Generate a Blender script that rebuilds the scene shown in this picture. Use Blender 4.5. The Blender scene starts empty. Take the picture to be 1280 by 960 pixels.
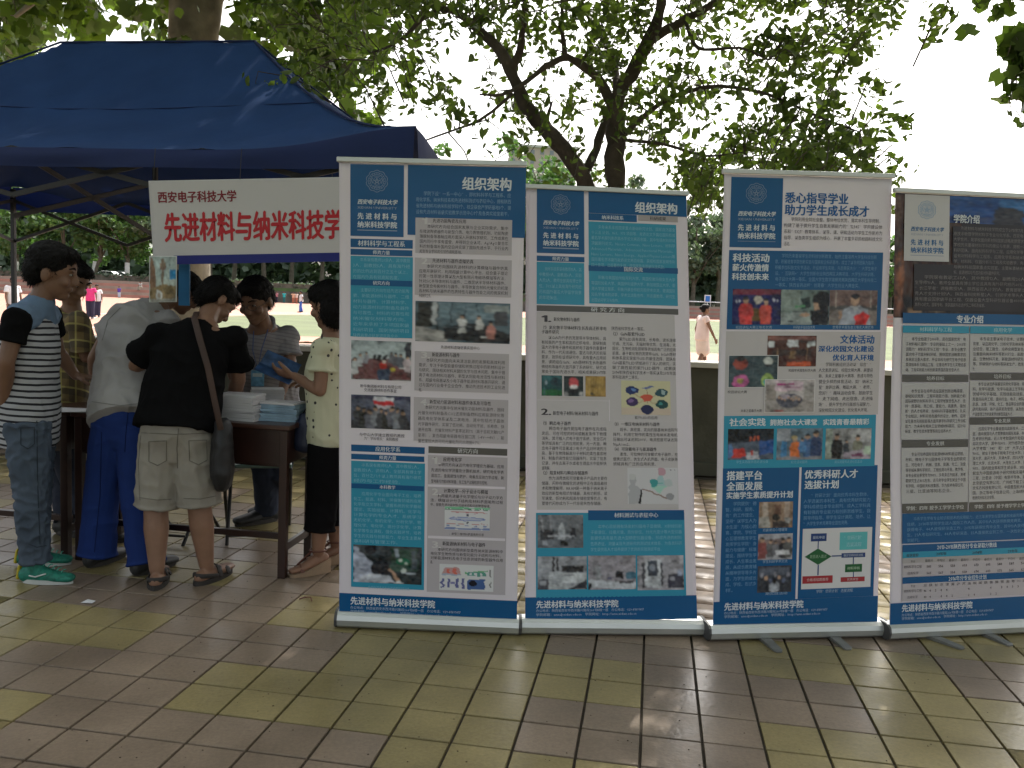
import bpy, bmesh, math, random
import numpy as np
from mathutils import Vector, Matrix

R_ = random.Random(7)
NP = np.random.RandomState(11)
scene = bpy.context.scene
COL = scene.collection

# ------------------------------------------------------------------ camera
CAM_H, FPX, PITCH, ROLL = 1.5, 1102.2, 0.0925, 0.0415
fw = np.array([0, math.cos(PITCH), -math.sin(PITCH)])
up = np.array([0, math.sin(PITCH), math.cos(PITCH)])
rt = np.array([1.0, 0, 0])
rt2 = rt * math.cos(ROLL) + up * math.sin(ROLL)
up2 = -rt * math.sin(ROLL) + up * math.cos(ROLL)
RC = np.array([rt2, up2, fw])
CAMP = np.array([0, 0, CAM_H])
cd = bpy.data.cameras.new('camera')
cam = bpy.data.objects.new('camera', cd)
COL.objects.link(cam)
cam.matrix_world = Matrix(((rt2[0], up2[0], -fw[0], 0), (rt2[1], up2[1], -fw[1], 0),
                           (rt2[2], up2[2], -fw[2], CAM_H), (0, 0, 0, 1)))
cd.sensor_fit = 'HORIZONTAL'
cd.sensor_width = 36.0
cd.lens = 36.0 * FPX / 1280.0
cd.clip_start = 0.05
cd.clip_end = 6000
scene.camera = cam

# ------------------------------------------------------------------ light
SUN_EL, SUN_AZ = math.radians(52), math.radians(18)      # azimuth from +Y towards +X
world = bpy.data.worlds.new('World')
scene.world = world
world.use_nodes = True
wn = world.node_tree
bg = wn.nodes['Background']
sky = wn.nodes.new('ShaderNodeTexSky')
sky.sky_type = 'NISHITA'
sky.sun_disc = False
sky.sun_elevation = SUN_EL
sky.sun_rotation = SUN_AZ
sky.air_density = 1.3
sky.dust_density = 7.0
sky.ozone_density = 1.0
hsv = wn.nodes.new('ShaderNodeHueSaturation')             # hazy white summer sky
hsv.inputs['Saturation'].default_value = 0.35
wn.links.new(sky.outputs[0], hsv.inputs['Color'])
wn.links.new(hsv.outputs[0], bg.inputs[0])
bg.inputs[1].default_value = 0.15
sd = bpy.data.lights.new('sun', 'SUN')
sd.energy = 2.0
sd.angle = math.radians(0.6)
sd.color = (1.0, 0.95, 0.86)
sun = bpy.data.objects.new('sun', sd)
COL.objects.link(sun)
sdir = Vector((math.sin(SUN_AZ) * math.cos(SUN_EL), math.cos(SUN_AZ) * math.cos(SUN_EL), math.sin(SUN_EL)))
sun.rotation_euler = sdir.to_track_quat('Z', 'Y').to_euler()
scene.view_settings.view_transform = 'Standard'
scene.view_settings.look = 'None'
scene.view_settings.exposure = 1.48
scene.view_settings.gamma = 1.0
scene.render.film_transparent = False
scene.cycles.max_bounces = 6
scene.cycles.diffuse_bounces = 3
scene.cycles.transmission_bounces = 4
scene.cycles.use_denoising = True
scene.cycles.sample_clamp_indirect = 4.0

# ------------------------------------------------------------------ geometry helpers
def ray(u, v):
    u = np.asarray(u, float); v = np.asarray(v, float)
    return np.stack([(u - 640) / FPX, -(v - 480) / FPX, np.ones_like(u)], -1) @ RC
def at(u, v, Y):
    d = ray(u, v)
    return CAMP + d * (Y / d[1])
def gr(u, v, z=0.0):
    d = ray(u, v)
    return CAMP + d * ((z - CAM_H) / d[2])
def nrm(a):
    a = np.asarray(a, float)
    return a / (np.linalg.norm(a) + 1e-12)
V3 = lambda *a: np.array(a, float)

def mesh_obj(name, V, F, mats, parent=None, smooth=False, mi=None, loc=None, cols=None, uvless=True):
    me = bpy.data.meshes.new(name)
    V = np.asarray(V, float).reshape(-1, 3)
    if loc is not None:
        V = V - np.asarray(loc)
    me.from_pydata(V.tolist(), [], [list(map(int, f)) for f in F])
    if not isinstance(mats, (list, tuple)):
        mats = [mats]
    for m in mats:
        me.materials.append(m)
    if mi is not None:
        me.polygons.foreach_set('material_index', np.asarray(mi, np.int32))
    if smooth:
        me.polygons.foreach_set('use_smooth', np.ones(len(me.polygons), bool))
    if cols is not None:
        paint(me, cols)
    o = bpy.data.objects.new(name, me)
    if loc is not None:
        o.location = loc
    COL.objects.link(o)
    if parent is not None:
        o.parent = parent
        o.matrix_parent_inverse = parent.matrix_basis.inverted()
    return o
def paint(me, cols):
    a = me.color_attributes.new('Col', 'FLOAT_COLOR', 'CORNER')
    tot = np.zeros(len(me.polygons), np.int32)
    me.polygons.foreach_get('loop_total', tot)
    c = np.asarray(cols, float)
    c = np.concatenate([c, np.ones((len(c), 1))], 1)
    a.data.foreach_set('color', np.repeat(c, tot, axis=0).ravel())
def fast_mesh(name, V, F, mat, parent=None, smooth=False, cols=None, mi=None):
    """V (n,3), F (m,k) arrays of equal-sided faces"""
    me = bpy.data.meshes.new(name)
    V = np.asarray(V, np.float32); F = np.asarray(F, np.int32)
    n, k = F.shape
    me.vertices.add(len(V)); me.vertices.foreach_set('co', V.ravel())
    me.loops.add(n * k); me.loops.foreach_set('vertex_index', F.ravel())
    me.polygons.add(n)
    me.polygons.foreach_set('loop_start', np.arange(0, n * k, k, dtype=np.int32))
    me.polygons.foreach_set('loop_total', np.full(n, k, np.int32))
    if smooth:
        me.polygons.foreach_set('use_smooth', np.ones(n, bool))
    me.update(calc_edges=True)
    for m in (mat if isinstance(mat, (list, tuple)) else [mat]):
        me.materials.append(m)
    if mi is not None:
        me.polygons.foreach_set('material_index', np.asarray(mi, np.int32))
    if cols is not None:
        paint(me, cols)
    o = bpy.data.objects.new(name, me)
    COL.objects.link(o)
    if parent is not None:
        o.parent = parent
        o.matrix_parent_inverse = parent.matrix_basis.inverted()
    return o
def tag(o, label=None, cat=None, group=None, kind=None):
    if label: o['label'] = label
    if cat: o['category'] = cat
    if group: o['group'] = group
    if kind: o['kind'] = kind
    return o
def empty(name, loc, label=None, cat=None, group=None):
    o = bpy.data.objects.new(name, None)
    COL.objects.link(o)
    o.empty_display_size = 0.1
    o.location = [float(x) for x in loc]
    return tag(o, label, cat, group)

class MB:
    """collects simple solids; build() links them as one mesh"""
    def __init__(s): s.V = []; s.F = []
    def add(s, V, F):
        b = len(s.V); s.V += [tuple(map(float, v)) for v in V]; s.F += [[b + i for i in f] for f in F]; return s
    def hexa(s, P):
        """8 corners: bottom 4 ccw, top 4 ccw"""
        return s.add(P, [(3, 2, 1, 0), (4, 5, 6, 7), (0, 1, 5, 4), (1, 2, 6, 5), (2, 3, 7, 6), (3, 0, 4, 7)])
    def box(s, c, d, ax=None):
        """centre, full sizes, optional axes (3 vectors)"""
        c = np.asarray(c, float)
        ax = np.eye(3) if ax is None else np.asarray(ax, float)
        P = []
        for z in (-.5, .5):
            for x, y in ((-.5, -.5), (.5, -.5), (.5, .5), (-.5, .5)):
                P.append(c + ax[0] * x * d[0] + ax[1] * y * d[1] + ax[2] * z * d[2])
        return s.hexa(P)
    def bar(s, a, b, w, h, side=None):
        a = np.asarray(a, float); b = np.asarray(b, float)
        z = nrm(b - a)
        sd_ = np.array([1., 0, 0]) if side is None else np.asarray(side, float)
        x = nrm(sd_ - z * (sd_ @ z)) if abs(nrm(sd_) @ z) < .99 else nrm(np.cross(z, [0, 0, 1.]))
        y = np.cross(z, x)
        return s.box((a + b) / 2, (w, h, np.linalg.norm(b - a)), (x, y, z))
    def tube(s, pts, rad, n=10, side=None, cap=True):
        V, F = tube(pts, rad, n, side, cap)
        return s.add(V, F)
    def build(s, name, mat, parent=None, smooth=False, bevel=0, loc=None):
        o = mesh_obj(name, s.V, s.F, mat, parent, smooth, loc=loc)
        if bevel:
            m = o.modifiers.new('b', 'BEVEL'); m.width = bevel; m.segments = 2; m.limit_method = 'ANGLE'
        return o

def tube(pts, rad, n=12, side=None, cap=True):
    """closed tube through pts; rad: list of r or (rx, ry); side: direction of rx"""
    pts = [np.asarray(p, float) for p in pts]
    if not hasattr(rad, '__len__'):
        rad = [rad] * len(pts)
    rr = [(r, r) if not hasattr(r, '__len__') else tuple(r) for r in rad]
    T = []
    for i in range(len(pts)):
        a = pts[max(i - 1, 0)]; b = pts[min(i + 1, len(pts) - 1)]
        T.append(nrm(b - a))
    if isinstance(side, list) and not hasattr(side[0], '__len__'):
        side = np.array(side, float)
    sides = side if (isinstance(side, list)) else [side] * len(pts)
    ref = np.array([1., 0, 0]) if abs(T[0][0]) < .9 else np.array([0, 1., 0])
    rings = []
    prev = ref
    for i in range(len(pts)):
        sdv = sides[i] if sides[i] is not None else prev
        sdv = np.asarray(sdv, float)
        x = sdv - T[i] * (sdv @ T[i])
        x = nrm(x); prev = x
        y = np.cross(T[i], x)
        rings.append((pts[i], x, y, rr[i][0], rr[i][1]))
    if cap:
        def capr(r, t, sg):
            p, x, y, a, b = r
            m = min(a, b)
            return [(p + t * sg * m * .55, x, y, a * .82, b * .82), (p + t * sg * m * .9, x, y, a * .42, b * .42)]
        c0 = capr(rings[0], T[0], -1); c1 = capr(rings[-1], T[-1], 1)
        rings = [c0[1], c0[0]] + rings + c1
    V = []
    for p, x, y, a, b in rings:
        for k in range(n):
            t = 2 * math.pi * k / n
            V.append(p + x * math.cos(t) * a + y * math.sin(t) * b)
    F = []
    m = len(rings)
    for i in range(m - 1):
        for k in range(n):
            k2 = (k + 1) % n
            F.append((i * n + k, i * n + k2, (i + 1) * n + k2, (i + 1) * n + k))
    F.append(tuple(range(n - 1, -1, -1)))
    F.append(tuple((m - 1) * n + k for k in range(n)))
    return V, F
def ball(c, r, ax=None, n=12, m=8):
    c = np.asarray(c, float); ax = np.eye(3) if ax is None else np.asarray(ax, float)
    V = []; F = []
    for i in range(m + 1):
        th = math.pi * (i + .02) / (m + .04)
        for k in range(n):
            ph = 2 * math.pi * k / n
            V.append(c + ax[0] * r[0] * math.sin(th) * math.cos(ph) + ax[1] * r[1] * math.sin(th) * math.sin(ph) + ax[2] * r[2] * math.cos(th))
    for i in range(m):
        for k in range(n):
            k2 = (k + 1) % n
            F.append((i * n + k, (i + 1) * n + k, (i + 1) * n + k2, i * n + k2))
    F.append(tuple(k for k in range(n))); F.append(tuple(m * n + n - 1 - k for k in range(n)))
    return V, F

# ------------------------------------------------------------------ materials
def srgb(r, g, b):
    f = lambda c: (c / 255.0 / 12.92) if c / 255.0 < .04045 else ((c / 255.0 + .055) / 1.055) ** 2.4
    return (f(r), f(g), f(b))
MATS = {}
class NT:
    def __init__(s, name):
        s.m = bpy.data.materials.new(name); s.m.use_nodes = True
        s.t = s.m.node_tree; s.b = s.t.nodes['Principled BSDF']
    def n(s, typ, **kw):
        nd = s.t.nodes.new(typ)
        for k, v in kw.items():
            if hasattr(nd, k): setattr(nd, k, v)
            else: nd.inputs[k.replace('_', ' ')].default_value = v
        return nd
    def l(s, a, b): s.t.links.new(a, b)
def mat(name, col, rough=.6, metal=0, spec=.4, var=.12, vscale=8.0, bump=0.0, bscale=60.0, transl=0.0, tcol=None, bdist=.01, objvar=0.0):
    """procedural surface: colour broken up by noise, optional fine relief"""
    if name in MATS: return MATS[name]
    N = NT(name); b = N.b
    b.inputs['Roughness'].default_value = rough; b.inputs['Metallic'].default_value = metal
    b.inputs['Specular IOR Level'].default_value = spec
    tc = N.n('ShaderNodeTexCoord')
    no = N.n('ShaderNodeTexNoise', Scale=vscale, Detail=5.0)
    N.l(tc.outputs['Object'], no.inputs['Vector'])
    mr = N.n('ShaderNodeMapRange'); mr.inputs[1].default_value = .3; mr.inputs[2].default_value = .7
    mr.inputs[3].default_value = 1 - var; mr.inputs[4].default_value = 1 + var
    N.l(no.outputs[0], mr.inputs[0])
    mx = N.n('ShaderNodeVectorMath', operation='SCALE'); mx.inputs[0].default_value = col
    N.l(mr.outputs[0], mx.inputs['Scale'])
    out = mx.outputs[0]
    if objvar:
        oi = N.n('ShaderNodeObjectInfo')
        m2 = N.n('ShaderNodeMapRange'); m2.inputs[3].default_value = 1 - objvar; m2.inputs[4].default_value = 1 + objvar
        N.l(oi.outputs['Random'], m2.inputs[0])
        mx2 = N.n('ShaderNodeVectorMath', operation='SCALE')
        N.l(out, mx2.inputs[0]); N.l(m2.outputs[0], mx2.inputs['Scale']); out = mx2.outputs[0]
    N.l(out, b.inputs['Base Color'])
    if bump:
        n2 = N.n('ShaderNodeTexNoise', Scale=bscale, Detail=4.0)
        N.l(tc.outputs['Object'], n2.inputs['Vector'])
        bp = N.n('ShaderNodeBump', Strength=bump, Distance=bdist)
        N.l(n2.outputs[0], bp.inputs['Height']); N.l(bp.outputs[0], b.inputs['Normal'])
    if transl:
        tr = N.n('ShaderNodeBsdfTranslucent'); tr.inputs[0].default_value = (*(tcol or col), 1)
        ms = N.n('ShaderNodeMixShader'); ms.inputs[0].default_value = transl
        o = N.t.nodes['Material Output']
        N.l(b.outputs[0], ms.inputs[1]); N.l(tr.outputs[0], ms.inputs[2]); N.l(ms.outputs[0], o.inputs[0])
    MATS[name] = N.m
    return N.m
def mat_attr(name, rough=.35, spec=.5, grain=0.0, bump=0.0, bscale=3.0, bdist=.004):
    N = NT(name); b = N.b
    b.inputs['Roughness'].default_value = rough; b.inputs['Specular IOR Level'].default_value = spec
    a = N.n('ShaderNodeVertexColor'); a.layer_name = 'Col'
    out = a.outputs[0]
    tc = N.n('ShaderNodeTexCoord')
    if grain:
        no = N.n('ShaderNodeTexNoise', Scale=55.0, Detail=2.0)
        N.l(tc.outputs['Object'], no.inputs['Vector'])
        mr = N.n('ShaderNodeMapRange'); mr.inputs[1].default_value = .35; mr.inputs[2].default_value = .65
        mr.inputs[3].default_value = 1 - grain; mr.inputs[4].default_value = 1 + grain
        N.l(no.outputs[0], mr.inputs[0])
        mx = N.n('ShaderNodeVectorMath', operation='SCALE'); N.l(out, mx.inputs[0]); N.l(mr.outputs[0], mx.inputs['Scale'])
        out = mx.outputs[0]
    N.l(out, b.inputs['Base Color'])
    if bump:
        n2 = N.n('ShaderNodeTexNoise', Scale=bscale, Detail=2.0)
        N.l(tc.outputs['Object'], n2.inputs['Vector'])
        bp = N.n('ShaderNodeBump', Strength=bump, Distance=bdist)
        N.l(n2.outputs[0], bp.inputs['Height']); N.l(bp.outputs[0], b.inputs['Normal'])
    MATS[name] = N.m
    return N.m
# ================================================================== SETTING
M_grout = mat('grout', (.045, .036, .026), .9, var=.25, vscale=30)
def tile_material(name, col):
    N = NT(name); b = N.b
    tc = N.n('ShaderNodeTexCoord'); oi = N.n('ShaderNodeObjectInfo')
    geo = N.n('ShaderNodeNewGeometry')
    n1 = N.n('ShaderNodeTexNoise', Scale=2.2, Detail=6.0, Roughness=.65)
    N.l(geo.outputs['Position'], n1.inputs['Vector'])
    mr = N.n('ShaderNodeMapRange'); mr.inputs[1].default_value = .3; mr.inputs[2].default_value = .7
    mr.inputs[3].default_value = .72; mr.inputs[4].default_value = 1.2
    N.l(n1.outputs[0], mr.inputs[0])
    n3 = N.n('ShaderNodeTexNoise', Scale=70.0, Detail=5.0, Roughness=.7)
    N.l(geo.outputs['Position'], n3.inputs['Vector'])
    m3 = N.n('ShaderNodeMapRange'); m3.inputs[1].default_value = .35; m3.inputs[2].default_value = .65
    m3.inputs[3].default_value = .85; m3.inputs[4].default_value = 1.12
    N.l(n3.outputs[0], m3.inputs[0])
    m2 = N.n('ShaderNodeMapRange'); m2.inputs[3].default_value = .92; m2.inputs[4].default_value = 1.08
    N.l(oi.outputs['Random'], m2.inputs[0])
    a = N.n('ShaderNodeMath', operation='MULTIPLY'); N.l(mr.outputs[0], a.inputs[0]); N.l(m2.outputs[0], a.inputs[1])
    a2 = N.n('ShaderNodeMath', operation='MULTIPLY'); N.l(a.outputs[0], a2.inputs[0]); N.l(m3.outputs[0], a2.inputs[1])
    mx = N.n('ShaderNodeVectorMath', operation='SCALE'); mx.inputs[0].default_value = col
    N.l(a2.outputs[0], mx.inputs['Scale'])
    # sparse dark chips and stains
    vo = N.n('ShaderNodeTexNoise', Scale=9.0, Detail=8.0, Roughness=.8); N.l(geo.outputs['Position'], vo.inputs['Vector'])
    st = N.n('ShaderNodeMapRange'); st.inputs[1].default_value = .62; st.inputs[2].default_value = .72
    st.inputs[3].default_value = 0; st.inputs[4].default_value = .55
    N.l(vo.outputs[0], st.inputs[0])
    mc = N.n('ShaderNodeMix', data_type='RGBA'); N.l(st.outputs[0], mc.inputs[0]); N.l(mx.outputs[0], mc.inputs[6])
    mc.inputs[7].default_value = (.03, .024, .018, 1)
    N.l(mc.outputs[2], b.inputs['Base Color'])
    # satin glaze, worn in patches, slightly rippled
    rr = N.n('ShaderNodeMapRange'); rr.inputs[1].default_value = .3; rr.inputs[2].default_value = .7
    rr.inputs[3].default_value = .27; rr.inputs[4].default_value = .46
    N.l(n1.outputs[0], rr.inputs[0]); N.l(rr.outputs[0], b.inputs['Roughness'])
    b.inputs['Specular IOR Level'].default_value = .36
    n2 = N.n('ShaderNodeTexNoise', Scale=38.0, Detail=3.0); N.l(geo.outputs['Position'], n2.inputs['Vector'])
    bp = N.n('ShaderNodeBump', Strength=.35, Distance=.004)
    N.l(n2.outputs[0], bp.inputs['Height']); N.l(bp.outputs[0], b.inputs['Normal'])
    MATS[name] = N.m
    return N.m
M_ty = tile_material('tile_olive', (.238, .192, .088))
M_tm = tile_material('tile_mauve', (.205, .155, .112))
# ground, far to the horizon
M_ground = mat('dusty_ground', (.12, .13, .07), .95, var=.3, vscale=.4)
o = mesh_obj('ground', [(-420, -120, -.03), (420, -120, -.03), (420, 700, -.03), (-420, 700, -.03)], [(0, 1, 2, 3)], M_ground)
tag(o, kind='structure')
YAW, TS = -.15725, .1419 * 1.5
X0, Y0 = -.43746 * 1.5, 2.54345 * 1.5
cy_, sy_ = math.cos(YAW), math.sin(YAW)
def tile_pt(b, r):
    return np.array([X0 + TS * (b * cy_ + r * sy_), Y0 + TS * (b * sy_ - r * cy_), 0.0])
e1 = np.array([cy_, sy_, 0]); e2 = np.array([-sy_, cy_, 0])     # along the rows (to the right), away from camera
pl = mesh_obj('pavement', [(-16, -7, -.012), (16, -7, -.012), (16, 7.93, -.012), (-16, 7.93, -.012)], [(0, 1, 2, 3)], M_grout)
tag(pl, kind='structure')
def is_olive(b, r):
    B, R = b // 2, r // 2
    k = B % 5
    if k == 3: return False
    if k == 4: return R % 2 == 1
    if k == 2: return R % 2 == 0
    if k == 0: return R % 4 != 2
    return R % 4 != 3 or B == 1
def tile_geo(g=.0050, ch=.0012, h=.012):
    s = TS / 2 - g; t = s - ch
    V = []
    for z, q in ((-.002 - h, s), (-.0015 - .001, s), (0, t)):
        for x, y in ((-q, -q), (q, -q), (q, q), (-q, q)):
            V.append(e1 * x + e2 * y + np.array([0, 0, z]))
    F = [(8, 9, 10, 11)]
    for l in (0, 4):
        for k in range(4):
            F.append((l + k, l + (k + 1) % 4, l + 4 + (k + 1) % 4, l + 4 + k))
    return V, F
TV, TF = tile_geo()
tme = []
for m in (M_ty, M_tm):
    me = bpy.data.meshes.new('tile'); me.from_pydata([tuple(v) for v in TV], [], TF); me.materials.append(m); tme.append(me)
cells = []
for b in range(-75, 80):
    for r in range(-50, 45):
        c = tile_pt(b + .5, r + .5)
        if not (-14 < c[0] < 14 and -5 < c[1] < 7.78): continue
        q = RC @ (c - CAMP)
        vis = False
        if q[2] > .3:
            u = 640 + FPX * q[0] / q[2]; v = 480 - FPX * q[1] / q[2]
            vis = -25 < u < 1305 and v < 990
            if c[1] > 4.05 and 425 < u < 1280: vis = False       # behind the stands
        cells.append((np.linalg.norm(c - CAMP) if vis else 1e3 + c[1], b, r, c))
cells.sort(key=lambda t: t[0])
bigV = []; bigF = []; bigM = []
TVn = np.array(TV)
for i, (d, b, r, c) in enumerate(cells):
    ol = is_olive(b, r)
    tilt = (R_.uniform(-.0016, .0016), R_.uniform(-.0016, .0016)); dz = R_.uniform(-.0012, .0008)
    if i < 298 and d < 900:
        o = bpy.data.objects.new('tile', tme[0 if ol else 1]); COL.objects.link(o)
        o.location = c + np.array([0, 0, dz]); o.rotation_euler = (tilt[0], tilt[1], 0)
        o.parent = pl
    else:
        base = len(bigV)
        q = TVn + c; q[:, 2] += dz + (TVn[:, 0] * tilt[0] + TVn[:, 1] * tilt[1])
        bigV += q.tolist(); bigF += [[base + k for k in f] for f in TF]; bigM += [0 if ol else 1] * len(TF)
o = fast_mesh('tile_paving', bigV, bigF, [M_ty, M_tm], pl, mi=bigM)
tag(o, kind='stuff')

# sunlit sports ground beyond the wall
M_track = mat('red_track', (.31, .16, .11), .85, var=.1, vscale=.6, bump=.2, bscale=20)
M_conc = mat('pale_concrete', (.32, .24, .18), .85, var=.12, vscale=.8)
M_grass = mat('field_grass', (.085, .105, .04), .9, var=.22, vscale=.35, bump=.4, bscale=30, bdist=.03)
o = mesh_obj('path', [(-60, 7.9, -.02), (60, 7.9, -.02), (60, 26, -.02), (-60, 26, -.02)], [(0, 1, 2, 3)], M_conc); tag(o, kind='structure')
o = mesh_obj('running_track', [(-120, 26, -.016), (160, 26, -.016), (160, 155, -.016), (-120, 155, -.016)], [(0, 1, 2, 3)], M_track); tag(o, kind='structure')
fp = [(-10, 31.5), (-13.6, 36), (-16, 43), (-17, 50), (-16, 60), (-11, 72), (-2, 86), (8, 100), (18, 114), (28, 126), (42, 136), (60, 143), (130, 146), (130, 31.5)]
o = mesh_obj('sports_field_ground', [(x, y, -.011) for x, y in fp], [tuple(range(len(fp)))[::-1]], M_grass); tag(o, kind='structure')
# lane lines
M_white = mat('white_paint', (.75, .75, .72), .7, var=.06)
lv = []; lf = []
for k in range(4):
    off = 1.3 * (k + 1)
    for i in range(len(fp) - 2):
        (xa, ya), (xb, yb) = fp[i], fp[i + 1]
        dx, dy = xb - xa, yb - ya; L = math.hypot(dx, dy); nx, ny = -dy / L, dx / L
        b = len(lv)
        lv += [(xa + nx * off, ya + ny * off, -.009), (xb + nx * off, yb + ny * off, -.009),
               (xb + nx * (off + .07), yb + ny * (off + .07), -.009), (xa + nx * (off + .07), ya + ny * (off + .07), -.009)]
        lf.append((b, b + 1, b + 2, b + 3))
o = mesh_obj('track_markings', lv, lf, M_white); tag(o, kind='structure')

# low wall between the plaza and the sports ground
M_wall = mat('wall_render', (.075, .075, .055), .9, var=.25, vscale=3, bump=.5, bscale=25)
M_cope = mat('wall_coping', (.50, .49, .44), .8, var=.12, vscale=4)
w = empty('low_wall', (0, 8.1, 0), 'waist-high dark grey wall with a pale coping between the tiled plaza and the sports ground', 'wall')
for i in range(14):
    xa = -14 + i * 2
    MB().box((xa + 1, 8.08, .49), (1.992, .22, .98)).build('wall_panel', M_wall, w, bevel=.006)
    MB().box((xa + 1, 8.06, 1.008), (1.985, .32, .05)).build('coping', M_cope, w, bevel=.008)
MB().box((0, 7.93, .06), (28, .07, .12)).build('plinth', M_wall, w, bevel=.008)
# dry leaf on the wall
lf_ = at(383, 424.5, 8.06); lf_[2] = 1.045
M_dry = mat('dry_leaf', (.42, .20, .05), .8, var=.3, vscale=40)
LV = [(0, -.085, 0), (.035, -.05, .012), (.05, 0, .018), (.03, .06, .01), (0, .11, 0), (-.03, .06, .016), (-.045, 0, .02), (-.03, -.05, .006), (0, 0, .004)]
o = mesh_obj('dry_leaf', [(lf_[0] + y * 1.6, lf_[1] + x, lf_[2] + z) for x, y, z in LV], [(8, i, (i + 1) % 8) for i in range(8)], M_dry)
o.location = (0, 0, 0); tag(o, 'curled orange dry leaf lying on the wall coping', 'leaf')

M_wmetal = mat('white_metal', (.7, .72, .72), .4, var=.05)
# ------------------------------------------------------------------ far side of the field
M_step = mat('stand_concrete_pink', (.33, .17, .135), .85, var=.15, vscale=.8)
M_riser = mat('stand_riser_grey', (.27, .23, .19), .85, var=.15, vscale=.8)
M_bank = mat('bank_grass', (.06, .09, .03), .95, var=.3, vscale=.6)
def stand(line, n, rise, tread, label):
    root = empty('spectator_steps', (line[0][0], line[0][1], 0), label, 'steps')
    for k in range(n):
        m = MB()
        for (xa, ya), (xb, yb) in zip(line[:-1], line[1:]):
            y0, y1 = ya + k * tread, yb + k * tread
            m.hexa([(xa, y0, -.02 - .001 * k), (xb, y1, -.02 - .001 * k), (xb, y1 + tread * (n - k), -.02 - .001 * k), (xa, y0 + tread * (n - k), -.02 - .001 * k),
                    (xa, y0, rise * (k + 1)), (xb, y1, rise * (k + 1)), (xb, y1 + tread * (n - k), rise * (k + 1) - .001), (xa, y0 + tread * (n - k), rise * (k + 1) - .001)])
        m.build('step', M_step if k % 2 == 0 else M_riser, root)
    return root
stand([(-95, 104), (-62, 111), (-39, 121)], 6, .36, .75, 'pink and grey terraced seating steps at the left end of the track')
stand([(14, 150), (45, 153), (110, 156)], 6, .36, .75, 'pink and grey terraced seating steps behind the far track on the right')
bk = mesh_obj('embankment', [(-200, 112, 0), (-39, 126, 0), (-37, 133, 0), (14, 154.6, 0), (200, 162, 0), (200, 400, 0), (-200, 400, 0),
                           (-200, 112.5, 2.2), (-39, 126.5, 2.2), (-37, 134, 2.2), (14, 156.6, 2.2), (200, 164, 2.2), (200, 400, 2.2), (-200, 400, 2.2)],
              [(0, 1, 8, 7), (1, 2, 9, 8), (2, 3, 10, 9), (3, 4, 11, 10), (7, 8, 9, 10, 11, 12, 13)], M_bank)
tag(bk, kind='structure')
M_dwall = mat('dark_stone_wall', (.07, .075, .065), .9, var=.3, vscale=1.5)
w2 = MB()
w2.hexa([(-37.5, 131.2, -.02), (14, 152.4, -.02), (14, 153, -.02), (-37.5, 131.8, -.02), (-37.5, 131.2, 1.7), (14, 152.4, 1.7), (14, 153, 1.7), (-37.5, 131.8, 1.7)])
o = w2.build('retaining_wall', M_dwall); tag(o, 'long dark retaining wall behind the people at the far side of the track', 'wall')
# rail on top of the right hand steps
rl = empty('white_rail', (40, 155, 0), 'white painted pipe rail along the top of the right-hand seating steps', 'railing')
za = at(880, 378, 155)[2]
MB().tube([(12, 155.4, za), (110, 161.6, za + .4)], .11, 8).build('top_rail', M_wmetal, rl, True)
for i in range(14):
    x = 12 + i * 7.5
    MB().tube([(x, 155.4 + i * .474, 1.9), (x, 155.4 + i * .474, za + .03 * i)], .05, 6).build('post', M_wmetal, rl, True)
# blue notice board above the rail
p = at(884.5, 373.5, 156.5)
nb = empty('notice_board', (p[0], p[1], 2.2), 'small blue notice board with a pale frame above the white rail', 'sign')
MB().box((p[0], p[1], p[2]), (1.15, .12, 1.35)).build('frame', M_wmetal, nb)
MB().box((p[0], p[1] - .08, p[2]), (.8, .04, 1.0)).build('panel', mat('sign_blue', (.03, .16, .5), .5), nb)
MB().box((p[0], p[1] + .0, (p[2] + 1.2) / 2 + .2), (.12, .1, p[2] - 1.6)).build('post', M_wmetal, nb)

# ------------------------------------------------------------------ leaves
def leaf_cloud(C, size, shape='kite', droop=.35, seed=1, jitter=.3):
    """C (n,3) leaf centres -> vertex and face arrays: six-point folded leaves"""
    rs = np.random.RandomState(seed)
    n = len(C)
    s = size * (1 + jitter * rs.randn(n)).clip(.5, 1.7)
    d = rs.randn(n, 3); d[:, 2] = d[:, 2] * .7 - droop * 1.6
    d /= np.linalg.norm(d, axis=1)[:, None]
    q = rs.randn(n, 3); q -= (q * d).sum(1)[:, None] * d; q /= np.linalg.norm(q, axis=1)[:, None]
    m = np.cross(d, q)
    if shape == 'kite':
        prof = [(-.55, 0, 0), (-.2, .27, .07), (.18, .25, .06), (.6, 0, -.06), (.18, -.25, .06), (-.2, -.27, .07)]
        faces = [(0, 1, 2, 3), (0, 3, 4, 5)]
    elif shape == 'maple':
        prof = [(-.5, 0, 0), (-.25, .5, .05), (.05, .28, .02), (.3, .5, -.03), (.6, 0, 0), (.3, -.5, -.03), (.05, -.28, .02), (-.25, -.5, .05)]
        faces = [(0, 1, 2, 4), (2, 3, 4, 4), (0, 4, 6, 7), (4, 5, 6, 6)]
        faces = [(0, 1, 2), (0, 2, 4), (2, 3, 4), (0, 4, 6), (4, 5, 6), (0, 6, 7)]
    else:
        prof = [(-.5, -.4, 0), (.5, -.35, .1), (.4, .4, -.05), (-.4, .45, .1)]
        faces = [(0, 1, 2, 3)]
    prof = np.array(prof)
    V = C[:, None, :] + s[:, None, None] * (prof[None, :, 0, None] * d[:, None, :] + prof[None, :, 1, None] * q[:, None, :] + prof[None, :, 2, None] * m[:, None, :])
    k = len(prof)
    F = (np.arange(n) * k)[:, None, None] + np.array(faces)[None]
    return V.reshape(-1, 3), F.reshape(-1, len(faces[0]))
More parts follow.
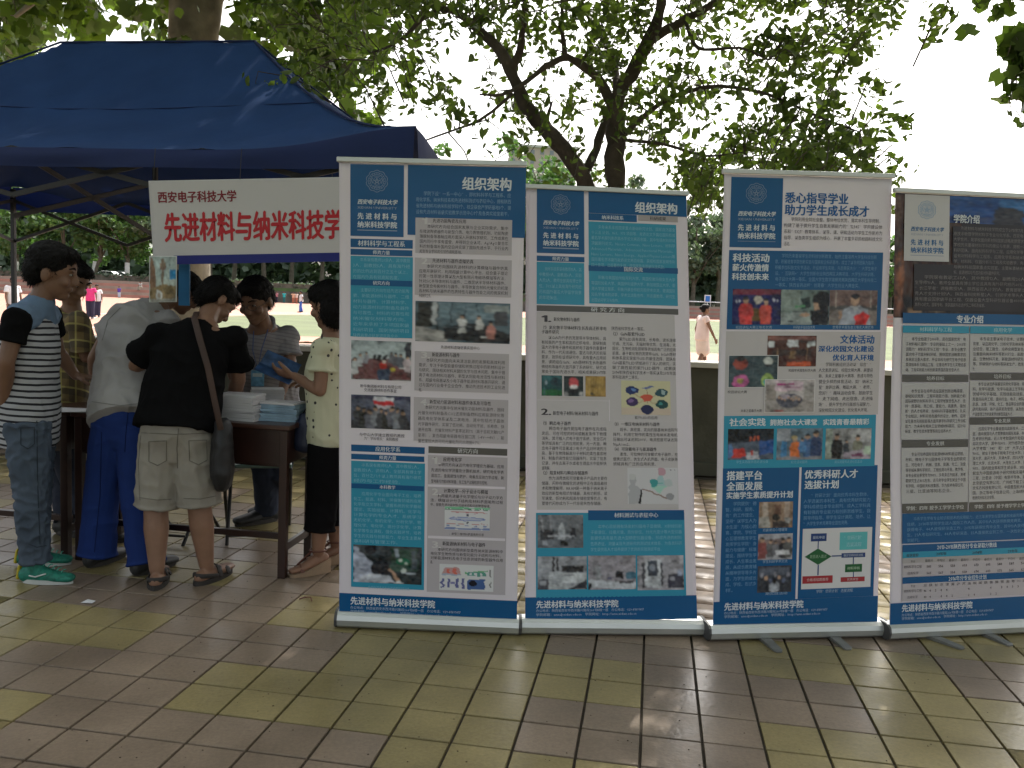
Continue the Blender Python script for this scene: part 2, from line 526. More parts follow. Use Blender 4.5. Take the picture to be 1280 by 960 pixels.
def leaf_mat(name, dark, light, transl, tcol, scale=1.2):
    N = NT(name); b = N.b
    b.inputs['Roughness'].default_value = .45; b.inputs['Specular IOR Level'].default_value = .4
    g = N.n('ShaderNodeNewGeometry')
    no = N.n('ShaderNodeTexNoise', Scale=scale, Detail=4.0); N.l(g.outputs['Position'], no.inputs['Vector'])
    ad = N.n('ShaderNodeMath', operation='ADD'); N.l(g.outputs['Random Per Island'], ad.inputs[0]); N.l(no.outputs[0], ad.inputs[1])
    mr = N.n('ShaderNodeMapRange'); mr.inputs[1].default_value = .3; mr.inputs[2].default_value = 1.3
    N.l(ad.outputs[0], mr.inputs[0])
    mx = N.n('ShaderNodeMix', data_type='RGBA'); N.l(mr.outputs[0], mx.inputs[0])
    mx.inputs[6].default_value = (*dark, 1); mx.inputs[7].default_value = (*light, 1)
    N.l(mx.outputs[2], b.inputs['Base Color'])
    tr = N.n('ShaderNodeBsdfTranslucent')
    m3 = N.n('ShaderNodeVectorMath', operation='MULTIPLY'); m3.inputs[1].default_value = tcol
    N.l(mx.outputs[2], m3.inputs[0]); N.l(m3.outputs[0], tr.inputs[0])
    ms = N.n('ShaderNodeMixShader'); ms.inputs[0].default_value = transl
    N.l(b.outputs[0], ms.inputs[1]); N.l(tr.outputs[0], ms.inputs[2]); N.l(ms.outputs[0], N.t.nodes['Material Output'].inputs[0])
    MATS[name] = N.m
    return N.m
M_leafN = leaf_mat('leaf_near', (.028, .048, .012), (.095, .135, .035), .42, (1.8, 2.0, .7))
M_leafP = leaf_mat('leaf_plane', (.04, .068, .015), (.10, .15, .035), .42, (1.6, 1.8, .7))
M_leafF = leaf_mat('leaf_far', (.035, .075, .028), (.11, .19, .06), .3, (1.3, 1.6, .8), .25)
M_leafD = leaf_mat('leaf_far_dark', (.05, .08, .055), (.12, .16, .10), .25, (1.2, 1.4, .9), .25)
M_bark = mat('bark_dark', (.075, .06, .045), .95, var=.35, vscale=9, bump=.8, bscale=35, bdist=.02)
M_barkP = mat('bark_plane', (.20, .175, .13), .9, var=.5, vscale=3.5, bump=.4, bscale=20, bdist=.01)
M_barkF = mat('bark_far', (.13, .11, .085), .95, var=.3, vscale=2)
M_lime = mat('whitewash', (.62, .62, .58), .9, var=.08)

def far_tree(x, y, z, H, cr, label, n=1500, trunk_r=.28, dark=False, tall=0.0, seed=0, ls=.62, white=True, lean=0.0):
    root = empty('tree', (x, y, z), label, 'tree', 'trees beyond the sports ground')
    rs = np.random.RandomState(seed + 50)
    tb = H * .24
    MB().tube([(x, y, z - .3), (x + lean * .3, y, z + tb * .5), (x + lean, y, z + tb), (x + lean * 1.3, y, z + H * .75)],
              [trunk_r * 1.15, trunk_r, trunk_r * .85, trunk_r * .3], 8).build('trunk', M_barkF, root, True)
    if white:
        MB().tube([(x, y, z - .2), (x + lean * .25, y, z + 2.7)], [trunk_r * 1.2, trunk_r * 1.13], 8, cap=False).build('whitewash_band', M_lime, root, True)
    lm = MB()
    for k in range(5):
        a = rs.rand() * 6.28; q = rs.uniform(.4, .8) * cr
        lm.tube([(x + lean, y, z + tb * rs.uniform(.75, 1.1)), (x + lean + math.cos(a) * q * .5, y + math.sin(a) * q * .5, z + tb + .2 * H), (x + lean + math.cos(a) * q, y + math.sin(a) * q, z + tb + .36 * H)], [trunk_r * .5, trunk_r * .3, .06], 6)
    lm.build('limb', M_barkF, root, True)
    # clumps on an uneven crown
    nc = 34
    cc = rs.randn(nc, 3); cc /= np.linalg.norm(cc, axis=1)[:, None]
    cc *= rs.uniform(.35, 1, (nc, 1))
    cz = z + tb + (H - tb) * .5
    cen = np.array([x + lean, y, cz]) + cc * np.array([cr, cr, (H - tb) * .55])
    rad = rs.uniform(.16, .34, nc) * cr
    pick = rs.randint(0, nc, n)
    d = rs.randn(n, 3); d /= np.linalg.norm(d, axis=1)[:, None]
    P = cen[pick] + d * (rad[pick] * rs.uniform(.55, 1.05, n))[:, None] * np.array([1, 1, .7])
    V, F = leaf_cloud(P, ls, 'quad', seed=seed)
    o = fast_mesh('crown', V, F, M_leafD if dark else M_leafF, root)
    return root
HZ = lambda px, Y, py: at(px, py, Y)
T = [  # px, base py, Y, H, crown r, label, dark, lean
    (20, 349, 128, 14, 6.0, 'tree with white-painted trunk foot furthest left behind the terraced steps', False, .2),
    (84, 349, 128, 13, 5.5, 'broad green tree behind the steps, left of the slanted pale trunk', False, -.4),
    (117, 349, 129, 14, 5.0, 'leafy tree on a slim slanted trunk with whitewashed foot above the steps', False, 1.1),
    (159, 350, 129, 14, 5.6, 'round-crowned green tree with whitewashed straight trunk beside the parked cars', False, .1),
    (205, 352, 131, 16, 6.0, 'dark tree partly hidden behind the small hanging poster', True, .2),
    (262, 353, 150, 20, 6.5, 'dark conifer-like tree standing above the head of the man in black', True, .1),
    (292, 354, 156, 19, 5.5, 'thin-crowned tree seen between the heads under the sign', True, .3),
    (330, 356, 158, 21, 6.5, 'tall dark tree directly behind the head of the man with glasses', True, -.2),
    (364, 357, 160, 20, 7.0, 'tree with thick trunk right of the head of the man with glasses', False, .1),
    (402, 358, 160, 20, 7.5, 'wide green tree above the head of the woman in the dotted top', False, .1),
    (455, 360, 165, 24, 8.0, 'tall tree hidden low down by the leftmost roll-up stand', False, 0),
    (560, 363, 170, 27, 9.0, 'tall hazy tree rising between the canopy edge and the forked tree', False, 0),
    (625, 366, 172, 30, 9.0, 'pale tree crown showing above the leftmost roll-up stand', False, 0),
    (685, 368, 172, 29, 9.0, 'light green crown just left of the forked trunk', False, 0),
    (812, 372, 168, 24, 8.0, 'tree behind the second roll-up stand, right of the forked trunk', True, 0),
    (866, 374, 165, 19, 7.0, 'dark green tree filling the gap between the two middle stands', True, 0),
    (897, 375, 168, 20, 7.0, 'dark tree standing above the blue notice board', True, 0),
    (960, 377, 170, 17, 7.5, 'tree behind the third roll-up stand', True, 0),
    (1030, 380, 172, 14, 7.0, 'lower tree hidden behind the right part of the third stand', True, 0),
    (1112, 383, 172, 15, 6.0, 'green tree glimpsed in the gap left of the rightmost stand', False, 0),
]
for i, (px, py, Y, H, cr, lab, dk, ln) in enumerate(T):
    p = at(px, py, Y)
    far_tree(p[0], Y, 2.2, H, cr, lab, n=2200, dark=dk, seed=i * 3 + 1, lean=ln, ls=.55 if Y < 140 else .7, trunk_r=.32 if Y < 140 else .42, white=Y < 140)
# dark wood behind them, one mass
rs = np.random.RandomState(5)
n = 26000
X = rs.uniform(-120, 95, n); Yd = rs.uniform(182, 194, n)
top = 15 + 3.5 * np.sin(X * .11) + 3 * np.sin(X * .29 + 1) + 2 * np.sin(X * .7)
top = np.where(X > 62, top * .55, top)
Z = 1.8 + rs.rand(n) ** .8 * top
V, F = leaf_cloud(np.stack([X, Yd, Z], 1), 1.5, 'quad', seed=9)
o = fast_mesh('distant_woodland', V, F, M_leafD); tag(o, kind='stuff')
# clipped hedge on top of the left bank
def hedge(pts, z0, h, wd, label, seed):
    root = empty('hedge', (pts[0][0], pts[0][1], z0), label, 'hedge')
    C = []
    r2 = np.random.RandomState(seed); m = MB()
    for (xa, ya), (xb, yb) in zip(pts[:-1], pts[1:]):
        L = math.hypot(xb - xa, yb - ya); k = int(L * 26)
        t = r2.rand(k); u = r2.uniform(-.5, .5, k) * wd; zz = z0 + h * r2.rand(k) ** .6
        C.append(np.stack([xa + (xb - xa) * t, ya + (yb - ya) * t + u, zz], 1))
        m.bar((xa, ya, z0 + h * .42), (xb, yb, z0 + h * .42), wd * .7, h * .8, side=(0, 1, 0))
    m.build('inner_twigs', M_barkF, root)
    V, F = leaf_cloud(np.concatenate(C), .33, 'quad', seed=seed)
    fast_mesh('foliage', V, F, M_leafD, root)
hedge([(-75, 124.5), (-39.5, 127.6)], 2.15, 1.0, 1.2, 'clipped dark green hedge along the top of the left terraced steps', 3)
hedge([(-37, 134.8), (13, 157)], 2.15, .9, 1.5, 'clipped hedge above the dark retaining wall beyond the people', 4)
# parked cars behind the hedge
M_carw = mat('car_white', (.6, .62, .62), .3, var=.04, spec=.6)
M_glass = mat('dark_glass', (.02, .03, .035), .1, spec=.8, var=.02)
M_tyre = mat('rubber', (.02, .02, .02), .8)
M_rim = mat('alloy', (.4, .4, .42), .35, metal=.8)
def car(px, Y, label, paint_m, flip=1):
    p = at(px, 349, Y); x, y, z = p[0], Y, 2.2
    root = empty('parked_car', (x, y, z), label, 'car', 'cars parked under the far trees')
    prof = [(-2.2, .35), (-2.25, .75), (-2.0, .95), (-1.35, 1.02), (-.75, 1.45), (.75, 1.48), (1.45, 1.05), (2.05, .95), (2.25, .7), (2.2, .35)]
    def ext(pr, w_, zo=0):
        V = [(x + a * flip, y - w_, z + b + zo) for a, b in pr] + [(x + a * flip, y + w_, z + b + zo) for a, b in pr]
        k = len(pr)
        return V, [tuple(range(k)), tuple(range(2 * k - 1, k - 1, -1))] + [(i, i + k, (i + 1) % k + k, (i + 1) % k) for i in range(k)]
    MB().add(*ext(prof, .86)).build('body', paint_m, root, bevel=.05)
    MB().add(*ext([(-1.2, 1.05), (-.72, 1.38), (0, 1.4), (0, 1.05)], .88)).build('window', M_glass, root)
    MB().add(*ext([(.08, 1.05), (.08, 1.4), (.72, 1.4), (1.3, 1.05)], .88)).build('window', M_glass, root)
    for sx in (-1.4, 1.4):
        for sy in (-.8, .8):
            wh = MB().tube([(x + sx, y + sy - .1, z + .33), (x + sx, y + sy + .1, z + .33)], .33, 14).build('wheel', M_tyre, root)
            MB().tube([(x + sx, y + sy - .16, z + .33), (x + sx, y + sy + .16, z + .33)], .19, 10).build('rim', M_rim, wh)
car(98, 134, 'white car nose-on behind the hedge beside the second tree from the left', M_carw)
car(136, 135, 'white saloon car parked behind the hedge between the two whitewashed trunks', M_carw, -1)
car(149, 139, 'dark saloon car parked next to the white saloon beside the round-crowned tree', mat('car_dark', (.05, .055, .06), .3, spec=.6))
# hazy apartment block far behind the trees
M_bld = mat('pink_render', (.46, .38, .32), .85, var=.06, vscale=.2)
p = at(663, 370, 300)
bd = empty('apartment_block', (p[0], 300, 0), 'pale pink multi-storey block glimpsed through leaves above the leftmost stand', 'building')
x0, x1, ht = at(628, 370, 300)[0], at(712, 370, 300)[0], at(660, 184, 300)[2]
MB().box(((x0 + x1) / 2, 306, ht / 2), (x1 - x0, 12, ht)).build('wall', M_bld, bd)
MB().box(((x0 + x1) / 2, 306, ht + .4), (x1 - x0 + 1, 13, .8)).build('roof', M_cope, bd)
M_pane = mat('hazy_pane', (.22, .24, .26), .4)
for fl in range(8, int(ht / 3.1)):
    for c in range(7):
        wx = x0 + 1.8 + c * (x1 - x0 - 3.6) / 6
        MB().box((wx, 299.95, 2 + fl * 3.1), (1.3, .12, 1.4)).build('window', M_pane, bd)
# ================================================================== NEAR TREES
def P(px, py, Y): return at(px, py, Y)
TY = 6.4
tr1 = empty('shade_tree', (P(757, 600, TY)[0], TY, 0), 'dark forked tree with small hanging leaves rising behind the second roll-up stand', 'tree')
branches = []     # (points, radii) for attaching twigs
def limb(pts, rad, parent, m=None, name='limb', seed=0):
    """pts in picture coordinates with depth; wobble added between them"""
    rs = np.random.RandomState(seed)
    W = [P(*q) if len(q) == 3 else np.array(q[:3]) for q in pts]
    # subdivide (Catmull-Rom)
    W = [np.asarray(w) for w in W]
    out = []; rr = []
    for i in range(len(W) - 1):
        p0 = W[max(i - 1, 0)]; p1 = W[i]; p2 = W[i + 1]; p3 = W[min(i + 2, len(W) - 1)]
        for t in (0, .33, .66):
            t2, t3 = t * t, t * t * t
            q = .5 * (2 * p1 + (p2 - p0) * t + (2 * p0 - 5 * p1 + 4 * p2 - p3) * t2 + (-p0 + 3 * p1 - 3 * p2 + p3) * t3)
            r = rad[i] * (1 - t) + rad[i + 1] * t
            out.append(q + rs.randn(3) * r * .12); rr.append(r * (1 + .06 * rs.randn()))
    out.append(W[-1]); rr.append(rad[-1])
    o = MB().tube(out, rr, 12).build(name, m or M_bark, parent, True)
    branches.append((np.array(out), np.array(rr)))
    return o
base = P(757, 640, TY); base[2] = 0
b0 = tuple(base) 
def limbw(W, rad, parent, name, m=None):
    V, F = tube([np.asarray(w, float) for w in W], rad, 14)
    o = mesh_obj(name, V, F, m or M_bark, parent, True)
    branches.append((np.array(W, float), np.array(rad)))
k1 = P(757, 330, TY)
limbw([base + [0, 0, -.1], base + [0, 0, .12], base * .5 + k1 * .5 - [0, 0, 0], k1], [.17, .125, .105, .10], tr1, 'trunk')
TP = lambda l, Y=TY: [(a, b, Y) for a, b in l]
limb([(757, 340, TY), (746, 275, TY - .02), (728, 222, TY - .05), (706, 188, TY - .1), (680, 160, TY - .12), (656, 131, TY - .15), (642, 98, TY - .2), (627, 66, TY - .2), (601, 40, TY - .15), (576, 18, TY), (553, 13, TY), (528, 24, TY + .1), (506, 46, TY + .1), (482, 60, TY + .2), (462, 66, TY + .3)],
     [.09, .070, .060, .054, .050, .047, .042, .038, .032, .027, .022, .018, .013, .009, .005], tr1, name='limb', seed=1)
limb([(757, 340, TY), (768, 270, TY + .03), (771, 230, TY + .05), (770, 180, TY + .05), (769, 140, TY + .05), (777, 113, TY), (794, 84, TY), (811, 52, TY - .05), (824, 16, TY - .1), (826, -25, TY - .2), (815, -90, TY - .4)],
     [.09, .072, .068, .066, .062, .052, .048, .044, .038, .03, .02], tr1, name='limb', seed=2)
limb([(768, 138, TY + .03), (752, 104, TY), (733, 86, TY - .1), (709, 72, TY - .15), (682, 84, TY - .2), (656, 103, TY - .25), (628, 118, TY - .3), (600, 118, TY - .3)],
     [.042, .034, .03, .026, .02, .016, .011, .006], tr1, seed=3)
limb([(641, 84, TY - .2), (650, 62, TY - .3), (654, 30, TY - .4), (657, -15, TY - .6), (650, -60, TY - .9)], [.03, .025, .022, .017, .01], tr1, seed=4)
limb([(771, 128, TY), (770, 92, TY + .2), (757, 54, TY + .3), (739, 24, TY + .35), (722, -5, TY + .4), (700, -60, TY + .3)], [.036, .03, .027, .022, .018, .01], tr1, seed=5)
limb([(808, 58, TY), (826, 42, TY), (857, 24, TY - .1), (893, 4, TY - .3), (918, -18, TY - .6), (960, -60, TY - 1.1)], [.036, .034, .028, .024, .02, .01], tr1, seed=6)
limb([(857, 24, TY - .1), (866, 52, TY - .2), (880, 62, TY - .3), (925, 60, TY - .5), (960, 75, TY - .6)], [.018, .015, .012, .009, .005], tr1, seed=7)
limb([(708, 73, TY - .15), (703, 40, TY - .2), (702, -10, TY - .3)], [.018, .014, .01], tr1, seed=8)
limb([(728, 222, TY), (742, 195, TY + .1), (752, 165, TY + .2), (765, 120, TY + .3)], [.04, .033, .03, .02], tr1, seed=14)
limb([(686, 166, TY - .1), (684, 148, TY - .2), (690, 128, TY - .3)], [.02, .014, .006], tr1, seed=9)
limb([(779, 168, TY), (812, 140, TY - .2), (848, 118, TY - .3), (900, 108, TY - .5), (960, 118, TY - .7), (1020, 145, TY - .8), (1075, 165, TY - .9)], [.02, .018, .016, .013, .01, .008, .004], tr1, seed=10)
limb([(778, 175, TY), (830, 180, TY - .1), (880, 195, TY - .2), (930, 190, TY - .3)], [.014, .012, .009, .004], tr1, seed=11)
limb([(960, -60, TY - 1.1), (1040, -50, TY - 1.4), (1120, -20, TY - 1.6), (1170, 0, TY - 1.7)], [.02, .016, .01, .004], tr1, seed=12)
limb([(640, 118, TY - .2), (600, 150, TY - .3), (560, 165, TY - .4), (520, 180, TY - .4)], [.012, .01, .007, .004], tr1, seed=13)
# limbs that carry the shading crown out over the plaza, above the picture
def w_limb(a, b, c, r): limbw([a, b, c], [r, r * .7, r * .25], tr1, 'limb')
top = P(815, -90, TY - .4)
for tx, ty, tz in ((-3.4, 3.0, 5.6), (3.8, 2.2, 5.8), (.6, -1.2, 6.4), (4.8, 6.0, 6.4), (-1.5, 6.5, 7.2), (-4.2, -1.5, 6.2), (4.5, -1.8, 6.6), (1.2, 3.2, 5.6)):
    e = np.array([tx, ty, tz]); w_limb(top, (top + e) / 2 + [0, 0, .5], e, .06)

# crown density as the picture shows it, 40 px cells from x=300, y=-40
D = ["5555668888888888888864100",
     "4654456577687778889874100",
     "2554445443556655766631000",
     "1553445545655656656410000",
     "0443343434566656665420000",
     "0002222442334678987653000",
     "0000000334344788999640000",
     "0000000000000668999620000"]
def draws(density_rows, x0, y0, cell, per, Yf, rs):
    out = []
    for j, row in enumerate(density_rows):
        for i, ch in enumerate(row):
            dlt = int(ch)
            for _ in range(rs.poisson((dlt / 9.0) ** 1.6 * per)):
                px = x0 + (i + rs.rand()) * cell; py = y0 + (j + rs.rand()) * cell
                Y = Yf(px, py, rs)
                out.append((px, py, Y))
    return out
rs = np.random.RandomState(21)
def Y_near(px, py, rs): return TY + rs.uniform(-.9, 1.1) - max(0, px - 900) * .003
cl = draws(D, 300, -40, 40, 5.6, Y_near, rs)
BP = np.concatenate([b[0] for b in branches])
def spray(clumps, npts, spread, rs):
    """each clump: a drooping twig with leaves along it"""
    C = []; TWIG = MB()
    for k, q in enumerate(clumps):
        c = P(*q) if len(q) == 3 and not isinstance(q, np.ndarray) else q
        j = np.argmin(((BP - c) ** 2).sum(1)); a = BP[j]
        d = c - a; L = np.linalg.norm(d)
        if L > .5: a = c - d / L * .42 + rs.randn(3) * .08
        end = c + np.array([0, 0, -.10]) + rs.randn(3) * .05
        mid = (a + c) / 2 + np.array([0, 0, .06])
        TWIG.tube([a, mid, c, end], [.0055, .0045, .003, .0015], 4, cap=False)
        n = int(npts * rs.uniform(.6, 1.4))
        t = rs.rand(n)
        base_ = mid[None] * (1 - t)[:, None] + end[None] * t[:, None]
        C.append(base_ + rs.randn(n, 3) * spread * np.array([1, 1, .75]))
    return np.concatenate(C), TWIG
C, TW = spray(cl, 30, .056, rs)
tag(TW.build('twigs', M_bark, tr1), kind='stuff')
C = C[C[:, 2] > .33 * C[:, 1] * .15 + 1.9]
V, F = leaf_cloud(C, .054, 'kite', seed=4)
tag(fast_mesh('foliage', V, F, M_leafN, tr1), kind='stuff')
# shading crown overhead, outside the frame
rs = np.random.RandomState(33)
O = []
while len(O) < 4300:
    x, y, z = rs.uniform(-7.5, 8.5), rs.uniform(-6.5, 14), rs.uniform(3.6, 9.5)
    q = RC @ (np.array([x, y, z]) - CAMP)
    if q[2] > 0 and 480 - FPX * q[1] / q[2] > -60 and abs(q[0] / q[2]) < .8: continue
    if math.sin(x * 1.3 + 2) * math.sin(y * 1.1) > .72: continue
    O.append(np.array([x, y, z]))
C = np.concatenate([o + rs.randn(16, 3) * .17 for o in O])
V, F = leaf_cloud(C, .13, 'kite', seed=6)
tag(fast_mesh('foliage', V, F, M_leafN, tr1), kind='stuff')

# plane tree whose mottled trunk rises behind the canopy
PY = 10.5
tr2 = empty('plane_tree', (P(236, 500, PY)[0], PY, 0), 'large plane tree with thick pale mottled trunk rising behind the blue canopy', 'tree')
branches.clear()
bb = P(232, 560, PY); bb[2] = -.05
limbw([bb, bb + [0, 0, .5], P(234, 330, PY), P(238, 180, PY), P(241, 60, PY), P(246, -10, PY), P(258, -120, PY), P(270, -260, PY)],
      [.36, .29, .26, .27, .27, .3, .26, .16], tr2, 'trunk', M_barkP)
for pts, rad in (([(246, 20, PY), (190, -20, PY + .3), (120, -30, PY + .2), (40, 10, PY)], [.12, .09, .06, .02]),
                 ([(256, -60, PY), (330, -50, PY + .4), (390, 20, PY + .5), (430, 110, PY + .4), (450, 170, PY + .3)], [.14, .11, .08, .05, .02]),
                 ([(335, -45, PY + .4), (370, 30, PY + .8), (375, 90, PY + .7), (365, 150, PY + .6)], [.06, .045, .03, .012]),
                 ([(256, -60, PY), (180, -90, PY - .6), (100, -40, PY - 1.0), (20, 20, PY - 1)], [.12, .09, .05, .02]),
                 ([(400, 40, PY + .4), (470, 30, PY + .3), (520, 60, PY)], [.04, .03, .012])):
    limb(pts, rad, tr2, M_barkP)
BP = np.concatenate([b[0] for b in branches])
D2 = ["9999999990009999988500",
      "9989899890008999987410",
      "9868998870005998988400",
      "9900000000001899987400",
      "8500000000000799875300",
      "2000000000000289864200",
      "0000000000000039864200",
      "0000000000000004763100"]
rs = np.random.RandomState(41)
def Y_far(px, py, rs): return PY + rs.uniform(-1.2, 1.6)
cl = draws([r[:22] for r in D2], -12, -35, 26, 2.6, lambda a, b, r: PY + r.uniform(-1.2, 1.8), rs)
C, TW = spray(cl, 13, .12, rs)
tag(TW.build('twigs', M_barkP, tr2), kind='stuff')
V, F = leaf_cloud(C, .15, 'maple', seed=14)
tag(fast_mesh('foliage', V, F, M_leafP, tr2), kind='stuff')
# high crown of the plane tree above the picture, shading the canopy
O = []
while len(O) < 900:
    x, y, z = rs.uniform(-8.5, 1), rs.uniform(6.5, 13), rs.uniform(6.2, 10)
    q = RC @ (np.array([x, y, z]) - CAMP)
    if 480 - FPX * q[1] / q[2] > -60: continue
    O.append(np.array([x, y, z]))
C = np.concatenate([o + rs.randn(12, 3) * .25 for o in O])
V, F = leaf_cloud(C, .19, 'maple', seed=16)
tag(fast_mesh('foliage', V, F, M_leafP, tr2), kind='stuff')

# tree whose tip hangs in at the right edge
tr3 = empty('overhanging_tree', (4.6, 4.2, 0), 'tree reaching in from the right edge with lobed bright green leaves against the sky', 'tree')
limbw([(4.6, 4.2, -.1), (4.6, 4.2, 1.5), (4.55, 4.25, 3.4)], [.16, .13, .1], tr3, 'trunk', M_barkP)
branches.clear()
limbw([(4.55, 4.25, 3.4), (4.1, 4.4, 3.5), tuple(P(1300, 30, 4.6)), tuple(P(1268, 60, 4.65))], [.06, .04, .018, .006], tr3, 'limb', M_barkP)
limbw([(4.55, 4.25, 3.4), (3.9, 4.6, 3.9), tuple(P(1280, -30, 4.9)), tuple(P(1262, -8, 4.9))], [.06, .04, .014, .005], tr3, 'limb', M_barkP)
BP = np.concatenate([b[0] for b in branches])
cl = [(1268, 40, 4.6), (1262, 62, 4.62), (1275, 80, 4.6), (1285, 50, 4.6), (1290, 90, 4.5), (1300, 110, 4.5), (1276, 118, 4.6), (1270, 138, 4.6), (1290, 140, 4.6),
      (1236, -2, 4.9), (1222, 4, 4.9), (1255, -10, 4.9), (1300, 20, 4.6), (1310, 60, 4.5), (1262, 128, 4.62)]
C, TW = spray(cl, 8, .035, rs)
tag(TW.build('twigs', M_barkP, tr3), kind='stuff')
V, F = leaf_cloud(C, .085, 'maple', seed=19)
tag(fast_mesh('foliage', V, F, M_leafP, tr3), kind='stuff')
O = [np.array([rs.uniform(3.7, 6.5), rs.uniform(1.5, 6.5), rs.uniform(3.6, 5.6)]) for _ in range(260)]
C = np.concatenate([o + rs.randn(10, 3) * .16 for o in O if abs((RC @ (o - CAMP))[0] / max(.1, (RC @ (o - CAMP))[2])) > .76])
V, F = leaf_cloud(C, .12, 'maple', seed=20)
tag(fast_mesh('foliage', V, F, M_leafP, tr3), kind='stuff')

# ================================================================== CANOPY TENT
M_tent = mat('tent_blue', (.019, .052, .15), .9, spec=.12, var=.10, vscale=3, bump=.35, bscale=5, bdist=.02, transl=.05, tcol=(.03, .08, .3))
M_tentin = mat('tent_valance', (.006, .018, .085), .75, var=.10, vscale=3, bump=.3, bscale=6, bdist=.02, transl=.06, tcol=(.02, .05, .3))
M_frame = mat('tent_frame', (.03, .03, .032), .6, metal=.1, var=.1)
def shade_inside(m, f):
    """shade under the roof put into the colour: the inner face is darkened"""
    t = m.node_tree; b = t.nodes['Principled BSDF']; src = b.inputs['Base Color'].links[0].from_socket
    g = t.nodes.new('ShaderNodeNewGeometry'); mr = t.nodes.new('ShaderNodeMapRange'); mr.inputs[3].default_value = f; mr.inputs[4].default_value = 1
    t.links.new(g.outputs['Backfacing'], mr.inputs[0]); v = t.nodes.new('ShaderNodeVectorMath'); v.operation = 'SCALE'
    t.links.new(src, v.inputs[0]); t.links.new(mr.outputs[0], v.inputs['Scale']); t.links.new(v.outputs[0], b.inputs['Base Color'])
TYAW = math.radians(9)
f1 = np.array([-math.cos(TYAW), math.sin(TYAW), 0]); f2 = np.array([math.sin(TYAW), math.cos(TYAW), 0])
C0 = np.array([P(519, 160, 4.62)[0], 4.62, 0])
EZ = P(519, 160, 4.62)[2]; W_, D_ = 4.7, 3.0
RI = 1.6
def tp(a, b, z=0): return C0 + f1 * a + f2 * b + np.array([0, 0, z])
rr_ = P(312, 52, tp(RI, 1.5)[1]); RZ = rr_[2]
tent = empty('canopy_tent', tp(W_ / 2, D_ / 2), 'dark blue hip-roofed pop-up canopy standing over the recruiting desks', 'tent')
shade_inside(M_tent, .22)      # shade painted on the underside; the roof grid is wound with its faces downwards
# roof: grid in plan, height from distance to edge (concave fabric), eaves sag between corners
def roof_z(a, b):
    da = min(a, W_ - a) / RI; db = min(b, D_ - b) / 1.5
    t = min(1, min(da, db))
    # concave tension curve, pulled up along the hips
    hip = 1 - min(1, abs(da - db) * 1.3)
    k = t ** 1.18
    z = EZ - .13 + (RZ - EZ + .13) * k
    edge = (1 - t)
    cx = min(a, W_ - a) if db <= da else min(b, D_ - b)
    lift = math.exp(-(cx / .55) ** 2) * .13 * edge ** 1.5
    sag = -.085 * math.sin(math.pi * min(1, t)) * (1 - hip * .55)
    if db <= da and t < .35:  # eave between corners curls down
        sag -= .0
    return z + lift + sag
NA, NB = 90, 60
V = []; F = []
for j in range(NB + 1):
    for i in range(NA + 1):
        a, b = W_ * i / NA, D_ * j / NB
        V.append(tp(a, b, roof_z(a, b) + .006 * math.sin(a * 7 + 2 * math.sin(b * 3)) * math.sin(b * 5 + a) + .004 * math.sin(a * 17 - b * 9)))
for j in range(NB):
    for i in range(NA):
        k = j * (NA + 1) + i
        F.append((k, k + 1, k + NA + 2, k + NA + 1))
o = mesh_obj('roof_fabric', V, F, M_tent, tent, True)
# valance on four sides, slightly wavy with a hem
def valance(a0, b0, a1, b1, name='valance'):
    V = []; F = []; n = 60
    for i in range(n + 1):
        t = i / n; a = a0 + (a1 - a0) * t; b = b0 + (b1 - b0) * t
        z = roof_z(a, b)
        out = nrm(f1 * (b1 - b0) * -1 + f2 * (a1 - a0)) if True else 0
        cen = tp(W_ / 2, D_ / 2); p0 = tp(a, b)
        if (p0 - cen) @ out < 0: out = -out
        zb = EZ - .21 - .02 * math.sin(t * math.pi)
        for k, (o_, zz) in enumerate(((.0, z + .004), (.012, z - .02), (.018 + .006 * math.sin(t * 31), (z + zb) / 2), (.014 + .012 * math.sin(t * 23 + 1), zb + .02), (.013 + .012 * math.sin(t * 23 + 1), zb))):
            V.append(p0 + out * o_ + np.array([0, 0, zz]))
    for i in range(n):
        for k in range(4):
            q = i * 5 + k; F.append((q, q + 5, q + 6, q + 1))
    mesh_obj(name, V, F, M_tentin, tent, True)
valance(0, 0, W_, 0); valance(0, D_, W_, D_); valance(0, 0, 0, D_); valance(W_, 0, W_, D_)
# hip and ridge seams
for pts in ([(0, 0), (RI, 1.5)], [(W_, 0), (W_ - RI, 1.5)], [(0, D_), (RI, 1.5)], [(RI, 1.5), (W_ - RI, 1.5)]):
    MB().tube([tp(a, b, roof_z(a, b) + .004) for a, b in [(pts[0][0] + (pts[-1][0] - pts[0][0]) * t / 12, pts[0][1] + (pts[-1][1] - pts[0][1]) * t / 12) for t in range(13)]], .008, 6).build('seam', M_tentin, tent, True)
for bb_ in (.78, 2.2):
    MB().tube([tp(a, bb_, roof_z(a, bb_) + .002) for a in np.linspace(bb_ if bb_ < 1.5 else D_ - bb_, W_ - (bb_ if bb_ < 1.5 else D_ - bb_), 40)], .0035, 5).build('seam', M_tentin, tent, True)
for a, b in ((.05, .05), (.05, D_ - .05), (W_ - .05, .05), (W_ - .05, D_ - .05)):
    MB().box(tp(a, b, .6), (.045, .045, 1.2), (f1, f2, (0, 0, 1))).build('post', M_frame, tent, bevel=.003)
    MB().box(tp(a, b, 1.7), (.036, .036, 1.3), (f1, f2, (0, 0, 1))).build('inner_post', M_frame, tent, bevel=.003)
    MB().box(tp(a, b, .006), (.12, .12, .012), (f1, f2, (0, 0, 1))).build('foot_plate', M_frame, tent)
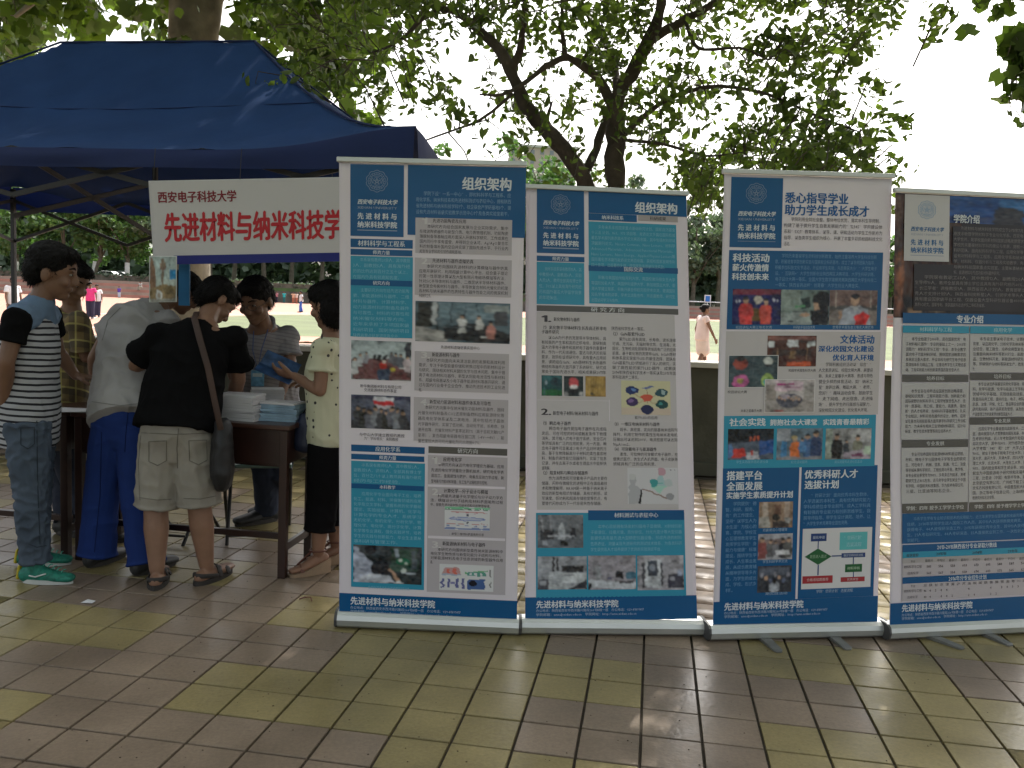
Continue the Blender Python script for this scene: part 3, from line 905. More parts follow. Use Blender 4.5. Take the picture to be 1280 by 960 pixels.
def scissor(a0, b0, a1, b1, n, z0, z1):
    for i in range(n):
        t0, t1 = i / n, (i + 1) / n
        for zz in ((z0, z1), (z1, z0)):
            pa = tp(a0 + (a1 - a0) * t0, b0 + (b1 - b0) * t0, zz[0]); pb = tp(a0 + (a1 - a0) * t1, b0 + (b1 - b0) * t1, zz[1])
            MB().bar(pa, pb, .028, .014, side=(0, 0, 1)).build('truss_bar', M_frame, tent)
zb, zt = EZ - .50, EZ - .12
scissor(.05, D_ - .05, W_ - .05, D_ - .05, 4, zb, zt)
scissor(.05, .06, W_ - .05, .06, 4, zb + .12, zt)
scissor(.06, .05, .06, D_ - .05, 2, zb + .1, zt)
scissor(W_ - .06, .05, W_ - .06, D_ - .05, 2, zb, zt)
scissor(W_ / 2, .06, W_ / 2, D_ - .05, 2, zb, zt)
MB().bar(tp(W_ / 2, D_ / 2, zb), tp(W_ / 2, D_ / 2, RZ - .05), .03, .03).build('centre_pole', M_frame, tent)
# ================================================================== PRINT
def glyph_set(chars, bold, res):
    chars = sorted(set(chars))
    c = bpy.data.curves.new('glyphs', 'FONT'); c.body = "\n".join(chars); c.space_line = 3.0
    c.resolution_u = res; c.offset = bold
    o = bpy.data.objects.new('glyphs', c); COL.objects.link(o)
    dg = bpy.context.evaluated_depsgraph_get()
    m = bpy.data.meshes.new_from_object(o.evaluated_get(dg)); m.calc_loop_triangles()
    co = np.zeros(len(m.vertices) * 3); m.vertices.foreach_get('co', co); co = co.reshape(-1, 3)
    tr = np.zeros(len(m.loop_triangles) * 3, np.int32); m.loop_triangles.foreach_get('vertices', tr); tr = tr.reshape(-1, 3)
    row = np.round((-co[:, 1] + .35) / 3).astype(int)
    trow = row[tr[:, 0]]
    G = {}
    for i, ch in enumerate(chars):
        vi = np.where(row == i)[0]
        if not len(vi): continue
        mp = np.full(len(co), -1); mp[vi] = np.arange(len(vi))
        v = co[vi, :2].copy(); v[:, 1] += 3 * i
        adv = 1.0 if ord(ch) > 0x2000 else v[:, 0].max() + .06
        if ch in '，。、：；': adv = 1.0
        G[ch] = (v, mp[tr[trow == i]], adv)
    bpy.data.objects.remove(o); bpy.data.curves.remove(c); bpy.data.meshes.remove(m)
    return G
ALLTXT = []
def quad_h(px):
    """homography unit square -> picture corners TL, TR, BR, BL"""
    A = []; B = []
    for (s, t), (x, y) in zip(((0, 0), (1, 0), (1, 1), (0, 1)), px):
        A.append([s, t, 1, 0, 0, 0, -x * s, -x * t]); B.append(x)
        A.append([0, 0, 0, s, t, 1, -y * s, -y * t]); B.append(y)
    return np.append(np.linalg.solve(np.array(A), np.array(B)), 1).reshape(3, 3)
M_print = mat_attr('laminated_print', rough=.24, spec=.32, bump=.6, bscale=2.0, bdist=.03)
M_photo = mat_attr('laminated_photo', rough=.24, spec=.32, bump=.6, bscale=2.0, bdist=.03)
M_vinyl = mat_attr('matt_vinyl', rough=.6, spec=.3)
WHITE = (.67, .62, .67); DB = (.003, .082, .225); TEAL = (.03, .265, .40); GREY = (.44, .405, .43); DG = (.10, .095, .09)
TXW = (.62, .66, .70); TXD = (.045, .04, .045); LIT = (.20, .45, .58); LITB = (.10, .26, .47)
G = {}
class Sheet:
    """flat printed sheet; everything is laid out in the sheet's own s,t and set on its plane"""
    def __init__(s, root, corners_px, plane_pts, m=None, layer=.0008):
        s.root = root; s.H = quad_h(corners_px); s.Hi = np.linalg.inv(s.H)
        a, b, c = [np.asarray(p, float) for p in plane_pts]
        n = nrm(np.cross(b - a, c - a)); s.p0 = a
        s.n = n if n[1] < 0 else -n
        s.m = m or M_print; s.layer = layer; s.lift = 0.0; s.left = False; s.cnt = 0; s.curl = 1.0 if m is None else 0.0; s.ph = float(corners_px[0][0]) * .013; s.blocks = []; s.txt = {}
    def st(s, x, y):
        q = s.Hi @ np.array([x, y, 1.0]); return q[0] / q[2], q[1] / q[2]
    def world(s, ST, lay=0.0):
        ST = np.asarray(ST, float).reshape(-1, 2)
        q = np.concatenate([ST, np.ones((len(ST), 1))], 1) @ s.H.T
        u, v = q[:, 0] / q[:, 2], q[:, 1] / q[:, 2]
        d = ray(u, v)
        k = ((s.p0 - CAMP) @ s.n) / (d @ s.n)
        S_, T_ = ST[:, 0], ST[:, 1]; c = s.curl
        off = c * (.0035 * np.cos(2 * np.pi * (S_ - .5)) * np.sin(np.pi * T_) + .0030 * np.sin(7.3 * T_ + s.ph) * np.sin(2.2 * S_ + s.ph) + .007 * np.abs(2 * S_ - 1) ** 6 * np.sin(9 * T_ + 1.7 * s.ph) * np.sin(np.pi * T_))
        return CAMP + d * k[:, None] + s.n[None] * (np.asarray(lay, float) * s.layer + off[:, None])
    def panel(s, name, col, thick=.0012, nx=40, ny=60, bow=0.0):
        V = []; F = []
        for j in range(ny + 1):
            for i in range(nx + 1): V.append((i / nx, j / ny))
        Wd = s.world(V)
        n = len(Wd); V2 = np.concatenate([Wd, Wd - s.n * thick])
        for j in range(ny):
            for i in range(nx):
                k = j * (nx + 1) + i
                F.append((k, k + nx + 1, k + nx + 2, k + 1)); F.append((n + k, n + k + 1, n + k + nx + 2, n + k + nx + 1))
        bd = [i for i in range(nx + 1)] + [j * (nx + 1) + nx for j in range(1, ny + 1)] + [ny * (nx + 1) + i for i in range(nx - 1, -1, -1)] + [j * (nx + 1) for j in range(ny - 1, 0, -1)]
        for a, b in zip(bd, bd[1:] + bd[:1]): F.append((a, b, n + b, n + a))
        return mesh_obj(name, V2, F, s.m, s.root, True, cols=[col] * len(F))
    def _poly(s, pts_st, col, lay, name, m=None):
        if len(pts_st) == 4 and abs(pts_st[0][1] - pts_st[1][1]) < 1e-9 and abs(pts_st[1][0] - pts_st[2][0]) < 1e-9:
            (xa, ya), (xb, yb) = pts_st[0], pts_st[2]; nx = max(1, int(abs(xb - xa) * 40)); ny = max(1, int(abs(yb - ya) * 60))
            gx, gy = np.meshgrid(np.linspace(xa, xb, nx + 1), np.linspace(ya, yb, ny + 1)); k = np.arange(nx * ny); k = k // nx * (nx + 1) + k % nx
            return fast_mesh(name, s.world(np.stack([gx.ravel(), gy.ravel()], 1), lay + s.lift), np.stack([k, k + nx + 1, k + nx + 2, k + 1], 1), m or s.m, s.root, smooth=True, cols=np.tile(col, (nx * ny, 1)))
        W = s.world(pts_st, lay + s.lift)
        return mesh_obj(name, W, [tuple(range(len(W)))], m or s.m, s.root, cols=[col])
    def rect(s, x0, y0, x1, y1, col, lay=1, name='printed_block'):
        a = s.st(x0, y0); b = s.st(x1, y1)
        if s.left: b = (b[0], s.st(x0, y1)[1])
        s.cnt += 1; lay = lay + (s.cnt % 4) * .11
        return s._poly([(a[0], a[1]), (b[0], a[1]), (b[0], b[1]), (a[0], b[1])], col, lay, name)
    def bar(s, x0, y0, x1, y1, text, col=DB, tc=TXW, bold=.0, fill=.62, xs=None, lay=1):
        sl = (s.H @ np.array([*(np.array(s.st(x0, y0)) + [s.st(x1, y0)[0] - s.st(x0, y0)[0], 0]), 1.0])); sl = sl[1] / sl[2] - y0
        s.rect(x0, y0, x1, y1 + (0 if s.left else sl * .5), col, lay)
        h = (y1 - y0) * fill; w = h * len(text) * (xs or 1.0)
        cx = (x0 + x1) / 2; yc = (y0 + y1) / 2 + sl * (.5 if s.left else .25)
        s.text(text, cx - w / 2, yc - h / 2, cx + w / 2, yc + h / 2, tc, bold=True, lay=lay + 1, name='bar_lettering', yref=(x0 + x1) / 2)
    def picture(s, x0, y0, x1, y1, bg, shapes, lay=2, name='printed_photo', frame=None, soft=True):
        a = s.st(x0, y0); b = s.st(x1, y1)
        if frame:
            f = .8
            s.rect(x0 - f, y0 - f, x1 + f, y1 + f, frame, lay - .5, 'photo_border')
        polys = [([(0, 0), (1, 0), (1, 1), (0, 1)], bg)]
        for sh in shapes:
            k = sh[0]
            if k == 'r': _, u, v, w, h, c = sh; polys.append(([(u, v), (u + w, v), (u + w, v + h), (u, v + h)], c))
            elif k == 'e':
                _, u, v, w, h, c = sh
                polys.append(([(u + w * math.cos(t * math.pi / 5), v + h * math.sin(t * math.pi / 5)) for t in range(10)], c))
            elif k == 'p': polys.append((sh[1], sh[2]))
            elif k == 'person':     # head and shoulders/body silhouette
                _, u, v, h, c, hc = sh
                asp = (x1 - x0) / (y1 - y0); w = h * .36 / asp
                polys.append(([(u - w * .5, v + h), (u - w * .62, v + h * .45), (u - w * .45, v + h * .3), (u - w * .15, v + h * .25), (u + w * .15, v + h * .25), (u + w * .45, v + h * .3), (u + w * .62, v + h * .45), (u + w * .5, v + h)], c))
                polys.append(([(u + w * .26 * math.cos(t * math.pi / 4), v + h * .15 + h * .13 * math.sin(t * math.pi / 4)) for t in range(8)], (.42, .27, .19)))
                polys.append(([(u + w * .28 * math.cos(t * math.pi / 4), v + h * .10 + h * .09 * math.sin(t * math.pi / 4)) for t in range(4, 9)] + [(u + w * .2, v + h * .13), (u - w * .2, v + h * .13)], hc))
        # soft continuous-tone picture: shapes laid on a fine grid of printed dots, blurred and mottled
        A_ = s.world([(a[0], (a[1] + b[1]) / 2), (b[0], (a[1] + b[1]) / 2), ((a[0] + b[0]) / 2, a[1]), ((a[0] + b[0]) / 2, b[1])])
        nx = int(min(90, max(20, np.linalg.norm(A_[1] - A_[0]) / .0034))); ny = int(min(70, max(16, np.linalg.norm(A_[3] - A_[2]) / .0034)))
        gx, gy = np.meshgrid(np.linspace(0, 1, nx + 1), np.linspace(0, 1, ny + 1))
        rs = np.random.RandomState(int(x0 * 7 + y0 * 13) % 99991)
        def smooth(n_):
            q = rs.randn(n_, n_); ix = gx * (n_ - 1.001); iy = gy * (n_ - 1.001); i0 = ix.astype(int); j0 = iy.astype(int); fx = ix - i0; fy = iy - j0
            fx = fx * fx * (3 - 2 * fx); fy = fy * fy * (3 - 2 * fy)
            return (q[j0, i0] * (1 - fx) + q[j0, i0 + 1] * fx) * (1 - fy) + (q[j0 + 1, i0] * (1 - fx) + q[j0 + 1, i0 + 1] * fx) * fy
        wx = gx + .012 * smooth(12); wy = gy + .014 * smooth(12)
        img = np.zeros(gx.shape + (3,))
        for pp, c in polys:
            if c is bg: img[:] = c; continue
            q = np.array(pp); ins = np.zeros(gx.shape, bool)
            for k in range(len(q)):
                (xa, ya), (xb, yb) = q[k], q[k - 1]
                cr = ((ya > wy) != (yb > wy)) & (wx < (xb - xa) * (wy - ya) / ((yb - ya) or 1e-9) + xa)
                ins ^= cr
            img[ins] = c
        if soft:
            img *= (1 + .20 * smooth(7) + .16 * smooth(18) + .13 * smooth(34))[..., None].clip(.35, 1.7)
            img += (.018 * smooth(24))[..., None] * np.array([1, .9, .8]) + .010 * smooth(30)[..., None] * np.array([.5, .9, 1.2])
            for _ in range(2):
                p_ = np.pad(img, ((1, 1), (1, 1), (0, 0)), 'edge'); img = (p_[:-2, 1:-1] + p_[2:, 1:-1] + p_[1:-1, :-2] + p_[1:-1, 2:] + 2 * img) / 6
        img = img.clip(.004, .8)
        W = s.world(np.stack([a[0] + (b[0] - a[0]) * gx.ravel(), a[1] + (b[1] - a[1]) * gy.ravel()], 1), lay + s.lift)
        k = np.arange(nx * ny); k = k // nx * (nx + 1) + k % nx
        o = fast_mesh(name, W, np.stack([k, k + nx + 1, k + nx + 2, k + 1], 1), M_photo if s.m is M_print else s.m, s.root)
        at_ = o.data.color_attributes.new('Col', 'FLOAT_COLOR', 'POINT')
        at_.data.foreach_set('color', np.concatenate([img.reshape(-1, 3), np.ones((img.shape[0] * img.shape[1], 1))], 1).ravel())
        return o
    def text(s, txt, x0, y0, x1, y1, col, bold=False, lay=2, name='lettering', res='lo', merge=None, yref=None, shear=0.0, heavy=1.0):
        """one line fitted between x0..x1, glyph box y0..y1 at x0 (picture px, follows the sheet's slope)"""
        key = ('b' if bold else 'r') + ('h' if res == 'hi' else 'l')
        g = G[key]
        xr = x0 if yref is None else yref
        a = s.st(xr, y0); b_ = s.st(xr, y1); sx0 = s.st(x0, (y0 + y1) / 2)[0]; sx1 = s.st(x1, (y0 + y1) / 2)[0]
        Vs = []; Fs = []; LL = []; pen = 0; n = 0
        sh_ = (((0, 0),) if not bold else ((-.034, .0), (.034, .0), (0, .022), (-.012, -.016), (.014, .006)) if res == 'hi' else ((-.016, 0), (.016, 0)))
        for ch in txt:
            if ch in ' \u3000':
                pen += .3 if ch == ' ' else 1.0; continue
            if ch not in g: pen += .6; continue
            v, f, adv = g[ch]
            if ord(ch) < 0x2000:
                mn = v[:, 0].min(); off = pen - mn + .03; w = v[:, 0].max() - mn + .09
            else:
                off = pen; w = 1.0
            q = v.copy(); q[:, 0] += off + shear * q[:, 1]
            for li, (ox, oy) in enumerate(sh_):
                Vs.append(q + np.array([ox * heavy, oy * heavy])); Fs.append(f + n); LL.append(np.full(len(v), li * .12)); n += len(v)
            pen += w
        if not Vs: return
        V = np.concatenate(Vs); F = np.concatenate(Fs); LY = np.concatenate(LL)[:, None]
        sc = (sx1 - sx0) / max(pen, .01)
        ys = (b_[1] - a[1]) / .96
        ST = np.stack([sx0 + V[:, 0] * sc, b_[1] - (V[:, 1] + .10) * ys], 1)
        if merge is None:
            return fast_mesh(name, s.world(ST, lay + s.lift + LY), F, s.m, s.root, cols=np.tile(col, (len(F), 1)))
        s.txt.setdefault(merge, []).append((s.world(ST, lay + s.lift + LY), F, col))
    def para(s, lines, x0, x1, y0, dy, size, col, last=1.0, bold=False, indent=0.0, lay=2, merge='body_lettering'):
        """block of fitted lines; last = width of last line"""
        for i, ln in enumerate(lines):
            xa = x0 + (indent if i == 0 else 0)
            xb = x1 if i < len(lines) - 1 else xa + (x1 - xa) * last
            yc = y0 + dy * i
            s.text(ln, xa, yc - size / 2, xb, yc + size / 2, col, bold, lay, merge=merge)
    def finish(s):
        for name, items in s.txt.items():
            V = []; F = []; C = []; n = 0
            for W, f, c in items:
                V.append(W); F.append(f + n); n += len(W); C.append(np.tile(c, (len(f), 1)))
            tag(fast_mesh(name, np.concatenate(V), np.concatenate(F), s.m, s.root, cols=np.concatenate(C)), kind='stuff')
    def emblem(s, cx, cy, r, col, lay=2):
        V = []; F = []
        a = s.st(cx, cy); k = s.st(cx + r, cy)[0] - a[0]; kv = s.st(cx, cy + r)[1] - a[1]
        def ring(r0, w, wob=0, nn=12, n=72):
            b = len(V)
            for i in range(n):
                t = 2 * math.pi * i / n
                q = r0 * (1 + wob * abs(math.sin(nn * t / 2)))
                for rr in (q, q - w): V.append((a[0] + k * rr * math.cos(t), a[1] + kv * rr * math.sin(t)))
            for i in range(n):
                j = (i + 1) % n; F.append((b + 2 * i, b + 2 * i + 1, b + 2 * j + 1, b + 2 * j))
        def seg(x0, y0, x1, y1, w=.05):
            dx, dy = x1 - x0, y1 - y0; L = math.hypot(dx, dy); nx, ny = -dy / L * w / 2, dx / L * w / 2; b = len(V)
            for x, y in ((x0 + nx, y0 + ny), (x1 + nx, y1 + ny), (x1 - nx, y1 - ny), (x0 - nx, y0 - ny)): V.append((a[0] + k * x, a[1] + kv * y))
            F.append((b, b + 1, b + 2, b + 3))
        ring(.90, .045, .11, 10); ring(.74, .03, .07, 10); ring(.62, .035); ring(.36, .03)
        for i in range(20):      # radial ticks between the rings
            t = 2 * math.pi * i / 20; seg(.64 * math.cos(t), .64 * math.sin(t), .76 * math.cos(t), .76 * math.sin(t), .035)
        for i in range(5):       # small star and rays
            t = -math.pi / 2 + 2 * math.pi * i / 5; u = t + 4 * math.pi / 5
            seg(.3 * math.cos(t), .3 * math.sin(t), .3 * math.cos(u), .3 * math.sin(u), .04)
        for i in range(-2, 3): seg(.13 * i - .05, .40, .13 * i + .05, .54, .04)
        seg(-.5, -.1, -.4, .2); seg(.5, -.1, .4, .2); seg(-.5, -.1, -.38, -.3); seg(.5, -.1, .38, -.3); seg(-.3, -.45, .3, -.45, .04)
        W = s.world(V, lay + s.lift)
        mesh_obj('emblem', W, F, s.m, s.root, cols=[col] * len(F))

LOGO1, LOGO2, LOGO3, LOGO4 = '西安电子科技大学', 'XIDIAN UNIVERSITY', '先进材料与', '纳米科技学院'
FOOT1 = '办公地点：陕西省西安市西沣路兴隆段266号B楼一层　办公电话：029-81891417'
FOOT2 = '学院邮箱：amn@xidian.edu.cn　学院网址：http://amn.xidian.edu.cn'
# ------------------------------------------------------------------ texts
T1 = dict(
 intro=['　　学院下设“一系一中心”，即材料科学与工程系、应', '用化学系、纳米科技系和先进材料测试与表征中心，拥有陕西', '省先进材料与纳米科技学科1个、校企联合产学研基地3个，建', '设有先进材料省级实验教学示范中心1个及各类实验室若干。'],
 g1=['　　本研究方向结合国家发展与企业实际需求，集中', '在微波陶瓷器件与新型介质、电介质物理机制、功能陶瓷', '薄膜制备等基础应用方面深入开展科学研究，工作成果在', '国内同行中享有盛誉，并得到企业认可。Ag/AgO复合浆', '料的制备填补国内空白并实现了国际先进水平，于行业内', '起到专业学科的引领作用和影响。'],
 g2=['　　本研究方向围绕先进材料的计算模拟与器件仿真', '应用开展研究，利用超级计算中心平台，结合量子理论', '的第一性原理计算以及大型有限元电磁场模拟等方法，', '针对SiC半导体材料与器件、二维层状半导体材料器件、', '新型复合电极材料与器件、半导体复合材料光催化的机理', '及材料与纳米器件的性质特性与器件性能之间的微观机制', '开展研究工作。'],
 g3=['　　本研究方向面向未来清洁能源的发展和高效利用', '需求，专注于新型能量存储和转换过程中的新材料设计', '与研究，围绕相关材料关键的化学与技术问题，集中于锂', '离子电池用材料与器件、新型太阳能电池活性与新材料', '系、超级电容器以及小电子器件能源材料等展开研究，通', '过与国内行业骨干企业合作，推动先进技术的工业化进', '程。'],
 g4=['　　本研究方向集中在纳米催化功能材料及器件，围绕', '光催化材料制备及CO2还原制备燃料应用能源转化等', '器及电化学体系以及二次电池，其中包括光子晶体', '光学器件研究，实现了低功耗、自动化干扰、长寿命、快', '速开启等，光催化材料产氢率达到7%（高于目前文献3%产', '氢率），复合超级电容器电压窗口宽（-4V~+4V），能', '量密度较大的可见光催化剂光水效能0.7%。'],
 t1=['　　本系现有教师20余人，其中教授', '3人，副教授5人，具有海外经', '历的比例达到百分之五十以上，', '在国内外具有较高知名度。'],
 t2=['　　主要研究方向包括先进功能陶', '瓷、新能源材料与器件、二维', '材料与器件、计算材料学、', '动力能源材料的制备及器件', '与可靠性、材料的可靠性和', '纳米催化材料等方向。', '近年来承担了多项国家级', '科研项目、国防预研项目', '陕西省重点研发项目及企业'],
 t3=['　　本系现有教师12人，其中教授2人，', '副教授5人，讲师5人，全部具有博士学', '位，百分之八十以上教师具有海外研究', '经历与工作经验。'],
 t4=['　　应用化学专业面向电子工业，培养', '化工、能源、材料、环保等领域的应用', '化学及交叉学科，掌握系统的化学基础', '理论、实验技能、计算机、化学与', '计算化学的专业人才。系统学习', '无机化学、有机化学、分析化学、物', '理化学、电化学、高分子化学、计算', '化学等专业课程，强化实践环节，培养', '学生的实践与创新能力，毕业生主要从', '事科研与管理工作。'],
 h1=['　　本研究方向以近代电化学理论为基础，应用', '先进的电化学测量及计算机技术，研究电化学表', '面加工、金属腐蚀与防护、电极反应动力学过程，新', '型电极与功能材料制备、化工生产过程检测与控制。'],
 h2=['　　利用最先进量子化学理论与分子动力学方', '法，模拟设计分子结构及材料表面吸附过程', '中，探索先进功能材料与纳米结构中的物理规律。'],
 h3=['　　本研究方向围绕新型柔性纳米能源材料中', '电化学生物传感与新型功能分子结构与材料，', '对新能源材料及电子信息领域的新型器件应用', '展。'])
T2 = dict(
 a=['　　纳米科技系现有教师15人，其', '中教授4人，副教授6人，实验', '人员2人。教师全部具有博士学', '位，70%以上具有海外研究经', '历和国外著名大学留学背景', '的年轻队伍。'],
 b=['　　多年来系承担国家重点基础研究计划、国家自然基金', '十三五 计划、863、973 项目等，发表论文多篇在国际权威', '著名学术期刊发表高水平论文两百余篇，其中包括材料领域', '顶级期刊论文。Nature Commun、Nano Letters、材料学', 'Advanced Materials、Advanced Functional Materials、', 'Nano Letters、Nano Energy、Applied Physics Letters等', '国际著名学术期刊发表论文两百余篇，获授权国家发明专利', '四十余项，出版著作多部。获国家及省部级科技奖励。'],
 c=['　　积极与美国加州伯克利大学、英国伦敦玛丽女王大学', '等国际知名大学、美国伊利诺伊大学、新加坡国立大学、香', '港大学建立联系，积极开展合作研究和学术交流，邀请国际', '知名学者来院讲学、学术交流及合作，并派遣教师、研究生', '出国访问学习与合作。'],
 d=['　　以GaN为代表的宽禁带半导体材料，具', '有较高的产生率和高的迁移电场，是研制高', '温大功率电子器件和高频电子器件的重要材', '料，作为一代无线通信、雷达与航天的前驱', '要求，我院在该项研究中，具有重大应用前', '景。课题组在GaN、AlN等材料生长及器件', '微结构等器件方面开展了系统研究，研究成', '果处于国际先进水平，相关成果获2011年'],
 e=['　　紫外LED具有高效、长寿命、波长连续', '可调、无污染、无辐射等优势，在消毒、光', '固化、生物检测及照明等领域具有广泛的应用', '前景。基于氮化物的宽禁带GaN、InGaN等材', '料体系是实现紫外LED的最佳选择，团队在', 'GaN基紫外LED领域进行了深入的研究，实', '现了高性能的紫外LED器件，成果获', '2014年陕西省科学技术一等奖以及2015年国', '家科技进步二等奖。'],
 f=['　　瞬态电子器件是指电子器件在完成指', '定后，可在可控的时间或触发条件下物理', '消失，其可植入式电子医疗系统，安全芯片', '等领域具有广泛的应用前景。另一方面，瞬', '态电子器件可显著减少电子产品对环境的污', '染，基于生物降解高分子材料的柔性基底材', '料，制备的高性能忆阻器阵列，实现了信息', '记录，并在去离子水或者生理盐水中能够快', '速降解。'],
 g=['　　作为消费类和可穿戴电子产品的主要存', '储器，闪存在微缩化的进程中正在面临着技', '术和物理极限。RRAM是一种基于纳米离子', '效应的新型电阻式存储器，具有功耗低、读', '写速度、低功耗和超高存储密度等优点，有', '望替代闪存成为下一代非易失性存储器。'],
 h=['　　超长、高密度、定向的铟基纳米线阵列', '阵列，利用它制作的柔性压电纳米发电机', '压输出可以达到200V，电流密度可以达到', '10μA/cm2。'],
 i=['　　柔性、可拉伸的可穿戴式电子器件，在', '便携式医疗、仿生式人机界面、电子皮肤等', '领域具有广泛的应用前景。'],
 j=['　　本中心目前拥有场发射扫描电子显微镜、X射线衍射', '子能谱仪、拉曼光谱、热分析仪、分光光度计等大型仪器', '能提供具有最先进大型精密仪器设备，形成先进的材料', '性质表征、测量以及先进研究的测试技术体系，为各类科研', '学生提供及人才培养提供了优良的实验测试平台。'])
T3 = dict(
 a=['　　学院利用全院社会整、整体地位优势，落实本科生导师制，', '构建了基于提升学生自我发展能力的“12345”学风建设体', '系和“5321”教育体系，以导、课、研和活动为学生工作新方为', '指导，以各类学生组织为核心，开展了丰富多彩的校园科技文化', '活动。'],
 b=['　　学院历来重视学生的科技创新教育，始终注重培养大学生科技创新', '意，积极培育学院创新实验与国家校企科研基地，成立了以导师团队为指导，', '积极参加科技文化节活动，开设有学生实验，先后荣获大小“”大学生电子', '设、“互联网+”大学生创新创业陕西赛区决赛项目、大学生科研训练，', '电子设计大赛一等奖、全国大学生数学建模竞赛陕西赛区大学生科技二', '一等奖、陕西省挑战杯“创青春”大学生创业大赛金奖。'],
 c=['　　学院积极组织活动以“综合”“', '人文素质讲坛、校园文明大赛、展望迎', '新、未来之星歌手大赛等，形成与特色', '健全多样的体育活动，如“纳米之', '星”奔跑比赛、舞蹈大赛、“老师，', '您好！”趣味运动会等，鼓励学生', '“走下网络、走出宿舍、走进操', '场”，提升学生的归属感与凝聚力，', '深化校园文化建设、优化育人环境。'],
 d=['　　学院提供“德', '智、科研、服务、', '务”的工作理念，', '坚持“以学生人为', '本生涯”为核心的', '育、学院、学校互', '心互理想教育学生', '发挥学生学院“身', '能力与健康”标准', '建设，围绕学生学', '成长，人生事业发', '展，从成长教育辅', '从精神领导等多方', '面，为学生的成长', '成、学校、形式多', '样。'],
 e=['　　“优研计划”面向优秀本科生群体，', '入学选拔的本科生，具有优秀研究能力', '学科成绩位本专业前列，成人工学科具', '有较强的专业能力和创新思维学生，我', '院导师指导、带学生设计课题、培养、让', '“大学生学术竞赛等全国性竞赛。'])
T4 = dict(
 a=['　　先进材料与纳米科技学院成立于2015年7月，是在', '原技术物理学院材料学专业与化学系、西安电子科技', '大学合并，是学校面向新材料国家战略发展需求成立。', '学校历来重视材料学科的建设与发展，拥有一批优秀', '科研团队，面向材料科学与工程、应用化学等专业，', '设有材料科学与工程系、应用化学系和纳米科技系', '学、材料科、仪器分析与工程及实验教学，先进材料', '与纳米科技国家重点实验室，主要从事纳米材料、', '料、能源材料与先进功能材料器件研究。'],
 b=['　　学院现有教职工65人，其中教授12人、副教授20人，博', '生导师10人，教师全部具有博士学位且具有海外研究经历60%，拥有', '“长江学者”讲座教授1人，陕西省百人计划1人，教育部新世纪优', '秀人才支持计划1人、陕西省科技新星2人，引领学术带头人2人，', '具有建设国家级平台工程、仪器设备大型科研仪器设备4000余万元', '发表SCI论文、国家专利、荣获国家科技进步奖二等奖及省部。'],
 c1=['　　本专业始建于2000年，是在国家优势“电', '子材料和元器件”专业的基础上之一，2003年', '调整为“材料科学与工程”专业，本专业教学', '面向电子功能材料领域，围绕国家战略需求的', '发展前沿重大需求，开设本科与研究生电子信息', '类课程体系与精品工程，注重培养学生扎实理论基', '础、工程实践能力和创新素质强的复合型人才。'],
 c2=['　　本专业主要以电子技术、计算机技术', '背景，以应用化学、分析化学及纳米等学科专', '业结合，理工融合，培养应用型复合人才，', '注重面向纳米材料等新兴行业，能胜任化学', '品、生物材料开发、新能源材料研究、分析', '等，环境保护与材料等研发生产、教育管理工', '作。'],
 d1=['　　本专业旨在培养适应国家创新战略需要，', '基础知识宽厚，工程实践能力强、创新能力和', '国际视野的材料科学与工程领域复合型人才，坚', '持“厚基础、宽口径、重能力、高素质、强创', '新”的人才培养观，在材料科学基础理论、扎实', '专业知识、材料实验及器件的设计、制作、应用', '以及基本实验技能等方面开展学科学研究工作训练', '能力，为未来在相关工业领域材料研究、设计与', '研发、教学及技术管理等岗位培养人才。'],
 d2=['　　本专业以培养掌握坚实的化学基础，具有现代', '料、化学与能源、化学与能源工艺学科的工业', '领域中化学基础、实验技能及技能、仪器', '及面向应用工程、面向行业、电子、材料、环境', '能源、冶金、环保、化工、食品等企业的部门从事', '研究和科研、新产品研发及管理，以及检测教学', '产品管理工作的高素质创新型高级人才。'],
 e1=['　　专业可培养国际化能源材料材料前沿领域、', '材料、微电子学与固体电子学等专业的研究', '生，可在电子、机械、信息、能源、化工、冶金', '等领域从事科学研究、工程应用与开发、教学等，', '本专业就业率常年为100%，多年来名列前茅，其考', '取研究生占40%左右，近几年毕业学生就业于中国', '科学院、中国航天科技集团、华为技术有限公司、', '三星、比亚迪等知名企业。'],
 e2=['　　应用化学专业覆盖面向高新技术，二级学科', '面，面向我国与人才需要面向国际发展，本科生升', '生考研比例高，近三年考取国内外知名院校，', '如北京大学、其中与30%，对外经济合作国家', '大学考取“985”和“211”大学占总数与', '100%，就业于微电子和电子行业大学、南京科', '技大学、南开大学、天津大学、四川大学、华南', '理工大学、北京大学、大连化工大学，每年考', '98%，国内就业率和学生就业率、对应行业', '就业为中国能源电子研究院和无锡电子行', '三星、比亚迪（中国）有限半导体、联想、', '北京航空有限公司、广州松下精工公司、', '京东方科技有限公司，中国重型航天研究院', '国、浙江等电子信息公司、上海材料等院', '校研究所知名企业等。'],
 f=['　　本系学生学有专业知识和技术的应用能力，近三年来学生在国家级和省级竞赛中屡获', '佳绩。2014年学院学生进入国际工作人员、其中13人次获得数模竞赛奖，23人', '获得电子、44人被保研深造工作，2015年获得优秀毕业生，其中13人获得研究', '生，21人考取研究生、44人考研深造、55人直接就业到工作，一次性就业率达', '到前列。'])
for q in (T1, T2, T3, T4):
    for v in q.values(): ALLTXT += v
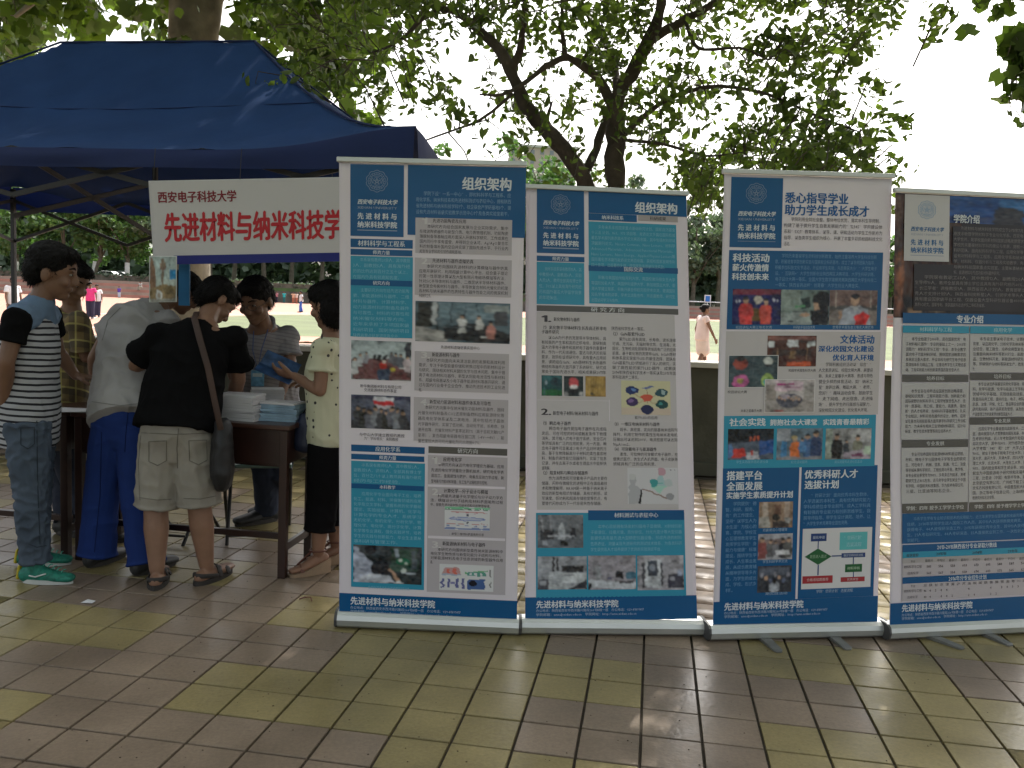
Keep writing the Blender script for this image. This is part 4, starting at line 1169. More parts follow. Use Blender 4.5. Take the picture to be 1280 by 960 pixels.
HEADS = ('西安电子科技大学XIDIANUNIVERSITY先进材料与纳米科技学院组织架构材料科学与工程系师资力量研究方向应用化学系本科教学1.2.3.4.'
 '先进功能陶瓷及应用先进材料与器件虚拟仿真新能源材料与器件新型动力能源材料和器件体系及可靠性先进材料虚拟仿真实验中心市新华集团新材料与有限公司交流能源材料合作事宜与中山大学建立教授为“学科带头”来院教授'
 '应用电化学计算化学—分子设计与模拟新能源纳米材料与电子器件科研成果国际交流纳米科技系（1）氮化物半导体材料生长及高迁移率电子器件研究陕西省科学技术一等奖。（2）GaN基紫外LED紫外LED的应用新型电子材料/纳米材料与器件瞬态电子器件阻变材料与瞬态存储器件（3）一维压电纳米材料与器件（4）可穿戴电子与能源器件材料测试与表征中心'
 '悉心指导学业助力学生成长成才科技活动薪火传激情科技创未来文体活动深化校园文化建设优化育人环境社会实践拥抱社会大课堂实践青春最精彩搭建平台全面发展实施学生素质提升计划优秀科研人才选拔计划'
 '学院介绍专业介绍应用化学培养目标专业发展学制：四年授予工理学学士学位2013-2015陕西省分专业录取分数线2016年分专业招生计划最高分平均分最低分京津冀沪苏浙皖闽赣鲁豫鄂湘粤川渝贵云藏陕甘青宁新内蒙古辽吉黑层次省份计划总数0123456789-'
 '校园讲坛大赛三等奖优秀学术报告会文艺演出合唱比赛第二届学生实践服务团走进纪念活动班级建设心理辅导未来“优研计划”流程“优研计划”选拔流程报名申请材料审核面试考核是否进入二选确定导师科研训练合格者结题优秀推荐荣誉科研扫描微信公众号关注我们科研助手培训会'
 + FOOT1 + FOOT2 + LOGO2)
ALLTXT.append(HEADS)
chars = set(''.join(ALLTXT)) - set(' \u3000')
G['rl'] = glyph_set(chars, 0.0, 1)
G['bl'] = G['rl']
G['bh'] = glyph_set(set(HEADS) - set(' \u3000'), 0.0, 3)
G['rh'] = G['bl']
for k_, th in (('rl', .09), ('bl', .09), ('bh', .10)):      # the default face draws 1 as a bare bar: give it its flag
    G[k_]['1'] = (np.array([(.26, 0), (.26 + th, 0), (.26 + th, .72), (.26, .72), (.26, .60), (.26, .49), (.10, .50), (.10, .58)]), np.array([(0, 1, 2), (0, 2, 3), (3, 4, 7), (7, 4, 5), (7, 5, 6)]), .55)

# ------------------------------------------------------------------ roll-up stands
M_alu = mat('brushed_aluminium', (.52, .54, .52), .32, metal=.55, var=.08, vscale=3)
M_alud = mat('grey_plastic_cap', (.06, .06, .06), .5)
M_pole = mat('support_pole', (.35, .36, .36), .35, metal=.8)
def stand_unit(label, basel, baser, topY, px, feet=None, Yback=None):
    """basel/baser: ground points of the cassette front ends; px: printed panel corners in the picture"""
    a = np.array(basel); b = np.array(baser); L = np.linalg.norm(b - a); ax = (b - a) / L
    back = np.array([-ax[1], ax[0], 0]); mid = (a + b) / 2
    root = empty('roll_up_stand', mid + back * .05, label, 'banner stand', 'roll-up display stands in a row')
    # half-round cassette profile
    prof = [(0.012, .006), (-.004, .02), (-.010, .05), (-.004, .074), (.012, .088), (.03, .092), (.07, .090), (.095, .07), (.1, .02), (.09, .006)]
    V = []; F = []; k = len(prof)
    for e in (a, b):
        for u, z in prof: V.append(e + back * u + np.array([0, 0, z * .86]))
    F = [tuple(range(k)), tuple(range(2 * k - 1, k - 1, -1))] + [(i, i + k, (i + 1) % k + k, (i + 1) % k) for i in range(k)]
    mesh_obj('base_cassette', V, F, M_alu, root)
    for e, s_ in ((a, -1), (b, 1)):
        V = []
        for q in (e + ax * s_ * .001, e + ax * s_ * .012):
            for u, z in prof: V.append(q + back * (u * 1.06 - .003) + np.array([0, 0, z * .88]))
        mesh_obj('end_cap', V, F, M_alud, root)
    tl, tr_, br, bl = px
    # plane of the sheet: bottom edge above the cassette, leaning to the top edge
    pa = a + back * .018 + np.array([0, 0, .078]); pb = b + back * .018 + np.array([0, 0, .078])
    pm = P((tl[0] + tr_[0]) / 2, (tl[1] + tr_[1]) / 2, topY)
    sh = Sheet(root, [tl, tr_, br, bl], (pa, pb, pm))
    sh.panel('printed_sheet', WHITE)
    # top rail
    q = sh.world([(-.012, -.004), (1.012, -.004)])
    m = MB().bar(q[0] + [0, 0, .004], q[1] + [0, 0, .004], .022, .026, side=(0, 0, 1)); m.build('top_rail', M_alu, root, bevel=.004)
    tm = (q[0] + q[1]) / 2
    MB().tube([mid + back * .06 + [0, 0, .05], tm + back * .02 + [0, 0, -.01]], [.009, .006], 8).build('support_pole', M_pole, root, True)
    if feet:
        for (xa, ya), (xb, yb) in feet:
            A = gr(xa, ya); B = gr(xb, yb); d = nrm(B - A); s2 = np.array([-d[1], d[0], 0])
            A = A - d * .12
            V = []
            pr = [(A, .026, .018), (A + (B - A) * .55, .024, .015), (B - d * .01, .02, .009), (B, .012, .006)]
            for c, w_, z in pr:
                for sg in (-1, 1):
                    V.append(c + s2 * w_ * sg + np.array([0, 0, .0005])); V.append(c + s2 * w_ * sg + np.array([0, 0, z]))
            F2 = []
            for i in range(3):
                j = i * 4; F2 += [(j, j + 4, j + 5, j + 1), (j + 2, j + 3, j + 7, j + 6), (j + 1, j + 5, j + 7, j + 3), (j, j + 2, j + 6, j + 4)]
            F2 += [(0, 1, 3, 2), (12, 14, 15, 13)]
            mesh_obj('foot', V, F2, mat('foot_metal', (.17, .17, .16), .45, metal=.2, var=.15, vscale=20), root)
    return sh
def logo(sh, x0, y0, x1, y1, inv=False, bg=DB, fg=TXW):
    """emblem, name and school, in a block"""
    sh.rect(x0, y0, x1, y1, bg)
    w = x1 - x0; h = y1 - y0; cx = (x0 + x1) / 2
    sh.emblem(cx, y0 + h * .235, w * .21, tuple(.35 * a + .65 * b for a, b in zip(fg, bg)) if not inv else LITB)
    c2 = fg
    f = dict(yref=cx)
    sh.text(LOGO1, x0 + w * .13, y0 + h * .485, x1 - w * .12, y0 + h * .555, c2, True, res='hi', shear=.25, name='university_lettering', **f)
    sh.text(LOGO2, x0 + w * .13, y0 + h * .575, x1 - w * .12, y0 + h * .62, tuple(.5 * a + .5 * b for a, b in zip(c2, bg)), False, name='university_lettering', **f)
    sh.text('先 进 材 料 与', x0 + w * .13, y0 + h * .67, x1 - w * .12, y0 + h * .76, c2, True, res='hi', name='school_lettering', **f)
    sh.text(LOGO4, x0 + w * .13, y0 + h * .785, x1 - w * .12, y0 + h * .875, c2, True, res='hi', name='school_lettering', **f)
    a = sh.st(x0 + w * .13, y0 + h * .905); b = sh.st(x1 - w * .12, y0 + h * .905)
    sh.rect(x0 + w * .13, y0 + h * .905, x1 - w * .12, y0 + h * .91, tuple(.5 * a + .5 * b for a, b in zip(c2, bg)), 2)
def footer(sh, x0, xa, xb, xe, y0, yt0, yt1, ys1, ys2, bottom=None):
    a = sh.st(x0, y0)
    ST = [(0, a[1]), (1, a[1]), (1, 1), (0, 1)]
    sh._poly(ST, DB, 1, 'footer_block')
    sh.text(LOGO3 + LOGO4, xa, yt0, xb, yt1, TXW, True, res='hi', name='footer_lettering')
    e = xa + (xe - xa) * .93
    sh.text(FOOT1, xa, ys1 - 1.9, xe, ys1 + 1.9, LITB if False else (.38, .47, .6), name='contact_lettering', merge='contact_lettering')
    sh.text(FOOT2, xa, ys2 - 1.9, e, ys2 + 1.9, (.38, .47, .6), merge='contact_lettering')
SK = (.42, .27, .19); BK = (.02, .02, .025)
# ---- stand 1
g = lambda x, y: gr(x, y)
def base_pts(l, r): return gr(*l), gr(*r)
A1, B1 = base_pts((421, 786), (648, 796))
s1 = stand_unit('leftmost roll-up stand, blue and white, beside the recruiting desk', A1, B1, 3.90, [(424, 203), (656.5, 208.5), (646, 778), (424, 767.5)])
logo(s1, 438, 205, 504.5, 296.5)
s1.rect(510, 206, 656, 297.5, DB)
s1.text('组织架构', 577.5, 221, 640, 237.5, TXW, True, res='hi', name='title_lettering')
s1.para(T1['intro'], 520, 639, 241.5, 7.7, 5.6, (.20, .34, .50))
s1.bar(438, 298, 516, 310, '材料科学与工程系'); s1.bar(438, 310.8, 515.5, 319.5, '师资力量')
s1.rect(438, 319.5, 515.5, 423, TEAL)
s1.para(T1['t1'], 441, 513, 324, 7.2, 5.0, LIT, .85)
s1.bar(438, 349, 515.5, 357.5, '研究方向', lay=1.5)
s1.para(T1['t2'], 441, 512, 362, 7.1, 5.0, LIT, .8)
s1.picture(439, 425, 514, 476.5, (.36, .42, .44), [('r', 0, .45, 1, .55, (.10, .05, .055)), ('p', [(.2, .5), (.75, .5), (1, 1), (0, 1)], (.16, .07, .075)), ('r', .9, .02, .1, .4, (.05, .05, .06)),
   ('r', .36, .36, .06, .12, BK), ('r', .45, .36, .06, .12, BK), ('r', .54, .36, .06, .12, BK), ('r', .45, .72, .2, .28, (.05, .07, .12)),
   ('person', .06, .42, .4, (.45, .48, .5), BK), ('person', .15, .32, .35, (.4, .42, .45), BK), ('person', .25, .28, .3, (.25, .25, .28), BK), ('person', .68, .27, .3, (.12, .12, .14), BK), ('person', .75, .3, .33, (.1, .1, .12), BK), ('person', .83, .3, .36, (.12, .13, .16), BK), ('person', .94, .33, .45, (.5, .42, .45), BK),
   ('e', .54, .62, .07, .1, (.55, .04, .03)), ('e', .56, .52, .04, .05, (.6, .5, .45)), ('e', .7, .72, .06, .05, (.5, .4, .05)), ('r', .12, .62, .1, .03, (.7, .7, .7)), ('r', .8, .66, .1, .03, (.7, .7, .7)), ('e', .04, .8, .09, .06, (.6, .6, .62))])
s1.text('新华集团新材料与有限公司', 450, 480, 502, 484.5, TXD, merge='caption_lettering'); s1.text('交流能源材料合作事宜', 455, 485, 496, 489.5, TXD, merge='caption_lettering')
s1.picture(439, 493, 513, 537.5, (.10, .11, .16), [('r', 0, 0, 1, .12, (.05, .05, .09)), ('r', .38, .04, .34, .12, (.6, .6, .65)), ('r', .38, .16, .34, .14, (.5, .03, .04)), ('r', .38, .3, .34, .1, (.55, .5, .55)), ('r', 0, .75, 1, .25, (.03, .03, .035))]
   + [('person', .12 + .095 * i, .3 + .05 * (i % 3), .62, [(.06, .06, .07), (.03, .03, .03), (.12, .12, .15), (.2, .21, .24)][i % 4], BK) for i in range(9)])
s1.text('与中山大学建立教授的教授', 449, 540.5, 506, 545, TXD, merge='caption_lettering'); s1.text('为“学科带头”来院教授', 455, 545.5, 498, 550, TXD, merge='caption_lettering')
s1.bar(439, 555.5, 531, 565.7, '应用化学系'); s1.bar(439, 567, 530.5, 575.7, '师资力量')
s1.rect(439, 575.7, 530, 737.5, TEAL)
s1.para(T1['t3'], 442, 527, 580.5, 6.6, 4.8, LIT, .75)
s1.bar(439, 604, 530, 612, '本科教学', lay=1.5)
s1.para(T1['t4'], 442, 527, 616.5, 6.6, 4.8, LIT, .7)
s1.picture(441.7, 680.5, 527, 731, (.03, .04, .045), [('r', 0, 0, 1, .25, (.06, .07, .08)), ('r', .55, .05, .4, .6, (.05, .09, .07)), ('p', [(0, .05), (.04, .05), (.12, .2), (.26, .45), (.3, .8), (.1, 1), (0, 1)], (.42, .45, .55)), ('e', .24, .12, .09, .14, BK), ('e', .4, .6, .15, .22, BK), ('p', [(.25, .75), (.5, .8), (.6, 1), (.1, 1), (.12, .82)], (.5, .52, .58)),
   ('p', [(.52, .62), (.56, .6), (.7, .95), (.62, 1)], SK), ('p', [(.6, 1), (.66, .9), (.75, 1)], (.6, .62, .65)), ('e', .72, .4, .1, .1, (.03, .16, .09)), ('e', .68, .37, .03, .04, (.5, .55, .5)), ('e', .76, .44, .03, .03, (.5, .55, .5)), ('e', .74, .64, .05, .06, (.5, .55, .5)), ('r', .6, .08, .06, .2, (.3, .35, .4)), ('r', .85, .1, .08, .5, (.1, .12, .14)), ('r', .7, .7, .2, .03, (.4, .45, .5))])
s1.text('应用化学系学生在实验室科研训练', 460, 732, 512, 735.8, LIT, merge='caption_lettering')
def gbox(sh, x0, y0, x1, y1, num, head, hx0, hx1, hy, lines, ly, dy, last=.5, sz=4.9, numcol=(.55, .53, .53)):
    sh.rect(x0, y0, x1, y1, GREY, 1.5)
    if num: sh.text(num, x0 + 8, hy - 5.2, x0 + 20, hy + 5.2, numcol, True, res='hi', name='numeral')
    sh.text(head, hx0, hy - 2.7, hx1, hy + 2.7, TXD, True, merge='heading_lettering')
    sh.para(lines, x0 + 5, x1 - 4, ly, dy, sz, TXD, last)
gbox(s1, 519.5, 272, 639.5, 319.5, '1.', '先进功能陶瓷及应用', 541, 583, 275.8, T1['g1'], 282.7, 6.25, .5)
gbox(s1, 518.8, 322, 639, 372, '2.', '先进材料与器件虚拟仿真', 540.5, 592, 325.7, T1['g2'], 332.5, 6.15, .15)
s1.picture(519.5, 376, 637, 430, (.10, .14, .17), [('p', [(0, .6), (.3, .75), (.35, 1), (0, 1)], (.36, .35, .34)), ('r', .02, .02, .16, .62, (.035, .035, .035)), ('r', .18, .02, .05, .55, (.4, .42, .44)), ('r', .23, .02, .7, .4, (.14, .2, .24)), ('r', .23, .02, .012, .72, BK), ('r', .38, .02, .01, .5, BK), ('r', .52, .05, .008, .4, BK), ('r', .66, .06, .008, .35, BK), ('r', .75, .05, .25, .2, (.25, .28, .28)),
   ('p', [(.3, .62), (.62, .5), (1, .75), (1, 1), (.3, .95)], (.025, .025, .03)), ('person', .5, .3, .45, (.6, .6, .6), BK), ('person', .68, .32, .35, (.55, .55, .55), (.03, .02, .02)), ('person', .8, .42, .5, (.45, .2, .17), BK), ('r', .7, .83, .06, .05, (.7, .7, .7)), ('r', .84, .2, .14, .35, (.06, .06, .07)), ('r', .3, .6, .3, .03, (.12, .14, .16))])
s1.text('先进材料虚拟仿真实验中心', 551, 431.5, 600, 436, TXD, merge='caption_lettering')
gbox(s1, 518.5, 438.7, 635.5, 492, '3.', '新能源材料与器件', 540, 575, 443, T1['g3'], 449.7, 6.2, .06)
gbox(s1, 517.5, 496, 634.5, 555, '4.', '新型动力能源材料和器件体系及可靠性', 537, 614, 501.8, T1['g4'], 508.5, 7.0, .75)
s1.bar(535.7, 557.6, 634, 568, '研究方向', DG, (.5, .5, .5))
s1.rect(535, 568.5, 631.5, 744, GREY)
s1.rect(535, 608, 631.5, 608.9, WHITE, 1.6); s1.rect(535, 672.5, 631.5, 673.4, WHITE, 1.6)
for t, y in (('1.', 575), ('2.', 614), ('3.', 680)): s1.text(t, 540, y - 5.5, 552, y + 5.5, (.55, .53, .53), True, res='hi', name='numeral')
s1.text('应用电化学', 554, 571, 577.5, 576.6, TXD, True, merge='heading_lettering'); s1.para(T1['h1'], 539, 630, 580, 7.0, 4.7, TXD, .8)
s1.text('计算化学—分子设计与模拟', 554.5, 610.3, 610, 615.8, TXD, True, merge='heading_lettering'); s1.para(T1['h2'], 538, 629, 619, 5.6, 4.5, TXD, .85)
s1.text('新能源纳米材料与电子器件', 553, 676.3, 607, 681.8, TXD, True, merge='heading_lettering'); s1.para(T1['h3'], 538, 629, 686, 5.4, 4.5, TXD, .05)
WH = (.62, .62, .64)
s1.picture(556, 632.5, 612, 664, WH, [('r', 0, .02, 1, .07, (.2, .5, .3)), ('r', 0, .1, 1, .03, (.1, .2, .15)), ('e', .5, .52, .42, .09, (.2, .25, .5)), ('e', .5, .52, .37, .05, (.45, .48, .6)), ('r', 0, .9, 1, .08, (.2, .25, .45)), ('r', .05, .2, .9, .02, (.5, .2, .2)), ('r', .05, .74, .9, .02, (.5, .2, .2))] + [('r', .05 + .2 * i, .24, .08, .03, (.5, .25, .3)) for i in range(5)] + [('r', .05 + .2 * i, .8, .08, .04, (.2, .25, .45)) for i in range(5)] + [('r', .48, .3, .05, .12, (.1, .1, .15)), ('r', .48, .62, .05, .1, (.1, .1, .15))], name='printed_diagram', soft=False)
s1.text('图：新型二维材料表面吸附示意图', 559, 665, 607, 668.7, TXD, merge='caption_lettering')
s1.picture(549.5, 704.5, 616.5, 740, (.62, .62, .63), [('p', [(.05, .4), (.1, .15), (.35, .1), (.4, .4)], (.5, .3, .3)), ('r', .15, .18, .06, .24, (.6, .15, .12)), ('r', .26, .18, .06, .24, (.6, .15, .12)), ('r', .04, .38, .36, .06, (.35, .4, .5)), ('p', [(.48, .3), (.9, .2), (.9, .24), (.48, .36)], (.15, .4, .2)), ('r', .52, .28, .35, .14, (.1, .3, .25)), ('r', .57, .3, .04, .1, WH), ('r', .66, .3, .04, .1, WH), ('r', .76, .3, .04, .1, WH),
   ('r', .03, .55, .05, .36, (.12, .13, .3)), ('r', .15, .55, .05, .36, (.12, .13, .3)), ('r', .3, .55, .05, .36, (.12, .13, .3)), ('r', .42, .55, .05, .36, (.12, .13, .3)), ('e', .25, .72, .04, .06, (.2, .2, .4)), ('r', .52, .55, .32, .38, (.06, .12, .3)), ('e', .62, .7, .08, .12, (.01, .01, .02)), ('r', .93, .15, .03, .3, (.2, .2, .2)), ('r', .93, .6, .03, .25, (.2, .2, .2))], name='printed_diagram', soft=False)
footer(s1, 424, 438, 544, 576, 741, 745.5, 755.5, 759, 763.8)
s1.finish()

# ---- stand 2
A2, B2 = base_pts((652, 795), (879, 797))
s2 = stand_unit('second roll-up stand from the left, glossy with numbered research sections', A2, B2, 4.12, [(657.5, 236), (858.5, 245), (871.5, 773.5), (656.5, 777)])
logo(s2, 671, 236.5, 730.5, 318)
s2.rect(735.5, 239, 858.5, 271.3, DB)
s2.text('组织架构', 793.5, 252, 847, 266, TXW, True, res='hi', name='title_lettering')
s2.bar(671, 319.3, 730.5, 327, '师资力量', fill=.68); s2.rect(671, 327, 730.5, 381.5, TEAL); s2.para(T2['a'], 674, 727, 335.5, 7.2, 5.0, LIT, .5)
s2.bar(735.5, 266.5, 796, 276.5, '纳米科技系', fill=.55, lay=1.5); s2.bar(797.5, 268.5, 847.3, 277, '科研成果', (.36, .33, .33), (.04, .04, .04), fill=.6, lay=1.5)
s2.rect(735.5, 276.7, 847.5, 382.5, TEAL); s2.para(T2['b'], 739, 844, 283.5, 6.75, 4.8, LIT, .9)
s2.bar(735.5, 331.5, 847.5, 340.5, '国际交流', lay=1.6, fill=.66); s2.para(T2['c'], 739, 844, 346.5, 7.1, 4.8, LIT, .35)
s2.bar(671, 381.3, 848, 391.0, '研 究 方 向', DG, (.55, .55, .55), fill=.62)
GR2 = (.49, .46, .465)
s2.rect(671, 389.3, 848.5, 637, GR2, .9)
s2.rect(671, 500, 761, 501, WHITE, 1.6); s2.rect(761, 500, 762, 526, WHITE, 1.6); s2.rect(761, 525.5, 850, 526.5, WHITE, 1.6)
s2.text('1.', 677, 392.5, 690, 403, TXD, True, res='hi', name='numeral'); s2.text('氮化物材料与器件', 692, 396.3, 725, 401.5, TXD, True, merge='heading_lettering')
s2.text('（1）氮化物半导体材料生长及高迁移率电', 676, 406.3, 758, 411.5, TXD, True, merge='heading_lettering'); s2.text('子器件研究', 677, 412, 699, 417, TXD, True, merge='heading_lettering')
s2.para(T2['d'], 677, 757.5, 421.5, 6.1, 4.9, TXD, 1)
s2.picture(677, 469, 702.7, 495, (.01, .07, .07), [('r', 0, .0, 1, .3, (.03, .12, .13)), ('r', 0, .7, 1, .3, (.01, .12, .03)), ('e', .2, .35, .08, .12, (.3, .4, .45)), ('r', .12, .05, .05, .9, (.05, .16, .16)), ('e', .7, .3, .3, .2, (.01, .04, .05))])
s2.picture(705, 470, 729, 495.3, (.02, .03, .03), [('e', .5, .35, .24, .3, (.55, .08, .09)), ('e', .5, .55, .2, .13, (.7, .65, .65)), ('e', .5, .75, .3, .12, (.01, .01, .01)), ('r', 0, .8, .2, .2, (.3, .3, .3)), ('r', .8, .8, .2, .2, (.3, .3, .3))])
s2.picture(731.5, 470, 757, 496, (.32, .20, .06), [('p', [(.1 + .12 * i, .05), (.14 + .12 * i, .05), (.05 + .13 * i, .95), (.01 + .13 * i, .95)], (.42, .28, .08)) for i in range(7)] + [('e', .3, .85, .08, .08, (.05, .04, .02)), ('e', .42, .9, .05, .05, (.05, .04, .02))])
s2.rect(676, 496.5, 758, 497.6, (.5, .42, .25), 2)
s2.text('2.', 676.5, 509, 689.5, 519.5, TXD, True, res='hi', name='numeral'); s2.text('新型电子材料/纳米材料与器件', 691, 513.6, 748, 519, TXD, True, merge='heading_lettering')
s2.text('（1）瞬态电子器件', 676, 526.3, 714, 531.5, TXD, True, merge='heading_lettering'); s2.para(T2['f'], 677, 758, 535.4, 6.2, 4.9, TXD, .16)
s2.text('（2）阻变材料与瞬态存储器件', 676, 588.3, 735, 593.5, TXD, True, merge='heading_lettering'); s2.para(T2['g'], 677, 759, 597.6, 6.3, 4.9, TXD, .95)
s2.text('陕西省科学技术一等奖。', 764, 408, 808, 413, TXD, merge='body_lettering'); s2.text('（2）GaN基紫外LED', 763, 414.5, 806, 419.7, TXD, True, merge='heading_lettering')
s2.para(T2['e'], 765, 845, 423.6, 5.95, 4.8, TXD, .45)
YL = (.56, .53, .34)
s2.picture(776, 475.5, 838.5, 519, YL, [('p', [(.0, .8), (1, .8), (1, 1), (0, 1)], (.56, .46, .37)), ('p', [(.42, .22), (.58, .14), (.68, .16), (.5, .25)], (.15, .18, .35)), ('r', .52, .22, .01, .6, (.3, .15, .1)), ('p', [(.2, .35), (.8, .7), (.8, .72), (.2, .38)], (.4, .3, .2)), ('p', [(.2, .7), (.8, .35), (.8, .38), (.2, .72)], (.4, .3, .2)),
   ('e', .52, .5, .12, .11, (.55, .10, .06)), ('e', .22, .28, .13, .13, (.015, .03, .12)), ('e', .24, .26, .06, .05, (.1, .2, .45)), ('e', .22, .62, .13, .13, (.05, .03, .11)), ('e', .2, .6, .06, .05, (.2, .12, .3)), ('e', .52, .84, .13, .13, (.01, .015, .07)), ('e', .82, .34, .13, .13, (.02, .07, .09)), ('r', .84, .26, .05, .14, (.3, .4, .4)), ('e', .82, .68, .13, .13, (.01, .06, .06)), ('e', .8, .66, .05, .05, (.05, .25, .25))], name='printed_diagram', soft=False)
s2.text('紫外LED的应用', 793, 519.8, 822, 524, TXD, merge='caption_lettering')
s2.text('（3）一维压电纳米材料与器件', 765, 527.3, 825, 532.3, TXD, True, merge='heading_lettering'); s2.para(T2['h'], 766, 847, 536.7, 6.2, 4.8, TXD, .3)
s2.text('（4）可穿戴电子与能源器件', 765, 558.7, 821, 563.7, TXD, True, merge='heading_lettering'); s2.para(T2['i'], 766, 847.5, 567.6, 6.1, 4.8, TXD, .7)
s2.picture(784, 584.5, 848, 630, (.56, .55, .57), [('p', [(.05, .3), (.12, .2), (.18, .25), (.16, .5), (.28, .62), (.26, 1), (.02, 1), (.04, .5)], (.4, .4, .42)), ('e', .1, .25, .07, .1, (.5, .5, .5)), ('p', [(.26, .6), (.3, .58), (.25, 1), (.2, 1)], BK), ('p', [(.28, .6), (.32, .58), (.8, .82), (.78, .86)], (.3, .22, .2)), ('e', .84, .8, .08, .1, (.3, .3, .32)), ('p', [(.66, .14), (.5, .5), (.8, .5)], (.35, .5, .52)), ('p', [(.45, .5), (.62, .72), (.8, .5)], (.35, .58, .5)), ('e', .68, .1, .08, .11, (.5, .3, .35)), ('e', .52, .42, .08, .11, (.05, .3, .3)), ('e', .82, .42, .08, .11, (.45, .5, .5)), ('r', .85, .05, .1, .02, BK), ('r', .6, .42, .12, .02, (.1, .4, .35))], name='printed_diagram', soft=False)
s2.rect(670, 641, 858, 745, TEAL)
s2.bar(735, 637.7, 855.5, 650, '材料测试与表征中心', lay=1.6, fill=.5)
s2.para(T2['j'], 738, 852.5, 658, 7.2, 5.0, LIT, .8)
lab = [('r', 0, .75, 1, .25, (.12, .13, .15)), ('r', .05, .45, .3, .3, (.05, .05, .06)), ('r', .45, .3, .14, .45, (.4, .42, .45)), ('r', .72, .4, .12, .3, (.03, .03, .04)), ('r', .2, .62, .6, .06, (.45, .46, .5)), ('e', .53, .36, .05, .1, (.5, .52, .55)), ('r', .5, .78, .15, .15, (.02, .02, .02)), ('r', .1, .78, .12, .15, (.3, .32, .36))]
s2.picture(672, 643.5, 729, 684.5, (.17, .18, .2), lab + [('p', [(.05, 0), (.08, 0), (.14, .5), (.1, .5)], (.3, .3, .33)), ('p', [(.25, 0), (.28, 0), (.32, .5), (.29, .5)], (.26, .26, .28))])
s2.picture(672, 695.5, 733.5, 736.3, (.3, .31, .34), [('r', 0, .85, 1, .15, (.4, .42, .44)), ('r', .3, .02, .04, .5, BK), ('r', .38, .05, .04, .45, BK), ('r', .22, .45, .28, .45, (.48, .5, .53)), ('r', .48, .3, .46, .18, (.03, .03, .035)), ('r', .5, .5, .48, .3, (.5, .52, .54)), ('r', .02, .7, .2, .3, (.08, .08, .1)), ('r', .05, .74, .12, .12, (.35, .36, .4)), ('p', [(.6, 1), (1, .7), (1, 1)], (.04, .04, .05)), ('r', .54, .55, .2, .02, (.1, .1, .12))])
s2.picture(735, 694.5, 795, 736.3, (.30, .28, .31), [('p', [(0, .7), (1, .8), (1, 1), (0, .95)], (.5, .52, .56)), ('r', .15, .3, .12, .4, (.3, .31, .33)), ('r', .1, .15, .04, .5, (.2, .2, .22)), ('r', .57, .48, .18, .2, BK), ('r', .8, .5, .2, .2, (.06, .14, .2)), ('r', .0, .82, .05, .18, BK), ('r', .65, .75, .3, .08, (.05, .05, .06)), ('r', .4, .62, .08, .08, (.12, .12, .2))])
s2.picture(796.3, 694.5, 855.3, 737, (.33, .32, .35), [('r', .16, .12, .36, .8, (.5, .52, .55)), ('r', .22, .14, .22, .46, (.05, .06, .08)), ('e', .33, .36, .07, .1, (.2, .22, .26)), ('r', .1, .2, .05, .75, (.05, .05, .06)), ('r', .5, .2, .04, .7, (.05, .05, .06)), ('r', .66, .55, .34, .4, (.05, .05, .07)), ('r', .86, .45, .1, .14, (.3, .34, .45)), ('r', .7, .62, .1, .1, (.3, .3, .34))])
footer(s2, 656.5, 670, 773, 805, 746.8, 750.8, 760.5, 763.4, 768.5)
s2.finish()

# ---- stand 3
A3, B3 = base_pts((888, 803), (1108, 798))
s3 = stand_unit('third roll-up stand from the left, with a large blue activities panel and flow chart', A3, B3, 4.12, [(905.3, 217.5), (1115.5, 223.5), (1096.5, 778.5), (891, 787)],
                feet=[((955, 800), (974, 816)), ((1040, 797), (1061, 813))])
logo(s3, 914, 221, 976.5, 310)
TB = (.012, .10, .30)
s3.text('悉心指导学业', 981, 240, 1061, 254, TB, True, res='hi', name='title_lettering'); s3.text('助力学生成长成才', 980.5, 255.3, 1087, 269, TB, True, res='hi', name='title_lettering')
s3.para(T3['a'], 979.5, 1103, 273.8, 7.7, 5.4, (.09, .08, .09), .08)
s3.rect(911.5, 312.5, 1100.5, 412.5, DB)
s3.text('科技活动', 916, 316.5, 962, 327.5, TXW, True, res='hi', name='title_lettering'); s3.text('薪火传激情', 915.5, 329.5, 961, 338.8, TXW, True, res='hi', name='title_lettering'); s3.text('科技创未来', 915, 341, 961, 350, TXW, True, res='hi', name='title_lettering')
s3.para(T3['b'], 968.5, 1096, 319.6, 7.3, 5.4, (.13, .28, .46), .85)
s3.picture(916.5, 361, 975.5, 405.8, (.012, .015, .09), [('r', 0, 0, 1, .16, (.16, .03, .05)), ('e', .52, .3, .1, .13, (.5, .45, .4)), ('r', .35, .55, .22, .35, (.12, .07, .02)), ('person', .28, .18, .85, (.5, .05, .05), BK), ('person', .68, .24, .75, (.55, .08, .06), BK), ('e', .08, .35, .02, .04, (.5, .5, .6)), ('e', .15, .34, .02, .04, (.5, .5, .6)), ('e', .85, .3, .03, .04, (.5, .5, .6)), ('e', .93, .32, .02, .04, (.5, .5, .6))])
s3.picture(976, 362, 1035, 406.2, (.14, .19, .18), [('r', 0, 0, .4, .6, (.22, .27, .25)), ('r', 0, .65, 1, .35, (.26, .3, .3)), ('e', .85, .3, .2, .28, (.01, .01, .012)), ('p', [(.68, .4), (.78, .38), (.8, .65), (.7, .6)], SK), ('p', [(.6, .6), (1, .5), (1, 1), (.65, 1)], (.015, .015, .02)), ('p', [(.4, .25), (.6, .2), (.62, .5), (.45, .55)], (.02, .03, .03)), ('r', .3, .45, .2, .06, (.08, .25, .12)), ('r', .25, .6, .3, .05, (.1, .12, .12)), ('e', .5, .72, .1, .06, SK), ('r', .15, .88, .12, .05, BK)])
